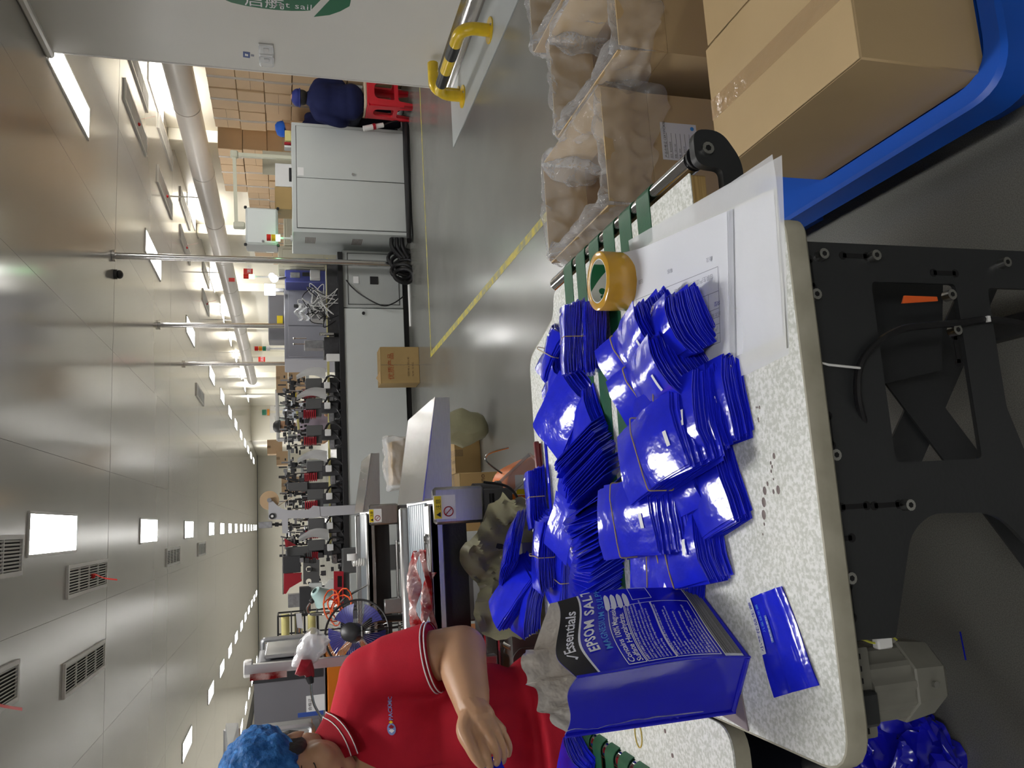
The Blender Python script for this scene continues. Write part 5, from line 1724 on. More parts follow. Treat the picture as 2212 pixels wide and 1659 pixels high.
b = MB(); b.grid(sackf, 160, 80, closed_u=True)
bmesh.ops.solidify(b.bm, geom=b.bm.faces, thickness=0.002)
wbuild(b, 'cloth', M_sack, sk)
b = MB(); b.lathe([(0, 0.70), (0.13, 0.69), (0.15, 0.66)], 20, M=Matrix.Translation((cxs, 2.04, -0.06))); wbuild(b, 'filling', M_bluebag, sk)['kind'] = 'stuff'
for k, (px, py, z, yw, pt, lab) in enumerate(((1098, 1285, 0.80, 60, 25, 'blue pouch bundle sticking out of the woven sack mouth, upper one'), (1108, 1305, 0.76, 20, -20, 'open blue pouch pile in the sack mouth, below the upper bundle'), (1140, 1305, 0.76, 85, 10, 'blue pouch bundle in the sack beside the silver bag mouth'), (1100, 1190, 0.79, 120, 20, 'loose blue pouches deep in the sack, on the side by the orange bin'))):
    bundle('low' if k != 2 else 'flat2', px, py, z, yw, lab, pitch=pt, band=False, group='blue pouches in the woven sack')
tc_ = P(1115, 1050, y=2.95)
M_obin = mat('orange_plastic', (0.80, 0.17, 0.008), rough=0.3, var=0.05)
ob = thing('orange_bin', 'glossy orange rounded plastic bin with white sticker beyond the table edge', 'bin', (tc_.x, 2.95, 0))
ztop = P(1072, 1075, y=2.95).z
b = MB()
prof = round_poly([(-0.17, 0), (0.115, 0), (0.12, ztop - 0.16), (0.06, ztop - 0.02), (-0.10, ztop), (-0.16, ztop - 0.05)], [0.01, 0.01, 0.05, 0.05, 0.05, 0.05])
b.prism(prof, 'y', -0.10, 0.12); o = b.build('shell', M_obin, ob)
md = o.modifiers.new('bevel', 'BEVEL'); md.width = 0.02; md.segments = 3; md.limit_method = 'ANGLE'; md.angle_limit = R(50)
b = MB(); b.cbox((0.0, -0.101, ztop - 0.07), (0.075, 0.001, 0.04), M=None); s1 = b.build('sticker', M_label, ob, smooth=False)
b = MB(); b.cbox((-0.025, -0.1018, ztop - 0.07), (0.02, 0.0008, 0.036)); b.build('sticker_patch', M_warn, ob, smooth=False)
b = MB(); b.tube(spline([(0.05, 0.0, ztop - 0.03), (0.10, 0.0, ztop + 0.03), (0.13, 0, ztop + 0.02), (0.15, 0, ztop - 0.06)], 5), 0.004, n=6); b.build('wire_handle', M_steel, ob)
# clear plastic round a carton between the conveyors, olive sack end
c = P(848, 992, y=3.45)
wy = 6.6
wx0, wx1 = P(850, 1058, y=wy).x, P(850, 935, y=wy).x
wh = P(832, 995, y=wy).z
wc = (wx0 + wx1) / 2
cb = carton('cardboard_box', 'brown carton wrapped in crumpled clear plastic on the floor, seen over the chute', wx0 + 0.05, wy, 0, wx1 - wx0 - 0.12, 0.30, wh - 0.06, m=M_kraft, slit='x')
wr_, hr_ = (wx1 - wx0) / 2, 0.19
def wrapf(u, v):
    a = 2 * PI * u
    r = (1 - max(0, v - 0.72) / 0.28 * 0.96)
    p = Vector((wr_ * max(-0.92, min(0.92, 1.3 * math.cos(a))) * r, hr_ * max(-0.9, min(0.9, 1.3 * math.sin(a))) * r, min(v / 0.72, 1) * (wh - 0.03)))
    return p + nz(p + Vector((3, 1, 0)), 9) * 0.035 * (0.4 + v) + nz(p, 22) * 0.012
b = MB(); b.grid(wrapf, 80, 30, closed_u=True)
b.build('clear_wrap', film('wrap_film', alpha=0.28, rough=0.1, bump=1.0, bscale=26), cb, fix=False)
c = P(868, 918, y=5.2)
b = MB(); b.sphere((0, 0, 0), 0.14, 16, 10, sc=(0.9, 0.7, 1.3)); b.sphere((0.02, 0, 0.17), 0.06, 10, 8)
for v in b.bm.verts:
    v.co += Vector((0.012 * math.sin(40 * v.co.z + 9 * v.co.x), 0.01 * math.sin(33 * v.co.x), 0.01 * math.sin(25 * v.co.y)))
sb_ = b.build('sack', M_sack, loc=(c.x - 0.03, 5.2, 0.19)); tag(sb_, 'small knotted olive sack on the floor by the grey machine base', 'sack')

# ================================================================== GREY MACHINE LINE ACROSS THE ROOM
M_cab = mat('cabinet_grey', (0.56, 0.59, 0.58), rough=0.42, var=0.02, vscale=3, bump=0.03, bscale=220)
M_cab2 = mat('cabinet_grey_dark', (0.40, 0.42, 0.41), rough=0.45, var=0.03)
M_seam = mat('seam_dark', (0.04, 0.042, 0.042), rough=0.6)
M_tool = mat('tool_dark', (0.05, 0.05, 0.055), rough=0.42, var=0.2, vscale=30)
M_toolg = mat('tool_grey', (0.36, 0.36, 0.38), rough=0.35, metal=0.6, var=0.2, vscale=30)
M_yel = mat('yellow_belt', (0.75, 0.68, 0.28), rough=0.45, var=0.1)
M_hop = mat('hopper_white', (0.72, 0.72, 0.72), rough=0.3, var=0.03)
M_lilac = mat('cabinet_lilac', (0.34, 0.34, 0.39), rough=0.42, var=0.02)
M_beige = mat('cabinet_beige', (0.50, 0.48, 0.38), rough=0.45, var=0.02)
M_navycab = mat('cabinet_blue', (0.05, 0.06, 0.24), rough=0.4, var=0.03)
MY = 8.5


def bx(parent, name, m, lo, hi, bev=0.0, **k):
    b = MB(); b.box(lo, hi, bev)
    return wbuild(b, name, m, parent, **k)


def pxbox(parent, name, m, px0, py0, px1, py1, y, d, bev=0.004):
    """box whose front face (at real depth y) spans the photographed corners; d is its depth"""
    a, c = P(px0, py0, y=y), P(px1, py1, y=y)
    return bx(parent, name, m, (min(a.x, c.x), y, min(a.z, c.z)), (max(a.x, c.x), y + d, max(a.z, c.z)), bev)


line = thing('collating_machine', 'long grey collating machine line with black rail and red finned feeders across the room', 'machine', (1.2, 8.85, 0))
zt = 0.715
bx(line, 'cabinet', M_cab, (-1.6, MY, 0.06), (2.315, MY + 0.7, zt), 0.006)
bx(line, 'cabinet', M_cab2, (2.325, MY + 0.01, 0.06), (2.98, MY + 0.72, zt + 0.004), 0.006)
bx(line, 'plinth', M_black, (-1.6, MY + 0.05, 0.0), (2.98, MY + 0.65, 0.06))
b = MB()
for (lo, hi) in (((2.36, MY + 0.004, 0.66), (2.95, MY + 0.009, 0.665)), ((2.36, MY + 0.004, 0.10), (2.95, MY + 0.009, 0.105)), ((2.36, MY + 0.004, 0.10), (2.365, MY + 0.009, 0.665)), ((2.945, MY + 0.004, 0.10), (2.95, MY + 0.009, 0.665))):
    b.box(lo, hi)
wbuild(b, 'door_seam', M_seam, line)['kind'] = 'stuff'
pxbox(line, 'label', M_label, 763, 597, 775, 612, MY + 0.004, 0.006, 0)
pxbox(line, 'black_plate', M_black, 799, 597, 817, 614, MY + 0.002, 0.008, 0.001)
p = P(785, 677, y=MY); b = MB(); b.cyl((p.x, MY, p.z), (p.x, MY - 0.02, p.z), 0.017, n=14); wbuild(b, 'lock_knob', M_black, line)
bx(line, 'rail', M_black, (-1.6, MY - 0.02, zt), (2.95, MY + 0.72, zt + 0.055), 0.004)
bx(line, 'rail', M_frame, (-1.6, MY + 0.1, zt + 0.055), (2.6, MY + 0.16, zt + 0.10), 0.004)
yb0, yb1 = P(706, 560, y=MY + 0.1), P(714, 1200, y=MY + 0.1)
b = MB(); b.tube([(yb0.x, MY + 0.08, yb0.z), (yb1.x, MY + 0.08, yb1.z)], 0.017, n=4); wbuild(b, 'yellow_belt', M_yel, line, smooth=False)
# black cables and a white pipe at the foot
b = MB(); b.tube(spline([P(748, 605, y=8.46), P(760, 620, y=8.44), P(785, 640, y=8.43), P(825, 660, y=8.43), P(850, 655, y=8.44), P(872, 640, y=8.46)], 6), 0.008, n=6); wbuild(b, 'cable', M_cable, line)
b = MB(); b.tube([P(884, 608, y=8.43), P(888, 705, y=8.43)], 0.02, n=10); wbuild(b, 'white_pipe', M_white, line)

def as_part(root, owner):
    """turn a unit that is bolted to a machine into a part of it: its first mesh carries the other pieces"""
    kids = list(root.children)
    main = kids[0]
    M0 = WM(owner).inverted() @ WM(root)
    main.parent = owner
    main.matrix_parent_inverse = Matrix()
    main.location, main.rotation_euler = M0.translation, M0.to_euler()
    for k in kids[1:]:
        k.parent = main
    main.name = root.name.split('.')[0]
    bpy.data.objects.remove(root)
    return main


# one feeder head and its copies
FX = [836, 880, 938, 1016, 1076, 1140, 1187]


def make_feeder(seed, hopper=True, tower=0.0):
    r = random.Random(seed)
    t = bpy.data.objects.new('feeder', None); COL.objects.link(t)
    ps = []
    def pt(name, b, m, **k):
        o = b.build(name, m, t, **k); ps.append(o); return o
    b = MB(); b.box((-0.12, 0.0, 0.0), (0.12, 0.40, 0.11), bev=0.006); b.box((-0.055, -0.05, 0.02), (0.055, 0.05, 0.20), bev=0.006); pt('pedestal', b, M_tool)
    b = MB(); b.cbox((0.02, -0.06, 0.135), (0.07, 0.05, 0.065), bev=0.006); pt('valve_block', b, M_hop)
    b = MB(); b.cbox((0.05, 0.02, 0.27), (0.11, 0.12, 0.17), bev=0.006); b.cbox((-0.03, 0.05, 0.235), (0.1, 0.10, 0.08), bev=0.004); pt('drive_box', b, M_greymach)
    b = MB()
    for k in range(7):
        b.box((-0.10, -0.03, 0.255 + 0.019 * k), (-0.015, 0.09, 0.267 + 0.019 * k), bev=0.002)
    b.box((-0.085, -0.01, 0.25), (-0.03, 0.07, 0.39), mi=1)
    o = pt('red_fins', b, [M_red, M_tool]); o['kind'] = 'stuff'
    if hopper:
        b = MB(); b.grid(lambda u, v: Vector((0.085 + (0.12 - 0.07 * u) * v + 0.05 * math.sin(u * 3.0), -0.07 - 0.02 * math.sin(PI * v) + 0.05 * u, 0.15 + 0.30 * u)), 10, 4); bmesh.ops.solidify(b.bm, geom=b.bm.faces, thickness=0.012); pt('chute_plate', b, M_hop)
    b = MB(); b.box((-0.135, -0.02, 0.0), (-0.105, 0.02, 0.09), bev=0.003); b.box((-0.15, -0.03, 0.06), (-0.03, 0.01, 0.12), bev=0.01); pt('arm_bracket', b, M_toolg)
    for k in range(3):
        b = MB(); x = r.uniform(-0.1, 0.1); y = r.uniform(0.1, 0.25); b.cyl((x, y, 0.2), (x, y, r.uniform(0.45, 0.60)), 0.008, n=8); pt('guide_rod', b, M_steel)
    b = MB()
    for k in range(44):
        c = Vector((r.uniform(-0.16, 0.16), r.uniform(0.0, 0.4), r.uniform(0.30, 0.58)))
        s = Vector((r.uniform(0.015, 0.06), r.uniform(0.02, 0.06), r.uniform(0.015, 0.05)))
        b.cbox(c, s, bev=0.003, M=None, mi=r.choice((0, 0, 1)))
    for k in range(16):
        c = Vector((r.uniform(-0.12, 0.12), r.uniform(-0.03, 0.2), r.uniform(0.38, 0.58)))
        d = r.choice((Vector((1, 0, 0)), Vector((0, 0, 1)), Vector((0, 0, 1)), Vector((0.3, -.2, 1)))).normalized() * r.uniform(0.03, 0.09)
        b.cyl(c, c + d, r.uniform(0.005, 0.014), n=8, mi=r.choice((0, 1)))
    o = pt('linkage', b, [M_tool, M_toolg]); o['kind'] = 'stuff'
    b = MB(); b.tube(spline([(0.04, -0.03, 0.17), (0.12, -0.07, 0.12), (0.10, -0.09, 0.03), (0.02, -0.06, -0.02), (-0.06, -0.05, 0.02)], 5), 0.012, n=6); b.tube(spline([(0.05, -0.04, 0.1), (-0.02, -0.09, 0.04), (-0.1, -0.07, 0.0), (-0.14, -0.03, 0.06)], 5), 0.009, n=6); o = pt('hoses', b, M_cable); o['kind'] = 'stuff'
    if tower:
        b = MB(); b.prism([(-0.05, 0.30), (0.05, 0.30), (0.055, 0.30 + tower), (-0.04, 0.32 + tower)], 'y', -0.02, 0.16); pt('magazine', b, M_greymach)
    return t


protos = [make_feeder(21), make_feeder(22, True), make_feeder(23, False)]
used = set()
fl = []
for k, py in enumerate(FX):
    src = protos[(0, 1, 2, 0, 2, 1, 0)[k]]
    if src.name in used:
        t = copy_tree(src)
    else:
        t = src; used.add(src.name)
    p = P(712, py, y=MY)
    t.location = (p.x, MY + 0.08, zt + 0.057)
    fl.append(t)
for t in fl:
    as_part(t, line)
# tall dark magazines
for (px0, py0, px1, py1, lab) in ((620, 1043, 664, 1060, 'tall dark sloping magazine box on the grey line beside the cardboard panel'), (617, 1183, 674, 1203, 'tall dark magazine box on the grey line beside the red hopper')):
    t = thing('magazine', lab, 'machine part', tuple(P(px1, (py0 + py1) / 2, y=MY + 0.05)))
    a, c = P(px0, py0, y=MY + .05), P(px1, py1, y=MY + .05)
    b = MB(); b.prism([(a.x, a.z), (c.x + 0.01, a.z - 0.02), (c.x - 0.0, c.z), (a.x, c.z)], 'y', MY + 0.05, MY + 0.2); wbuild(b, 'case', M_greymach, t)
    b = MB(); b.box((min(a.x, c.x) + 0.01, MY + 0.08, zt + 0.055), (max(a.x, c.x) - 0.01, MY + 0.16, c.z)); wbuild(b, 'stem', M_tool, t)
# cable bundle of pale wires and valves at the right-hand end
t = thing('wiring_unit', 'tangle of pale wires on a valve block at the right end of the grey line', 'machine part', tuple(P(735, 655, y=MY)))
pxbox(t, 'valve_block', M_toolg, 672, 640, 742, 690, MY + 0.1, 0.2)
pxbox(t, 'base', M_tool, 705, 570, 742, 720, MY + 0.05, 0.3)
r_ = random.Random(5)
b = MB()
for k in range(26):
    a_ = P(r_.uniform(665, 735), r_.uniform(615, 690), y=MY + r_.uniform(-0.05, 0.15)); c_ = P(r_.uniform(665, 735), r_.uniform(615, 700), y=MY + r_.uniform(-0.05, 0.15))
    m1 = a_.lerp(c_, 0.3) + Vector((r_.uniform(-.14, .14), -0.05, r_.uniform(0.02, .16))); m2 = a_.lerp(c_, 0.7) + Vector((r_.uniform(-.14, .14), -0.02, r_.uniform(-0.02, .14)))
    b.tube(spline([a_, m1, m2, c_], 6), 0.005, n=5, mi=int(k % 3 == 0))
wbuild(b, 'wires', [M_hop, M_cable], t)['kind'] = 'stuff'
pxbox(t, 'meter', M_alu, 670, 582, 692, 602, MY, 0.08)
pxbox(t, 'side_plate', M_hop, 705, 764, 738, 780, MY - 0.01, 0.03)
b = MB(); b.grid(lambda u, v: P(640 + 24 * u + 6 * math.sin(9 * v), 655 + 38 * v, y=MY + 0.02 + 0.02 * math.sin(11 * u + 7 * v)), 8, 8); wbuild(b, 'plastic_wrap', film('wrap_far', alpha=0.35, bump=0.4), t, fix=False)
# second metal cluster
t = thing('clamp_unit', 'bright metal clamp unit with two upright pins on the grey line beside the third pole', 'machine part', tuple(P(735, 745, y=MY)))
pxbox(t, 'body', M_toolg, 658, 735, 700, 752, MY + 0.05, 0.15); pxbox(t, 'base', M_tool, 700, 728, 742, 768, MY + 0.05, 0.25); pxbox(t, 'handle', M_steel, 690, 718, 722, 724, MY, 0.03)
for py in (731, 743):
    b = MB(); b.cyl(P(635, py, y=MY + 0.06), P(662, py, y=MY + 0.06), 0.007, n=8); b.sphere(P(635, py, y=MY + 0.06), 0.014, 8, 6); wbuild(b, 'pin', M_steel, t)

# unwind stand with paper roll
us = thing('unwind_stand', 'light grey curved unwind stand with a kraft paper roll above the grey line', 'machine part', tuple(P(676, 1110, y=8.42)))
M_stand = mat('stand_grey', (0.43, 0.43, 0.46), rough=0.4, var=0.02)
pts = [(580, 1077), (590, 1083), (600, 1093), (610, 1099), (622, 1102), (668, 1101), (676, 1092), (690, 1094), (692, 1116), (675, 1119), (622, 1120), (622, 1152), (610, 1152), (609, 1122), (580, 1122)]
q = [P(a, c, y=8.40) for a, c in pts]
plate([(v.x, v.z) for v in q], [], 0.02, 'side_plate', M_stand, us, XZ(8.40))
rc = P(582, 1081, y=8.46)
b = MB(); b.lathe([(0.022, -0.03), (0.095, -0.03), (0.095, 0.03), (0.022, 0.03)], 40, M=Matrix.Translation(rc) @ Matrix.Rotation(PI / 2, 4, 'X'), closed=True); wbuild(b, 'paper_roll', M_kraft_far, us)
b = MB(); b.cyl((rc.x, 8.37, rc.z), (rc.x, 8.50, rc.z), 0.022, n=16); wbuild(b, 'spindle', M_toolg, us)
gc = P(588, 1115, y=8.38)
b = MB(); b.lathe([(0.012, -0.008), (0.03, -0.008), (0.03, 0.008), (0.012, 0.008)], 24, M=Matrix.Translation(gc) @ Matrix.Rotation(PI / 2, 4, 'X'), closed=True); wbuild(b, 'guide_wheel', M_black, us)
b = MB(); b.cyl((gc.x, 8.365, gc.z), (gc.x, 8.40, gc.z), 0.013, n=12); wbuild(b, 'wheel_hub', M_hop, us)
pxbox(us, 'print_head', M_toolg, 558, 1128, 588, 1140, 8.38, 0.10)
b = MB(); b.cyl(P(588, 1133, y=8.42), P(612, 1133, y=8.42), 0.012, n=10); b.cyl(P(594, 1133, y=8.42), P(602, 1133, y=8.42), 0.022, n=10); wbuild(b, 'neck', M_black, us)
a_ = P(692, 1105, y=8.40); bx(us, 'post', M_stand, (a_.x - 0.05, 8.395, zt - 0.10), (a_.x + 0.05, 8.48, a_.z + 0.03), 0.004)
b = MB(); b.tube([P(596, 1096, y=8.44), P(632, 1073, y=8.42)], 0.003, n=5); wbuild(b, 'paper_web', M_kraft_far, us)

# left-end hopper group: red plates, black box, pierced plate
hp = thing('hopper_station', 'dark red and black hopper station with pierced plate at the left end of the grey line', 'machine part', tuple(P(745, 1240, y=8.45)))
def pxprism(parent, name, m, pts, y, d):
    q = [P(a, c, y=y) for a, c in pts]
    b = MB(); b.prism([(v.x, v.z) for v in q], 'y', y, y + d); return wbuild(b, name, m, parent, smooth=False)
pxprism(hp, 'red_plate', M_red, [(614, 1163), (624, 1168), (640, 1178), (617, 1182)], 8.55, 0.02)
pxprism(hp, 'red_plate', M_red, [(613, 1238), (652, 1237), (652, 1255), (626, 1270), (618, 1283), (613, 1283)], 8.45, 0.02)
pxbox(hp, 'rod', M_steel, 609, 1160, 613, 1284, 8.46, 0.03, 0.002)
pxbox(hp, 'black_box', M_hoodrim, 611, 1203, 650, 1236, 8.42, 0.15)
dk = [P(a, c, y=8.40) for a, c in ((655, 1209), (690, 1209), (690, 1262), (655, 1262))]
h1, h2 = P(667, 1229, y=8.40), P(667, 1256, y=8.40)
ring = lambda c, r: [(c.x + r * math.cos(2 * PI * k / 16), c.z + r * math.sin(2 * PI * k / 16)) for k in range(16)]
plate([(v.x, v.z) for v in dk], [ring(h1, 0.028), ring(h2, 0.028)], 0.015, 'pierced_plate', M_greymach, hp, XZ(8.40))
pxbox(hp, 'grey_box', M_cab, 668, 1261, 696, 1292, 8.30, 0.14)
pxprism(hp, 'grey_wedge', M_cab, [(698, 1272), (716, 1252), (722, 1252), (722, 1298), (698, 1298)], 8.25, 0.12)
rf = [P(a, c, y=8.22) for a, c in ((721, 1234), (742, 1234), (742, 1303), (721, 1303))]
w1 = [P(a, c, y=8.22) for a, c in ((729, 1244), (739, 1244), (739, 1268), (729, 1268))]
w2 = [P(a, c, y=8.22) for a, c in ((729, 1274), (739, 1274), (739, 1298), (729, 1298))]
plate([(v.x, v.z) for v in rf], [[(v.x, v.z) for v in w1], [(v.x, v.z) for v in w2]], 0.02, 'red_frame', M_red, hp, XZ(8.22))
pxbox(hp, 'dark_back', M_hoodrim, 725, 1238, 742, 1300, 8.26, 0.02)
pxbox(hp, 'grey_cover', M_toolg, 622, 1285, 648, 1311, 8.3, 0.15)
pxbox(hp, 'dark_column', M_hoodrim, 647, 1270, 672, 1330, 8.25, 0.2)
r_ = random.Random(77)
b = MB()
for k in range(40):
    c = P(r_.uniform(650, 735), r_.uniform(1195, 1300), y=8.35 + r_.uniform(0, 0.2))
    b.cbox(c, (r_.uniform(0.01, 0.05), r_.uniform(0.02, 0.05), r_.uniform(0.01, 0.05)), bev=0.002, mi=r_.choice((0, 1, 0)))
wbuild(b, 'fittings', [M_tool, M_toolg], hp)['kind'] = 'stuff'
bx(hp, 'support', M_greymach, (-0.95, 8.30, 0.0), (-0.25, 8.48, 0.80), 0.01)
bx(hp, 'grey_body', M_cab2, (P(742, 1300, y=8.2).x, 8.20, 0.0), (P(742, 1240, y=8.2).x, 8.32, 0.74), 0.006)
# black wire rack with rolls, white papers beside it
rk = thing('wire_rack', 'black wire rack holding metal rollers behind the farther grey hood', 'rack', tuple(P(690, 1350, y=7.2)))
b = MB()
ra, rc_ = P(600, 1332, y=7.2), P(688, 1372, y=7.2)
for x in (ra.x, rc_.x):
    for y in (7.2, 7.5):
        b.cyl((x, y, 0.0), (x, y, ra.z), 0.008, n=6)
for z in [rc_.z + (ra.z - rc_.z) * k / 3 for k in range(4)]:
    b.tube([(ra.x, 7.2, z), (rc_.x, 7.2, z), (rc_.x, 7.5, z), (ra.x, 7.5, z)], 0.006, n=5, closed=True)
wbuild(b, 'wires', M_black, rk)['kind'] = 'stuff'
for k in range(3):
    z = rc_.z + 0.05 + k * (ra.z - rc_.z) / 3
    b = MB(); b.cyl((ra.x, 7.35, z), (rc_.x, 7.35, z), 0.035, n=14); wbuild(b, 'roller', M_chrome if k % 2 else M_yel, rk)
pxprism(rk, 'paper_sheet', M_paper, [(639, 1326), (651, 1324), (655, 1358), (642, 1356)], 6.9, 0.003)

for u in [o for o in COL.objects if o.type == 'EMPTY' and o.parent is None]:
    if u.name.split('.')[0] in ('magazine', 'wiring_unit', 'clamp_unit', 'unwind_stand', 'hopper_station'):
        as_part(u, line)

# ------------------------------------------------------------------ tall grey electrical cabinet on the right
cabn = thing('electrical_cabinet', 'large pale grey two-door electrical cabinet standing in front of the carton wall', 'cabinet', (3.67, 8.5, 0))
CX0, CX1, CY, CT = 3.055, 4.292, 8.19, 1.243
bx(cabn, 'body', M_cab, (CX0, CY, 0.0), (CX1, CY + 0.72, CT), 0.006)
for (x0, x1) in ((CX0 + 0.045, 3.655), (3.662, CX1 - 0.045)):
    bx(cabn, 'door', M_cab, (x0, CY - 0.014, 0.045), (x1, CY + 0.001, CT - 0.05), 0.003)
b = MB()
for (x0, x1, z0, z1) in ((CX0 + 0.038, CX1 - 0.038, CT - 0.05, CT - 0.043), (CX0 + 0.038, CX1 - 0.038, 0.038, 0.045), (CX0 + 0.038, CX0 + 0.045, 0.04, CT - 0.045), (CX1 - 0.045, CX1 - 0.038, 0.04, CT - 0.045), (3.655, 3.662, 0.04, CT - 0.045)):
    b.box((x0, CY - 0.0008, z0), (x1, CY + 0.001, z1))
wbuild(b, 'door_gap', M_seam, cabn)['kind'] = 'stuff'
p = P(762, 378, y=CY - 0.014); b = MB(); b.cyl((p.x, CY - 0.014, p.z), (p.x, CY - 0.034, p.z), 0.014, n=14); wbuild(b, 'lock', M_chrome, cabn)
pxbox(cabn, 'label', M_label, 643, 361, 656, 379, CY - 0.0155, 0.001, 0)
for (pz, zc) in ((0, 1.06), (1, 0.56)):
    b = MB()
    for k in range(8):
        b.box((CX0 - 0.004, CY + 0.16, zc - 0.055 + k * 0.014), (CX0 + 0.002, CY + 0.34, zc - 0.049 + k * 0.014))
    o = wbuild(b, 'side_vent', mat('vent_brown', (0.16, 0.11, 0.08), rough=0.6), cabn); o['kind'] = 'stuff'
# cable duct and cables at its foot
tr = thing('cable_tray', 'black cable tray and thick cables lying along the foot of the grey cabinet', 'cables', (3.5, 8.1, 0))
b = MB()
for k in range(3):
    b.tube(spline([(2.95, 8.10 - 0.05 * k, 0.03 + 0.01 * k), (3.4, 8.12 - 0.04 * k, 0.03), (3.9, 8.10 - 0.05 * k, 0.035), (4.33, 8.12 - 0.04 * k, 0.03), (4.5, 8.3, 0.04)], 6), 0.026, n=8)
wbuild(b, 'thick_cables', M_cable, tr)['kind'] = 'stuff'
co = thing('cable_coil', 'coiled black hoses hanging at the foot of the nearest steel pole', 'cables', (2.88, 8.3, 0))
for k in range(5):
    c = P(868 + 4 * (k % 3), 560 + 9 * k, y=8.30 - 0.03 * k)
    b = MB(); b.tube([c + Vector(((0.11 - 0.008 * k) * math.cos(a), 0.02 * math.sin(2 * a), (0.15 - 0.012 * k) * math.sin(a))) for a in [2 * PI * i / 22 for i in range(22)]], 0.022, n=8, closed=True)
    wbuild(b, 'hose', M_cable, co)
for k in range(3):
    b = MB(); b.tube(spline([P(846 + 11 * k, 516, y=8.25), P(848 + 11 * k, 535, y=8.22), P(868 + 7 * k, 558, y=8.22)], 6), 0.026, n=8); wbuild(b, 'hose', M_cable, co)
so = thing('plug_strip', 'white and red industrial plug hanging beside the grey cabinet', 'plug', tuple(P(808, 272, y=8.0)))
b = MB(); a_, c_ = P(785, 278, y=8.0), P(805, 274, y=8.0); b.cyl(a_, c_, 0.03, n=12); wbuild(b, 'socket', M_white, so)
b = MB(); b.cyl(c_, P(811, 273, y=8.0), 0.034, n=12); wbuild(b, 'ring', M_red, so)
b = MB(); b.cyl(P(811, 273, y=8.0), P(828, 270, y=8.0), 0.026, n=12); wbuild(b, 'plug', M_white, so)
b = MB(); b.tube(spline([P(828, 270, y=8.0), P(850, 262, y=8.0), P(878, 262, y=8.0), P(890, 285, y=8.0)], 6), 0.008, n=6); wbuild(b, 'cord', M_cable, so)
# control box on its L arm
cbx = thing('control_box', 'pale control box hanging from a cream tube arm above the grey cabinet', 'control box', (3.8, 8.5, CT))
M_creamt = mat('cream_tube', (0.62, 0.62, 0.50), rough=0.4, var=0.02)
yA = 8.5
v0, v1, v2, v3 = P(634, 342, y=yA), P(506, 345, y=yA), P(513, 487, y=yA), P(532, 500, y=yA)
b = MB(); b.tube([Vector((v0.x, yA, CT)), Vector((v0.x, yA, v1.z))], 0.026, n=4); wbuild(b, 'post', M_creamt, cbx, smooth=False)
b = MB(); b.tube([Vector((v0.x, yA, v1.z)), Vector((v2.x, yA, v1.z - 0.02))], 0.026, n=4); wbuild(b, 'arm', M_creamt, cbx, smooth=False)
b = MB(); b.cbox((v0.x, yA, v1.z), (0.08, 0.07, 0.08), bev=0.012); wbuild(b, 'elbow', M_creamt, cbx)
b = MB(); b.cbox((v2.x, yA, v1.z - 0.05), (0.07, 0.07, 0.12), bev=0.012); wbuild(b, 'elbow', M_creamt, cbx)
a_, c_ = P(530, 447, y=8.42), P(601, 530, y=8.42)
bx(cbx, 'box', M_cab, (a_.x if a_.x < c_.x else c_.x, 8.42, c_.z), (max(a_.x, c_.x), 8.66, a_.z), 0.012)
bx(cbx, 'door', mat('control_door', (0.70, 0.74, 0.735), rough=0.35, var=0.01), (min(a_.x, c_.x) + 0.02, 8.412, c_.z + 0.02), (max(a_.x, c_.x) - 0.02, 8.421, a_.z - 0.02), 0.003)
p = P(568, 521, y=8.41); b = MB(); b.cyl((p.x, 8.412, p.z), (p.x, 8.40, p.z), 0.012, n=12); wbuild(b, 'lock', M_toolg, cbx)
b = MB()
for (x, z) in ((min(a_.x, c_.x), a_.z), (max(a_.x, c_.x), a_.z), (min(a_.x, c_.x), c_.z), (max(a_.x, c_.x), c_.z)):
    b.cbox((x, 8.43, z), (0.03, 0.03, 0.03), bev=0.006)
wbuild(b, 'corner_guard', M_black, cbx)['kind'] = 'stuff'


def stack_light(label, px, py0, py1_px, y, cols, base_z, glow=None, r=0.03):
    """signal tower; cols from the top down"""
    p0, p1 = P(px, py0, y=y), P(py1_px, py0, y=y)
    t = thing('signal_tower', label, 'signal light', (p0.x, y, base_z))
    n = len(cols)
    h = (p0.z - p1.z) / n
    for k, c in enumerate(cols):
        b = MB(); b.cyl((p0.x, y, p0.z - h * k), (p0.x, y, p0.z - h * (k + 1) + 0.004), r, n=14)
        wbuild(b, 'lens', c, t)
    b = MB(); b.cyl((p0.x, y, p1.z), (p0.x, y, base_z), r * 0.35, n=8); b.cyl((p0.x, y, base_z), (p0.x, y, base_z + 0.02), r * 0.9, n=12); wbuild(b, 'pole', M_hop, t)
    return t


M_lr = mat('lens_red', (0.60, 0.02, 0.01), rough=0.25); M_ly = mat('lens_yellow', (0.8, 0.55, 0.02), rough=0.25)
M_lg = mat('lens_green_lit', (0.35, 1.0, 0.45), rough=0.25, emit=6.0, var=0); M_lgo = mat('lens_green', (0.02, 0.22, 0.12), rough=0.25); M_lo = mat('lens_orange', (0.85, 0.30, 0.02), rough=0.25)
stack_light('red yellow and lit green signal tower on the big grey cabinet', 576, 513, 606, 8.3, [M_lr, M_ly, M_lg], CT, r=0.036)
stack_light('red and lit green signal tower on a thin pole behind the nearest steel pole', 526, 597, 550, 10.0, [M_lr, M_lg], 1.0, r=0.03)
stack_light('four-colour unlit signal tower on the lilac-grey machine', 550, 753, 584, 10.4, [M_lr, M_lo, M_lgo, M_hop], 1.12, r=0.03)
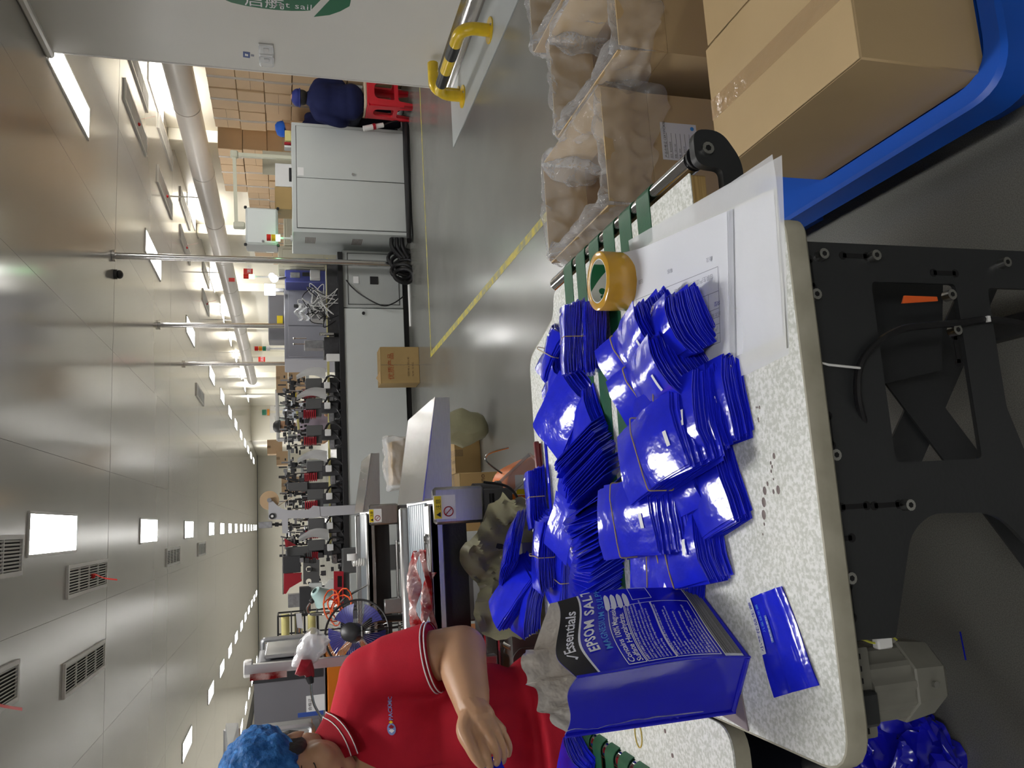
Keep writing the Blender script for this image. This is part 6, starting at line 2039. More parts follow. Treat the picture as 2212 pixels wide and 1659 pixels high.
# small things on top of the cabinet
t = thing('printer', 'white box-shaped printer standing on the big grey cabinet', 'printer', (3.9, 8.55, CT))
pxbox(t, 'case', M_hop, 594, 352, 631, 404, 8.5, 0.3); pxbox(t, 'feed_slot', M_black, 624, 362, 632, 392, 8.49, 0.02)
carton('cardboard_box', 'flat brown carton with printing standing on the big grey cabinet', 3.42, 8.5, CT, 0.26, 0.28, 0.18, m=M_old, slit='x')
t = thing('notice_sheet', 'grey-green sheet board behind the printer on the big cabinet', 'board', (3.98, 8.86, CT)); pxbox(t, 'board', M_beige, 567, 325, 631, 380, 8.86, 0.01, 0)
t = thing('dispenser', 'small yellow and dark box on the big grey cabinet edge', 'box', (4.2, 8.5, CT)); pxbox(t, 'top', mat('pale_yellow', (0.8, 0.72, 0.3), rough=0.4), 615, 281, 629, 304, 8.5, 0.1); pxbox(t, 'side', M_red, 614, 306, 629, 312, 8.5, 0.1); pxbox(t, 'end', M_hop, 614, 313, 629, 318, 8.5, 0.1)

# ------------------------------------------------------------------ steel poles to the ceiling
def pole(px, py, y, zb, label, r):
    p = P(px, py, y=y)
    t = thing('steel_pole', label, 'pole', (p.x, y, zb))
    b = MB(); b.cyl((0, 0, 0), (0, 0, CEIL - zb - 0.006), r, n=18); b.build('tube', M_steel, t)
    b = MB(); b.cyl((0, 0, CEIL - zb - 0.03), (0, 0, CEIL - zb - 0.004), r * 1.8, n=18); b.build('ceiling_flange', M_steel, t)
    b = MB(); b.cyl((0, 0, 0), (0, 0, 0.02), r * 1.8, n=18); b.build('foot_flange', M_steel, t)
    return t


pole(700, 566, 8.40, 0.0, 'nearest polished steel pole from floor to ceiling in front of the grey line', 0.034)
pole(500, 703, 11.4, 0.0, 'second polished steel pole to the ceiling behind the grey line', 0.036)
pole(500, 786, 14.2, 0.0, 'third polished steel pole to the ceiling, farthest away', 0.034)
p = P(262, 566, y=8.40); b = MB(); b.sphere((0, 0, 0), 0.045, 16, 10, sc=(1, 1, 0.8)); b.cyl((0, 0, 0.02), (0, 0, 0.05), 0.05, n=16)
dm = b.build('dome_camera', M_black, loc=(p.x - 0.10, 8.5, CEIL - 0.052)); tag(dm, 'small black dome camera on the ceiling beside the nearest steel pole top', 'camera')

# ------------------------------------------------------------------ machines behind the line
def cab(name, label, m, px0, py0, px1, py1, y, d, cat='cabinet'):
    a_, c_ = P(px0, py0, y=y), P(px1, py1, y=y)
    t = thing(name, label, cat, ((a_.x + c_.x) / 2, y + d / 2, 0))
    bx(t, 'body', m, (min(a_.x, c_.x), y, 0), (max(a_.x, c_.x), y + d, max(a_.z, c_.z)), 0.012)
    return t, min(a_.x, c_.x), max(a_.x, c_.x), max(a_.z, c_.z)


t, x0, x1, z1 = cab('machine_cabinet', 'lilac-grey two-door machine cabinet behind the wire tangle', M_lilac, 613, 622, 700, 776, 10.1, 0.9)
for (u0, u1) in ((0.03, 0.46), (0.47, 0.97)):
    bx(t, 'door', M_lilac, (x0 + (x1 - x0) * u0, 10.085, 0.3), (x0 + (x1 - x0) * u1, 10.101, z1 - 0.05), 0.004)
bx(t, 'handle', M_tool, (x0 + (x1 - x0) * 0.72, 10.06, z1 - 0.25), (x0 + (x1 - x0) * 0.76, 10.085, z1 - 0.12), 0.004)
t, x0, x1, z1 = cab('machine_cabinet', 'plain grey upper machine housing above the lilac-grey cabinet', M_hood, 579, 636, 620, 735, 11.5, 0.35); bx(t, 'yellow_warning', M_warn, (x0 + 0.25, 11.49, z1 - 0.2), (x0 + 0.36, 11.50, z1 - 0.12)); bx(t, 'foot', M_hood, (x0, 11.49, 0), (x1, 11.50, 0.02))
t, x0, x1, z1 = cab('machine_cabinet', 'dark blue machine cabinet with display behind the nearest pole', M_navycab, 615, 582, 705, 611, 9.7, 0.36); pxbox(t, 'display', M_toolg, 627, 588, 648, 600, 9.69, 0.02); pxbox(t, 'black_panel', M_black, 653, 588, 690, 597, 9.69, 0.02)
t, x0, x1, z1 = cab('machine_cabinet', 'tall beige machine cabinet left of the control box', M_beige, 600, 530, 705, 583, 9.9, 0.5); pxbox(t, 'door', M_beige, 610, 538, 700, 578, 9.885, 0.02); pxbox(t, 'label', M_label, 575, 530, 592, 545, 9.9, 0.02)
t, x0, x1, z1 = cab('machine_cabinet', 'beige low machine cabinet right of the tall beige one', M_beige, 612, 455, 640, 530, 9.9, 0.5); pxbox(t, 'door', M_beige, 618, 460, 640, 525, 9.885, 0.02)
# work lamp glare and bright screen
t = thing('work_lamp', 'glaring white work lamp on a short arm above the blue cabinet', 'lamp', tuple(P(615, 600, y=9.65)))
b = MB(); b.sphere(P(592, 602, y=9.6), 0.045, 14, 10); b.sphere(P(587, 596, y=9.6), 0.035, 12, 8); wbuild(b, 'bulb', mat('lamp_glow', (1, 1, 0.97), rough=0.4, emit=25.0, var=0), t)
b = MB(); b.cyl(P(600, 602, y=9.62), P(616, 600, y=9.7), 0.012, n=8); wbuild(b, 'arm', M_toolg, t)
t = thing('lit_screen', 'bright white lit screen next to the work lamp', 'screen', tuple(P(613, 628, y=9.95)))
pxbox(t, 'panel', mat('screen_glow', (1, 0.99, 0.94), rough=0.4, emit=3.2, var=0), 571, 613, 595, 637, 9.9, 0.03); pxbox(t, 'stand', M_toolg, 595, 622, 614, 630, 9.92, 0.03)
pxbox(t, 'frame', M_hop, 570, 612, 596, 638, 9.931, 0.02)
# red fire notices on the right wall and columns, pale column behind
for k, (px0, py0, px1, py1, y, lab) in enumerate(((526, 580, 546, 592, 10.6, 'red fire notice on the white column behind the control box'), (558, 771, 573, 783, 16, 'red fire notice on the cream column near the third pole'), (494, 600, 507, 608, 9.2, 'small red alarm box under the duct'))):
    t = thing('wall_notice', lab, 'sign', tuple(P((px0 + px1) / 2, (py0 + py1) / 2, y=y)))
    pxbox(t, 'plate', mat('sign_red', (0.65, 0.03, 0.02), rough=0.4, var=0.0), px0, py0, px1, py1, y, 0.02, 0)
    a_ = P(px0 + (px1 - px0) * 0.35, py1 - 1.5, y=y)
    if k < 2:
        text('消防', (P(px0, py0, y=y).z - P(px1, py0, y=y).z) * 0.5, frame((a_.x, y - 0.002, P(px1 - 4, py0, y=y).z), (1, 0, 0), (0, 0, 1)), M_print_white, t)
# cartons, helmets and shelving beyond
for (px0, py0, px1, py1, y, lab) in ((596, 790, 622, 842, 13.0, 'dark brown carton on top of the stack beyond the third pole'), (623, 790, 660, 830, 13.0, 'lighter brown carton under the dark one beyond the third pole'), (623, 830, 662, 852, 13.02, 'brown carton beside the lighter one, next to the yellow helmet'),
                                  (577, 950, 610, 980, 15.0, 'brown carton topmost of the far stack behind the feeders'), (597, 975, 622, 1004, 14.8, 'brown carton lower in the far stack behind the feeders'), (608, 1031, 650, 1062, 10.5, 'tan cardboard panel behind the tall sloping magazine')):
    a_, c_ = P(px0, py0, y=y), P(px1, py1, y=y)
    base = max(0.0, c_.z)
    t = carton('cardboard_box', lab, min(a_.x, c_.x), y, base, abs(a_.x - c_.x), 0.3, a_.z - base, m=M_kraft_far if 'dark' not in lab else M_kraft_in)
for (x, y, z, lab) in ((P(640, 820, y=13).x, 12.95, P(662, 820, y=13).z, 'grey table under the brown cartons beyond the third pole'), (P(610, 977, y=15).x, 14.75, P(622, 977, y=15).z, 'grey table under the far brown carton stack'), (P(640, 1046, y=10.5).x, 10.45, P(650, 1046, y=10.5).z, 'grey stand under the tan cardboard panel')):
    t = thing('work_table', lab, 'table', (x, y + 0.2, 0))
    bx(t, 'top', M_cab2, (x - 0.32, y - 0.02, z - 0.04), (x + 0.32, y + 0.42, z - 0.002), 0.004)
    for sx in (-1, 1):
        for yy_ in (0.0, 0.36):
            bx(t, 'leg', M_cab2, (x + sx * 0.28 - 0.02, y + yy_, 0), (x + sx * 0.28 + 0.02, y + yy_ + 0.04, z - 0.04))
# doors with windows, exit sign, rail on the cream end wall
for k, (py0, py1, w0, w1) in enumerate(((856, 887, 863, 880), (893, 935, 900, 924))):
    y = 40.99
    a_, c_ = P(583, py0, y=y), P(583, py1, y=y)
    b = MB(); b.box((min(a_.x, c_.x), y - 0.04, 0), (max(a_.x, c_.x), y, a_.z), bev=0.01); dr = struct('door_%d' % (k + 1), b, M_wall)
    q0, q1 = P(594, w0, y=y), P(617, w1, y=y)
    b = MB(); b.box((min(q0.x, q1.x), y - 0.06, q1.z), (max(q0.x, q1.x), y - 0.041, q0.z), bev=0.004); b.build('window_pane', mat('door_glass', (0.30, 0.36, 0.34), rough=0.1), dr)
    b = MB(); b.tube([(min(q0.x, q1.x), y - 0.06, q1.z), (max(q0.x, q1.x), y - 0.06, q1.z), (max(q0.x, q1.x), y - 0.06, q0.z), (min(q0.x, q1.x), y - 0.06, q0.z)], 0.06, n=4, closed=True); b.build('window_frame', M_trimw, dr)
t = thing('exit_sign', 'green and orange exit sign plates on the cream end wall', 'sign', tuple(P(571, 890, y=40.9)))
pxbox(t, 'green_plate', mat('sign_green', (0.02, 0.25, 0.14), rough=0.4, var=0), 566, 885, 575, 896, 40.9, 0.08, 0); pxbox(t, 'orange_plate', M_lo, 577, 884, 582, 897, 40.9, 0.08, 0)
rl_ = thing('guard_rail', 'pale horizontal guard rail in front of the far doors', 'rail', tuple(P(600, 900, y=14)))
b = MB(); b.tube([P(598, 842, y=14), P(601, 952, y=14)], 0.03, n=8); wbuild(b, 'top_bar', M_hop, rl_)
for py in (843, 951):
    v = P(600, py, y=14); bx(rl_, 'post', M_hop, (v.x - 0.025, 13.98, 0), (v.x + 0.025, 14.02, v.z))
t = thing('helmet', 'yellow safety helmet hanging on the metal frame beyond the feeders', 'helmet', tuple(P(633, 858, y=9.6)))
b = MB(); b.lathe([(0.06, -0.03), (0.055, -0.028), (0.052, 0), (0.04, 0.03), (0.02, 0.045), (0, 0.05)], 18); b.build('shell', mat('helmet_yellow', (0.78, 0.62, 0.03), rough=0.3), t)
b = MB(); b.lathe([(0.075, -0.032), (0.05, -0.028), (0.05, -0.034), (0.075, -0.034)], 18, closed=True); b.build('brim', mat('helmet_yellow', (0.78, 0.62, 0.03)), t)
fr = thing('metal_frame', 'metal tube frame carrying the yellow helmet behind the feeders', 'frame', tuple(P(640, 900, y=9.65)))
b = MB(); b.tube([P(638, 846, y=9.65), P(646, 935, y=9.65)], 0.014, n=8); wbuild(b, 'bar', M_yel, fr)
b = MB(); b.tube([P(640, 845, y=9.65), P(656, 845, y=9.65)], 0.014, n=6); wbuild(b, 'end', M_alu, fr)
for py in (850, 932):
    v = P(644, py, y=9.66); bx(fr, 'post', M_alu, (v.x - 0.012, 9.64, 0), (v.x + 0.012, 9.67, v.z))
b = MB(); b.grid(lambda u, v: P(614 + 44 * u + 4 * math.sin(8 * v), 866 + 42 * v, y=9.75 + 0.05 * math.sin(9 * u + 5 * v)), 12, 14); bmesh.ops.solidify(b.bm, geom=b.bm.faces, thickness=0.004)
tag(b.build('plastic_sheet', film('blue_sheet', (0.55, 0.65, 0.85), alpha=0.6, bump=0.4, bscale=12)), 'draped pale blue plastic sheet behind the metal frame', 'plastic sheet')

# ------------------------------------------------------------------ white wall: sign, sockets, guard rail
M_signg = mat('mural_green', (0.03, 0.17, 0.09), rough=0.35, var=0.02)
WXF = 3.5497
mural = thing('wall_sign', 'round green and white lettered mural on the white wall at the top edge', 'sign', (WXF, 4.6, 1.5))
def wq(px, py): return P(px, py, x=WXF)
def wpoly(parent, name, m, pts, off=0.002):
    b = MB(); q = [wq(*p) for p in pts]
    b.prism([(v.y, v.z) for v in q], 'x', WXF - off, WXF - 0.0004); return wbuild(b, name, m, parent, smooth=False)
wpoly(mural, 'green_disc', M_signg, [(472, -14), (488, 0), (500, 5), (530, 12), (562, 17), (595, 21), (630, 23), (655, 23), (671, 22), (692, 0), (706, -14)])
wpoly(mural, 'green_tail', M_signg, [(678, 36), (712, 0), (726, -14), (760, -14), (757, 5), (755, 13), (735, 24), (712, 32)])
sz = (wq(600, 2) - wq(600, 14)).length
fm = lambda px, py: frame((WXF - 0.003, wq(px, py).y, wq(px, py).z), (0, 0, -1), (0, -1, 0))
text('Set sail', sz * 1.45, fm(587, 11.5), M_print_white, mural, spacing=1.08)
text('启航', sz * 2.2, fm(527, 8), M_print_white, mural)
sw = thing('light_switch', 'clear-covered wall switch box near the edge of the white wall', 'switch', tuple(wq(574, 115)))
a_, c_ = wq(558, 92), wq(592, 137)
ym, y0_, y1_ = (a_.y + c_.y) / 2, min(a_.y, c_.y), max(a_.y, c_.y)
for (u0, u1) in ((y0_, ym - 0.006), (ym + 0.006, y1_)):
    b = MB(); b.box((WXF - 0.012, u0, c_.z), (WXF - 0.0005, u1, a_.z), bev=0.003); wbuild(b, 'plate', M_white, sw)
    b = MB(); b.box((WXF - 0.045, u0, c_.z), (WXF - 0.0125, u1, a_.z), bev=0.012); wbuild(b, 'clear_cover', film('switch_cover', alpha=0.2, bump=0.15), sw)
    b = MB(); b.box((WXF - 0.02, (u0 + u1) / 2 - 0.02, (a_.z + c_.z) / 2 - 0.02), (WXF - 0.012, (u0 + u1) / 2 + 0.02, (a_.z + c_.z) / 2 + 0.02), bev=0.003); wbuild(b, 'rocker', M_hop, sw)
bt_ = thing('blue_notice', 'tiny blue pictogram notice above the wall switch', 'sign', tuple(wq(532, 117)))
wpoly(bt_, 'plate', mat('notice_blue', (0.04, 0.09, 0.30), rough=0.4, var=0), [(525, 111), (525, 123), (540, 125), (540, 113)])
wpoly(bt_, 'white_figure', M_print_white, [(529, 115), (529, 120), (536, 121), (536, 117)], 0.0026)
wpoly(bt_, 'grey_text', M_print_grey, [(542, 117), (542, 121), (549, 122), (549, 118)])

M_yb = mat('barrier_yellow', (0.80, 0.55, 0.015), rough=0.3, var=0.08, vscale=18, coat=0.3)
gr = thing('guard_bar', 'yellow and black striped guard bar bolted to the floor beside the white wall', 'guard bar', (3.2, 5.0, 0))
g0, g1 = P(1000, 212, z=0.006), P(1058, 62, z=0.006)
gx = (g0.x + g1.x) / 2
hz = 0.20
r0 = 0.042
y0_, y1_ = g1.y, g0.y
arcp = [Vector((gx, y0_, 0.006)), Vector((gx, y0_, hz - 0.10))] + [Vector((gx, y0_ + 0.10 * (1 - math.cos(a)), hz - 0.10 + 0.10 * math.sin(a))) for a in [PI / 2 * k / 6 for k in range(1, 7)]]
arcq = [Vector((gx, y1_ - 0.10 * (1 - math.cos(a)), hz - 0.10 + 0.10 * math.sin(a))) for a in [PI / 2 * k / 6 for k in range(6, 0, -1)]] + [Vector((gx, y1_, hz - 0.10)), Vector((gx, y1_, 0.006))]
ya, yb = arcp[-1].y, arcq[0].y
cuts = [ya, ya + (yb - ya) * 0.14, ya + (yb - ya) * 0.38, ya + (yb - ya) * 0.66, ya + (yb - ya) * 0.93, yb]
b = MB(); b.tube(arcp + [Vector((gx, cuts[1], hz))], r0, n=18); wbuild(b, 'bar_end', M_yb, gr)
for k, m_ in ((1, M_black), (2, M_yb), (3, M_black)):
    b = MB(); b.tube([Vector((gx, cuts[k], hz)), Vector((gx, cuts[k + 1], hz))], r0 + (0.0006 if m_ is M_black else 0), n=18); wbuild(b, 'stripe', m_, gr)
b = MB(); b.tube([Vector((gx, cuts[4], hz))] + arcq, r0, n=18); wbuild(b, 'bar_end', M_yb, gr)
for y in (y0_, y1_):
    b = MB(); b.cyl((gx, y, 0.0062), (gx, y, 0.014), 0.085, n=24); wbuild(b, 'foot_plate', M_yb, gr)
    for s in (-1, 1):
        bolt(gr, (gx, y + s * 0.066, 0.014), (0, 0, 1), 0.008, 0.008)
# short return guard at the wall end
gr2 = thing('guard_bar', 'second yellow guard bar, mostly hidden behind the striped one at the wall end', 'guard bar', (3.5, 6.15, 0))
lx, ly = gx + 0.10, y1_ + 0.14
b = MB(); b.tube([Vector((lx, ly, 0.006)), Vector((lx, ly, 0.12))] + [Vector((lx + 0.08 * (1 - math.cos(a)), ly, 0.12 + 0.08 * math.sin(a))) for a in [PI / 2 * k / 5 for k in range(1, 6)]] + [Vector((3.50, ly, 0.20))], r0, n=16); wbuild(b, 'bar', M_yb, gr2)
b = MB(); b.cyl((lx, ly, 0.0062), (lx, ly, 0.012), 0.06, n=24); wbuild(b, 'foot_plate', M_yb, gr2)

# ================================================================== PEOPLE
M_skin = mat('skin', (0.50, 0.28, 0.155), rough=0.45, var=0.05, vscale=18, bump=0.04, bscale=90, sss=0.08)
M_shirt = mat('shirt_red', (0.50, 0.012, 0.030), rough=0.75, var=0.07, vscale=30, bump=0.10, bscale=420, spec=0.25)
M_hair = mat('hair_black', (0.012, 0.010, 0.009), rough=0.5, bump=0.3, bscale=120)
M_net = mat('hair_net_blue', (0.10, 0.38, 0.85), rough=0.5, vscale=60, col2=(0.02, 0.13, 0.42), bump=0.7, bscale=70, sharp=0.22, spec=0.3)
M_stripe = mat('stripe_white', (0.78, 0.74, 0.74), rough=0.7)
M_navy = mat('cloth_navy', (0.012, 0.016, 0.065), rough=0.8, var=0.12, vscale=12, bump=0.15, bscale=30, spec=0.2)
M_trouser = mat('trouser_dark', (0.014, 0.016, 0.028), rough=0.8, var=0.1, vscale=10, spec=0.2)
M_lash = mat('eyelash_dark', (0.02, 0.012, 0.010), rough=0.6)
M_lip = mat('lip', (0.40, 0.13, 0.10), rough=0.4)


def organic(b, name, m, parent, voxel=0.008, it=6, cut=None, planes=()):
    """overlapping solids fused into one continuous smooth surface"""
    me = b.mesh('tmp', m)
    o = bpy.data.objects.new('tmp', me); COL.objects.link(o)
    md = o.modifiers.new('r', 'REMESH'); md.mode = 'VOXEL'; md.voxel_size = voxel; md.use_smooth_shade = True
    sm = o.modifiers.new('s', 'SMOOTH'); sm.factor = 0.5; sm.iterations = it
    out = eval_mesh(o, name)
    bpy.data.objects.remove(o)
    if cut:
        bm = bmesh.new(); bm.from_mesh(out)
        for co, no in planes:
            bmesh.ops.bisect_plane(bm, geom=bm.verts[:] + bm.edges[:] + bm.faces[:], plane_co=co, plane_no=no)
        bmesh.ops.delete(bm, geom=[f for f in bm.faces if cut(f.calc_center_median())], context='FACES')
        bm.to_mesh(out); bm.free()
    out.transform(WM(parent).inverted())
    out.materials.clear(); out.materials.append(m)
    for p in out.polygons:
        p.use_smooth = True
    o = bpy.data.objects.new(name, out); COL.objects.link(o); o.parent = parent
    return o


def limb(b, pts, rs, n=14):
    b.tube(spline(pts, 4) if len(pts) > 2 else pts, [a for a in _interp(rs, 4 if len(pts) > 2 else 1)], n=n)
    b.sphere(pts[0], rs[0], 12, 8); b.sphere(pts[-1], rs[-1], 12, 8)


def _interp(rs, n):
    out = []
    for i in range(len(rs) - 1):
        for k in range(n):
            out.append(rs[i] + (rs[i + 1] - rs[i]) * k / n)
    return out + [rs[-1]]


# ------------------------------------------------------------------ person in the red polo shirt
wp = thing('person', 'person in a red polo shirt and blue hair net folding pouches behind the left table', 'person', (-0.55, 1.92, 0))
HC = Vector((-0.512, 1.845, 1.325))
hf = Vector((-0.18, -0.80, -0.46)).normalized()
hs = Vector((0.97, -0.20, 0.0)); hs = (hs - hf * hs.dot(hf)).normalized()      # towards her left ear
hu = hf.cross(hs) * -1
hu = hu if hu.z > 0 else -hu
HS = 0.98


def HL(a, c, d):
    return HC + (hs * a + hu * c + hf * d) * HS


HM = Matrix((hs, hf, hu)).transposed().to_4x4()        # local x side, y forward, z up
SHL = Vector((-0.345, 1.925, 1.165)); ELB = Vector((-0.300, 1.835, 0.955))
WRI = P(1021, 1532, y=1.680)
b = MB()
b.sphere(HL(0, 0.028, -0.012), 1, 20, 14, sc=(0.074 * HS, 0.094 * HS, 0.088 * HS), M=HM)
b.sphere(HL(0, -0.035, 0.026), 1, 18, 12, sc=(0.061 * HS, 0.062 * HS, 0.070 * HS), M=HM)
b.sphere(HL(0, -0.088, 0.055), 0.026, 12, 8)
for s in (-1, 1):
    b.sphere(HL(s * 0.040, -0.030, 0.052), 0.031, 12, 8)
    b.sphere(HL(s * 0.033, 0.004, 0.066), 0.016, 12, 8)
    b.sphere(HL(s * 0.030, 0.026, 0.070), 0.014, 10, 8)
    b.sphere(HL(s * 0.076, -0.005, -0.008), 1, 10, 8, sc=(0.007, 0.014, 0.024), M=HM)
    b.sphere(HL(s * 0.010, -0.030, 0.096), 0.0085, 8, 6)
b.tube([HL(0, 0.014, 0.078), HL(0, -0.010, 0.094), HL(0, -0.028, 0.104)], [0.008, 0.009, 0.012], n=10)
b.sphere(HL(0, -0.028, 0.102), 0.0125, 10, 8)
b.sphere(HL(0, -0.058, 0.082), 1, 12, 8, sc=(0.022, 0.010, 0.009), M=HM)
b.sphere(HL(0, -0.067, 0.079), 1, 12, 8, sc=(0.019, 0.010, 0.008), M=HM)
limb(b, [HL(0, -0.05, -0.035), Vector((-0.54, 1.925, 1.235)), Vector((-0.545, 1.935, 1.17))], [0.052, 0.056, 0.075])
b.sphere((-0.548, 1.918, 1.10), 1, 18, 12, sc=(0.165, 0.098, 0.125))
limb(b, [Vector((-0.45, 1.93, 1.185)), SHL], [0.055, 0.055])
limb(b, [SHL, (SHL + ELB) / 2 + Vector((0.004, 0.0, 0)), ELB], [0.058, 0.058, 0.056])
limb(b, [ELB, ELB.lerp(WRI, 0.35) + Vector((0, 0, 0.004)), ELB.lerp(WRI, 0.75), WRI], [0.056, 0.053, 0.043, 0.0340])
# hand: palm, four fingers bent over the pouch, thumb from the side of the palm
K = [P(1037, 1590, y=1.630), P(1053, 1583, y=1.622), P(1069, 1581, y=1.626), P(1081, 1578, y=1.638)]
o = organic(b, 'body', M_skin, wp, 0.0055, 7)
fingers = [
    ([K[0], P(1046, 1619, y=1.606), P(1053, 1640, y=1.599), P(1058, 1656, y=1.602)], [0.0120, 0.0104, 0.0094, 0.0078]),
    ([K[1], P(1066, 1608, y=1.602), P(1074, 1630, y=1.604), P(1073, 1648, y=1.614)], [0.0118, 0.0098, 0.0090, 0.0076]),
    ([K[2], P(1082, 1605, y=1.612), P(1088, 1627, y=1.617), P(1086, 1644, y=1.628)], [0.0112, 0.0090, 0.0082, 0.0072]),
    ([K[3], P(1094, 1598, y=1.628), P(1100, 1615, y=1.636), P(1098, 1630, y=1.646)], [0.0100, 0.0080, 0.0072, 0.0064]),
    ([WRI.lerp(K[0], 0.30) + Vector((0.0, -0.004, 0.012)), P(1004, 1580, y=1.640), P(1016, 1612, y=1.612), P(1029, 1637, y=1.599), P(1040, 1652, y=1.597)], [0.024, 0.0180, 0.0130, 0.0112, 0.0088])]
b = MB()
limb(b, [ELB.lerp(WRI, 0.90), WRI, WRI.lerp((K[1] + K[2]) / 2, 0.4)], [0.0355, 0.0335, 0.032])
for k, rk in zip(K, (0.0205, 0.0205, 0.0195, 0.0175)):
    limb(b, [WRI.lerp(k, 0.35), WRI.lerp(k, 0.8), k], [rk + 0.004, rk - 0.002, 0.0128])
for pts, rs in fingers:
    limb(b, pts, rs, n=12)
hand = organic(b, 'hand', M_skin, wp, 0.0021, 3)
# shirt: torso and short sleeve, open at the neck
SLV = SHL.lerp(ELB, 0.72)
b = MB()
b.sphere((-0.550, 1.925, 1.07), 1, 20, 14, sc=(0.188, 0.122, 0.155))
b.sphere((-0.555, 1.905, 0.90), 1, 20, 14, sc=(0.212, 0.138, 0.17))
b.sphere((-0.555, 1.915, 0.74), 1, 20, 14, sc=(0.225, 0.142, 0.15))
b.tube([(-0.555, 1.92, 0.56), (-0.555, 1.915, 0.80)], [0.19, 0.19], n=24)
for s in (1, -1):
    X = lambda x: -0.55 + s * (x + 0.55)
    limb(b, [Vector((X(-0.53), 1.94, 1.195)), Vector((X(-0.45), 1.935, 1.185)), Vector((X(-0.355), 1.925, 1.155))], [0.062, 0.068, 0.072])
    limb(b, [Vector((X(-0.40), 1.925, 1.10)), Vector((X(-0.39), 1.92, 0.98))], [0.07, 0.05])
limb(b, [SHL + Vector((-0.01, 0, -0.01)), SHL.lerp(ELB, 0.4)], [0.074, 0.075])
limb(b, [Vector((-0.755, 1.925, 1.165)), Vector((-0.80, 1.85, 0.99))], [0.074, 0.075])
b.tube([SHL.lerp(ELB, 0.2), SLV], [0.073, 0.080], n=24)


def vneck(c):
    w = (c.z - 1.105) * 0.42
    return (c.z > 1.105 and c.y < 1.93 and abs(c.x + 0.545) < w) or (c.z > 1.222 and abs(c.x + 0.545) < 0.075)


shirt = organic(b, 'shirt', M_shirt, wp, 0.0075, 8, cut=vneck, planes=(((-0.545, 0, 1.105), (1, 0, -0.42)), ((-0.545, 0, 1.105), (1, 0, 0.42)), ((0, 0, 1.222), (0, 0, 1)), ((-0.62, 0, 0), (1, 0, 0)), ((-0.47, 0, 0), (1, 0, 0)), ((0, 1.93, 0), (0, 1, 0))))
ad = (ELB - SHL).normalized()
for k, dt in enumerate((0.000, -0.009)):
    b = MB()
    c = SLV + ad * (0.0 + dt)
    u_ = ad.orthogonal().normalized(); v_ = ad.cross(u_)
    b.tube([c + (u_ * math.cos(a) + v_ * math.sin(a)) * 0.0785 for a in [2 * PI * i / 40 for i in range(40)]], 0.0016, n=6, closed=True)
    wbuild(b, 'sleeve_stripe', M_stripe, wp)
b = MB()
c = SLV + ad * -0.003
rings = []
b.grid(lambda u, v: SLV + ad * (-0.022 + 0.026 * v) + (u_ * math.cos(2 * PI * u) + v_ * math.sin(2 * PI * u)) * 0.0775, 40, 2, closed_u=True)
bmesh.ops.solidify(b.bm, geom=b.bm.faces, thickness=0.002)
wbuild(b, 'sleeve_cuff', M_shirt, wp)
# collar: folded band round the neck, open in front
NC = Vector((-0.543, 1.915, 1.246))


def collar(u, v):
    a = R(-62) + R(304) * u          # from front right round the back to front left
    a = a + 0.0
    r = 0.064 + 0.058 * v
    front_ = max(0, -math.sin(a))
    z = 0.046 * (1 - v) + 0.006 * v - 0.050 * front_ * (0.35 + v)
    return NC + Vector((r * 1.04 * math.cos(a), r * 0.92 * math.sin(a) - 0.010 * front_, z))


b = MB(); b.grid(lambda u, v: collar(u, v), 36, 6); bmesh.ops.solidify(b.bm, geom=b.bm.faces, thickness=0.003); col_o = wbuild(b, 'collar', M_shirt, wp)
for v_e in (0.98, 0.82):
    b = MB(); b.tube([collar(u, v_e) + Vector((0, 0, 0.0022)) for u in [k / 40 for k in range(41)]], 0.0012, n=5); wbuild(b, 'collar_stripe', M_stripe, col_o)
from mathutils.bvhtree import BVHTree


def tree_of(o):
    bm = bmesh.new(); bm.from_mesh(o.data); bm.transform(WM(o)); t = BVHTree.FromBMesh(bm); bm.free(); return t


stree = tree_of(shirt)


def on_shirt(x, z, off=0.0012):
    h = stree.ray_cast(Vector((x, 1.2, z)), Vector((0, 1, 0)))
    if h[0] is None:
        return Vector((x, 1.8, z))
    return h[0] + h[1] * off


ec = P(850, 1583, y=1.80)
t0 = P(850, 1566, y=1.80); t1 = P(845, 1514, y=1.80)
tw = t1.x - t0.x
me = text_mesh('PACKMIC', 1.0, bold=0.012)
wid = max(v.co.x for v in me.vertices)
sc_ = tw / wid
M_lgb = mat('logo_blue', (0.22, 0.30, 0.62), rough=0.5, var=0.0)
bpy.data.meshes.remove(me)
text('PACKMIC', sc_, None, M_lgb, shirt, fn=lambda x, y: on_shirt(t0.x + x, t0.z - 0.004 + y), name='logo_lettering', bold=0.0002)
b = MB(); N_ = 20
rim_o = [on_shirt(ec.x + 0.0115 * math.cos(a), ec.z + 0.009 * math.sin(a)) for a in [2 * PI * k / N_ for k in range(N_)]]
cc = on_shirt(ec.x, ec.z)
for k in range(N_):
    b.poly([cc, rim_o[k], rim_o[(k + 1) % N_]])
wbuild(b, 'logo_disc', M_lgb, shirt, fix=False)
for (dx, c_) in ((-0.003, M_print_white), (0.004, M_red)):
    b = MB(); q = [on_shirt(ec.x + dx + a_ * 0.0045, ec.z + c2 * 0.006, 0.002) for a_, c2 in ((-1, 0), (0, -1), (1, 0), (0, 1))]; b.poly(q); wbuild(b, 'logo_diamond', c_, shirt, fix=False)
b = MB(); q = [on_shirt(ec.x + 0.0125 + a_ * 0.003, ec.z + c2 * 0.0045, 0.0022) for a_, c2 in ((-1, 0), (0, -1), (1, 0), (0, 1))]; b.poly(q); wbuild(b, 'logo_diamond', M_warn, shirt, fix=False)
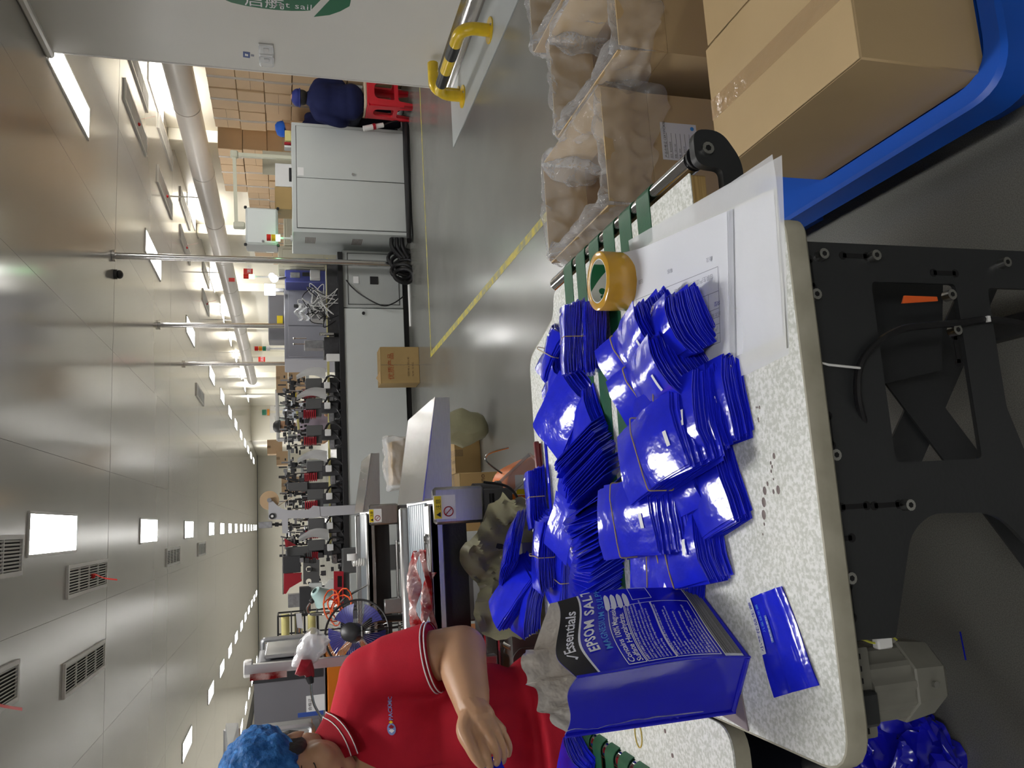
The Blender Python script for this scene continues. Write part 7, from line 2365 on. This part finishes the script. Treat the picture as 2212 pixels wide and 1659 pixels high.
b = MB(); b.grid(lambda u, v: on_shirt(-0.565 + 0.036 * u, 0.985 + 0.13 * v, 0.002), 3, 10); wbuild(b, 'placket', M_shirt, shirt, fix=False)
for z in (1.085, 1.02):
    b = MB(); c = on_shirt(-0.547, z, 0.0028); b.cyl(c, c + Vector((0, -0.002, 0)), 0.0055, n=14); wbuild(b, 'button', mat('button_pink', (0.55, 0.18, 0.18), rough=0.3), shirt)
# eyes, brows, lips
for s in (-1, 1):
    eye = b = MB(); b.tube([HL(s * (0.033 + 0.0145 * math.cos(a)), 0.000 - 0.0035 * math.sin(a), 0.0805 - 0.006 * abs(math.cos(a))) for a in [PI * k / 8 for k in range(9)]], 0.0013, n=5); wbuild(b, 'eyelashes', M_lash, wp)
    b = MB(); b.tube([HL(s * (0.015 + 0.034 * t), 0.024 + 0.006 * math.sin(PI * t), 0.0845 - 0.016 * t * t) for t in [k / 6 for k in range(7)]], [0.001, 0.002, 0.0026, 0.0026, 0.0022, 0.0016, 0.0008], n=6); wbuild(b, 'eyebrow', M_lash, wp)
b = MB(); b.sphere(HL(0, -0.0625, 0.0865), 1, 14, 8, sc=(0.020, 0.0055, 0.0075), M=HM); wbuild(b, 'lips', M_lip, wp)
# hair and hair net
b = MB()
b.sphere(HL(0, 0.035, -0.022), 1, 24, 16, sc=(0.080 * HS, 0.090 * HS, 0.090 * HS), M=HM)
for s in (-1, 1):
    b.sphere(HL(s * 0.063, 0.018, -0.002), 1, 16, 10, sc=(0.014, 0.046, 0.040), M=HM)
b.sphere(HL(0, -0.03, -0.075), 0.05, 12, 8)
wbuild(b, 'hair', M_hair, wp)
b = MB()


def net(u, v):
    a = 2 * PI * u
    el = PI / 2 - (PI / 2 + 0.42) * v
    q_ = Vector((math.cos(el) * math.cos(a), math.cos(el) * math.sin(a), math.sin(el)))
    rr = 1.0 + 0.07 * nz(q_, 3.2).x + 0.045 * nz(q_, 7).y + 0.03 * nz(q_, 15).z - 0.10 * max(0, v - 0.88) / 0.12
    s_, f_, up_ = math.cos(el) * math.cos(a), math.cos(el) * math.sin(a), math.sin(el)
    return HL(0.096 * rr * s_, 0.050 + 0.098 * rr * up_ - 0.012 * max(0, -f_), -0.030 + 0.108 * rr * f_ * (0.92 if f_ > 0 else 1.1) + 0.03 * v * max(0, f_) * 0.3)


b.grid(net, 96, 44, closed_u=True)
bmesh.ops.solidify(b.bm, geom=b.bm.faces, thickness=0.0015)
wbuild(b, 'hair_net', M_net, wp)
b = MB(); b.tube([net(u, 0.985) for u in [k / 48 for k in range(48)]], 0.004, n=6, closed=True); wbuild(b, 'net_band', M_net, wp)
# trousers and shoes
for s in (-1, 1):
    b = MB(); limb(b, [Vector((-0.555 + s * 0.09, 1.93, 0.66)), Vector((-0.555 + s * 0.10, 1.88, 0.36)), Vector((-0.555 + s * 0.10, 1.93, 0.07))], [0.105, 0.085, 0.062]); organic(b, 'trouser_leg', M_trouser, wp, 0.012, 4)
    b = MB(); b.sphere((-0.555 + s * 0.10, 1.87, 0.045), 1, 14, 8, sc=(0.045, 0.125, 0.045)); wbuild(b, 'shoe', M_black, wp)
hp_ = P(1068, 1652, y=1.610)
b = MB(); b.grid(lambda u, v: hp_ + Vector(((u - 0.5) * 0.075 - 0.025, 0.012 * math.sin(7 * u + 3 * v), (v - 0.5) * 0.042 + 0.006 * math.sin(9 * u))), 12, 6); bmesh.ops.solidify(b.bm, geom=b.bm.faces, thickness=0.006)
tag(b.build('pouch', M_blue), 'crumpled blue pouch held in the fingers of the red-shirted person', 'pouch')
# blue pouches on the left table's belts and on the floor
bundle('flat2', 1238, 1700, TZ + 0.016, 70, 'blue pouch bundle on the left table belts at the bottom picture edge', band=False, group='blue pouch bundles at the left table')
fb = P(1925, 1652, z=0.1)
b = MB()
def fbag(u, v):
    a = 2 * PI * u
    e = PI * (v - 0.5)
    q_ = Vector((math.cos(e) * math.cos(a), math.cos(e) * math.sin(a), math.sin(e)))
    p = Vector((0.13 * q_.x, 0.14 * q_.y, 0.062 + 0.060 * q_.z))
    p += nz(q_, 2.6) * 0.035 + nz(q_ + Vector((4, 1, 2)), 7) * 0.016
    p.z = max(0.001, p.z)
    return p


b.grid(fbag, 60, 36, closed_u=True)
bmesh.ops.remove_doubles(b.bm, verts=b.bm.verts, dist=0.002)
tag(b.build('film_bag', M_bluebag, loc=(fb.x, fb.y, 0.0), fix=False), 'crumpled shiny blue film bag on the floor at the bottom picture edge', 'bag')
b = MB(); c0 = P(2080, 1395, z=0.001); b.box((-0.028, -0.0015, 0), (0.028, 0.0015, 0.001)); o = b.build('film_strip', M_blue, loc=(c0.x, c0.y, 0.0005)); o.rotation_euler = (0, 0, R(4)); tag(o, 'thin blue film strip lying alone on the dark floor under the table', 'scrap')

# ------------------------------------------------------------------ seated person in navy on the red stool, seen from behind
sp_ = thing('person', 'person in navy clothes and navy cap seated on the red stool with back turned', 'person', (4.42, 7.9, 0))
b = MB()
b.sphere((4.42, 7.90, 1.155), 1, 14, 10, sc=(0.072, 0.088, 0.095))
b.cyl((4.42, 7.90, 1.10), (4.41, 7.90, 1.0), 0.045, n=10)
for s in (-1, 1):
    b.sphere((4.43 + s * 0.10, 8.16, 0.65), 0.04, 10, 8)
organic(b, 'body', M_skin, sp_, 0.012, 3)
b = MB()
b.sphere((4.41, 7.89, 0.90), 1, 16, 12, sc=(0.185, 0.125, 0.17)); b.cyl((4.415, 7.9, 0.98), (4.42, 7.9, 1.10), 0.115, 0.062, n=14); b.sphere((4.41, 7.90, 0.80), 1, 16, 12, sc=(0.19, 0.13, 0.20)); b.sphere((4.41, 7.90, 0.70), 1, 16, 12, sc=(0.195, 0.14, 0.20)); b.sphere((4.42, 7.90, 0.62), 1, 16, 12, sc=(0.20, 0.155, 0.14))
for s in (-1, 1):
    limb(b, [Vector((4.41 + s * 0.10, 7.89, 1.00)), Vector((4.41 + s * 0.18, 7.90, 0.96))], [0.065, 0.066])
    limb(b, [Vector((4.41 + s * 0.185, 7.90, 0.95)), Vector((4.41 + s * 0.225, 7.93, 0.74)), Vector((4.43 + s * 0.12, 8.12, 0.66))], [0.064, 0.055, 0.042])
organic(b, 'jacket', M_navy, sp_, 0.013, 12)
b = MB()
for s in (-1, 1):
    limb(b, [Vector((4.42 + s * 0.10, 7.92, 0.58)), Vector((4.50 + s * 0.10, 8.32, 0.54)), Vector((4.52 + s * 0.10, 8.30, 0.08))], [0.085, 0.070, 0.05])
organic(b, 'trousers', M_trouser, sp_, 0.013, 4)
for s in (-1, 1):
    b = MB(); b.sphere((4.52 + s * 0.10, 8.36, 0.035), 1, 10, 8, sc=(0.045, 0.11, 0.035)); wbuild(b, 'shoe', M_hop, sp_)
b = MB(); b.sphere((4.42, 7.895, 1.14), 1, 14, 10, sc=(0.077, 0.088, 0.085)); wbuild(b, 'hair', M_hair, sp_)
b = MB(); b.sphere((4.42, 7.905, 1.178), 1, 18, 12, sc=(0.088, 0.098, 0.066)); b.tube([(4.42 + 0.086 * math.cos(a), 7.905 + 0.096 * math.sin(a), 1.158) for a in [2 * PI * k / 24 for k in range(24)]], 0.009, n=6, closed=True); wbuild(b, 'cap', mat('cap_navy', (0.012, 0.02, 0.16), rough=0.7, bump=0.2, bscale=40), sp_)
M_stool = mat('stool_red', (0.62, 0.015, 0.03), rough=0.3, var=0.05, coat=0.2)
so_ = thing('stool', 'red plastic stool with beige cushion under the seated navy-clothed person', 'stool', (4.47, 7.86, 0))
b = MB(); b.box((4.30, 7.71, 0.455), (4.64, 8.01, 0.478), bev=0.012, seg=2); wbuild(b, 'seat', M_stool, so_)
b = MB(); b.box((4.305, 7.715, 0.478), (4.635, 8.005, 0.50), bev=0.009, seg=2); wbuild(b, 'cushion', mat('cushion_beige', (0.55, 0.44, 0.32), rough=0.8, bump=0.2, bscale=60), so_)
def stool_side(w0, w1):
    return [(-w0, 0.0), (-w0 + 0.055, 0.0), (-w0 + 0.075, 0.15), (w0 - 0.075, 0.15), (w0 - 0.055, 0.0), (w0, 0.0), (w1, 0.457), (-w1, 0.457)]


for (w0, w1, M) in ((0.175, 0.155, Matrix.Translation((4.47, 7.86 - 0.140, 0)) @ XZ(0)), (0.175, 0.155, Matrix.Translation((4.47, 7.86 + 0.140, 0)) @ XZ(0)),
                    (0.155, 0.135, Matrix.Translation((4.47 - 0.158, 7.86, 0)) @ Matrix.Rotation(PI / 2, 4, 'Z') @ XZ(0)), (0.155, 0.135, Matrix.Translation((4.47 + 0.158, 7.86, 0)) @ Matrix.Rotation(PI / 2, 4, 'Z') @ XZ(0))):
    arch = round_poly([(-w0 + 0.08, 0.19), (w0 - 0.08, 0.19), (w1 - 0.07, 0.40), (-w1 + 0.07, 0.40)], [0.02, 0.02, 0.06, 0.06])
    plate(round_poly(stool_side(w0, w1), [0, 0, 0.03, 0.03, 0, 0, 0.02, 0.02]), [arch], 0.022, 'side', M_stool, so_, M)

# ------------------------------------------------------------------ person with a bright blue cap behind the cabinet
p3 = thing('person', 'person with a bright blue cap, only the head above the grey cabinet edge', 'person', (4.60, 8.98, 0))
h3 = P(618, 279, y=8.98)
b = MB(); b.sphere(h3, 1, 14, 10, sc=(0.075, 0.085, 0.10)); b.cyl(h3, h3 - Vector((0, 0, 0.17)), 0.05, n=10); b.sphere(h3 + Vector((-0.065, -0.03, -0.03)), 0.022, 8, 6); organic(b, 'body', M_skin, p3, 0.011, 3)
b = MB(); b.sphere(h3 - Vector((0, 0, 0.40)), 1, 14, 10, sc=(0.2, 0.13, 0.25)); b.sphere(h3 - Vector((0, 0, 0.62)), 1, 14, 10, sc=(0.19, 0.14, 0.2))
for s in (-1, 1):
    limb(b, [h3 + Vector((s * 0.17, 0, -0.27)), h3 + Vector((s * 0.2, -0.05, -0.50)), h3 + Vector((s * 0.12, -0.12, -0.55))], [0.065, 0.05, 0.04])
    limb(b, [h3 + Vector((s * 0.09, 0, -0.72)), Vector((h3.x + s * 0.1, 8.98, 0.06))], [0.09, 0.06])
organic(b, 'clothes', M_navy, p3, 0.014, 4)
b = MB(); b.lathe([(0.088, -0.02), (0.094, 0.0), (0.088, 0.045), (0.06, 0.078), (0.0, 0.088)], 18, M=Matrix.Translation(h3 + Vector((0, 0, 0.035))) @ Matrix.Rotation(R(-14), 4, 'Y')); b.sphere(h3 + Vector((-0.07, -0.06, 0.02)), 1, 10, 6, sc=(0.06, 0.05, 0.012)); wbuild(b, 'cap', mat('cap_blue', (0.01, 0.12, 0.62), rough=0.6, bump=0.2, bscale=50), p3)

# ------------------------------------------------------------------ person beyond the feeders
p4 = thing('person', 'person in a lilac-grey shirt and dark cap standing beyond the feeder heads', 'person', (1.22, 10.2, 0))
h4 = P(611, 921, y=10.2)
b = MB(); b.sphere(h4, 1, 14, 10, sc=(0.072, 0.085, 0.10)); b.sphere(h4 + Vector((-0.01, -0.085, -0.015)), 0.018, 8, 6); b.cyl(h4, h4 - Vector((0, 0, 0.16)), 0.048, n=10)
sh4 = h4 - Vector((-0.02, 0, 0.24))
limb(b, [sh4 + Vector((0.19, 0, 0)), sh4 + Vector((0.22, -0.08, -0.25)), sh4 + Vector((0.08, -0.28, -0.28))], [0.05, 0.045, 0.03])
limb(b, [sh4 + Vector((-0.19, 0, 0)), sh4 + Vector((-0.22, -0.08, -0.25)), sh4 + Vector((-0.10, -0.28, -0.30))], [0.05, 0.045, 0.03])
organic(b, 'body', M_skin, p4, 0.011, 3)
b = MB(); b.sphere(sh4 - Vector((0, 0, 0.10)), 1, 14, 10, sc=(0.19, 0.12, 0.18)); b.sphere(sh4 - Vector((0, 0, 0.34)), 1, 14, 10, sc=(0.17, 0.12, 0.22))
for s in (-1, 1):
    limb(b, [sh4 + Vector((s * 0.14, 0, 0)), sh4 + Vector((s * 0.21, -0.05, -0.2))], [0.07, 0.06])
organic(b, 'shirt', mat('shirt_lilac', (0.45, 0.38, 0.46), rough=0.8, var=0.08, vscale=10, spec=0.2), p4, 0.013, 4)
b = MB()
for s in (-1, 1):
    limb(b, [sh4 + Vector((s * 0.09, 0, -0.5)), Vector((sh4.x + s * 0.1, 10.2, 0.06))], [0.10, 0.06])
organic(b, 'trousers', M_trouser, p4, 0.014, 3)
b = MB(); b.lathe([(0.078, -0.01), (0.082, 0.01), (0.07, 0.055), (0.04, 0.08), (0, 0.085)], 16, M=Matrix.Translation(h4 + Vector((0, 0, 0.035)))); b.sphere(h4 + Vector((-0.01, -0.10, 0.035)), 1, 10, 6, sc=(0.06, 0.06, 0.01)); wbuild(b, 'cap', M_hoodrim, p4)
# small bench with a yellow jug beside the seated person
bn = thing('work_bench', 'grey work bench beyond the seated person, partly behind the white wall', 'table', (4.95, 8.35, 0))
bx(bn, 'top', M_cab2, (4.72, 8.15, 0.70), (5.10, 8.10 + 0.4, 0.73), 0.004) if False else bx(bn, 'top', M_cab2, (4.60, 8.42, 0.66), (4.95, 8.80, 0.69), 0.004)
for sx in (4.63, 4.92):
    for sy in (8.45, 8.77):
        bx(bn, 'leg', M_cab2, (sx - 0.015, sy - 0.015, 0), (sx + 0.015, sy + 0.015, 0.66))
j = P(717, 163, y=8.5)
jg = thing('jug', 'yellow plastic jug standing on the bench by the white wall edge', 'jug', (j.x, 8.52, 0.69))
b = MB(); b.lathe([(0, 0), (0.05, 0), (0.055, 0.02), (0.055, 0.12), (0.03, 0.16), (0.02, 0.165), (0.02, 0.2), (0, 0.2)], 16, M=Matrix.Diagonal((1, 1, 1.1, 1))); b.build('bottle', mat('jug_yellow', (0.85, 0.65, 0.02), rough=0.3), jg)
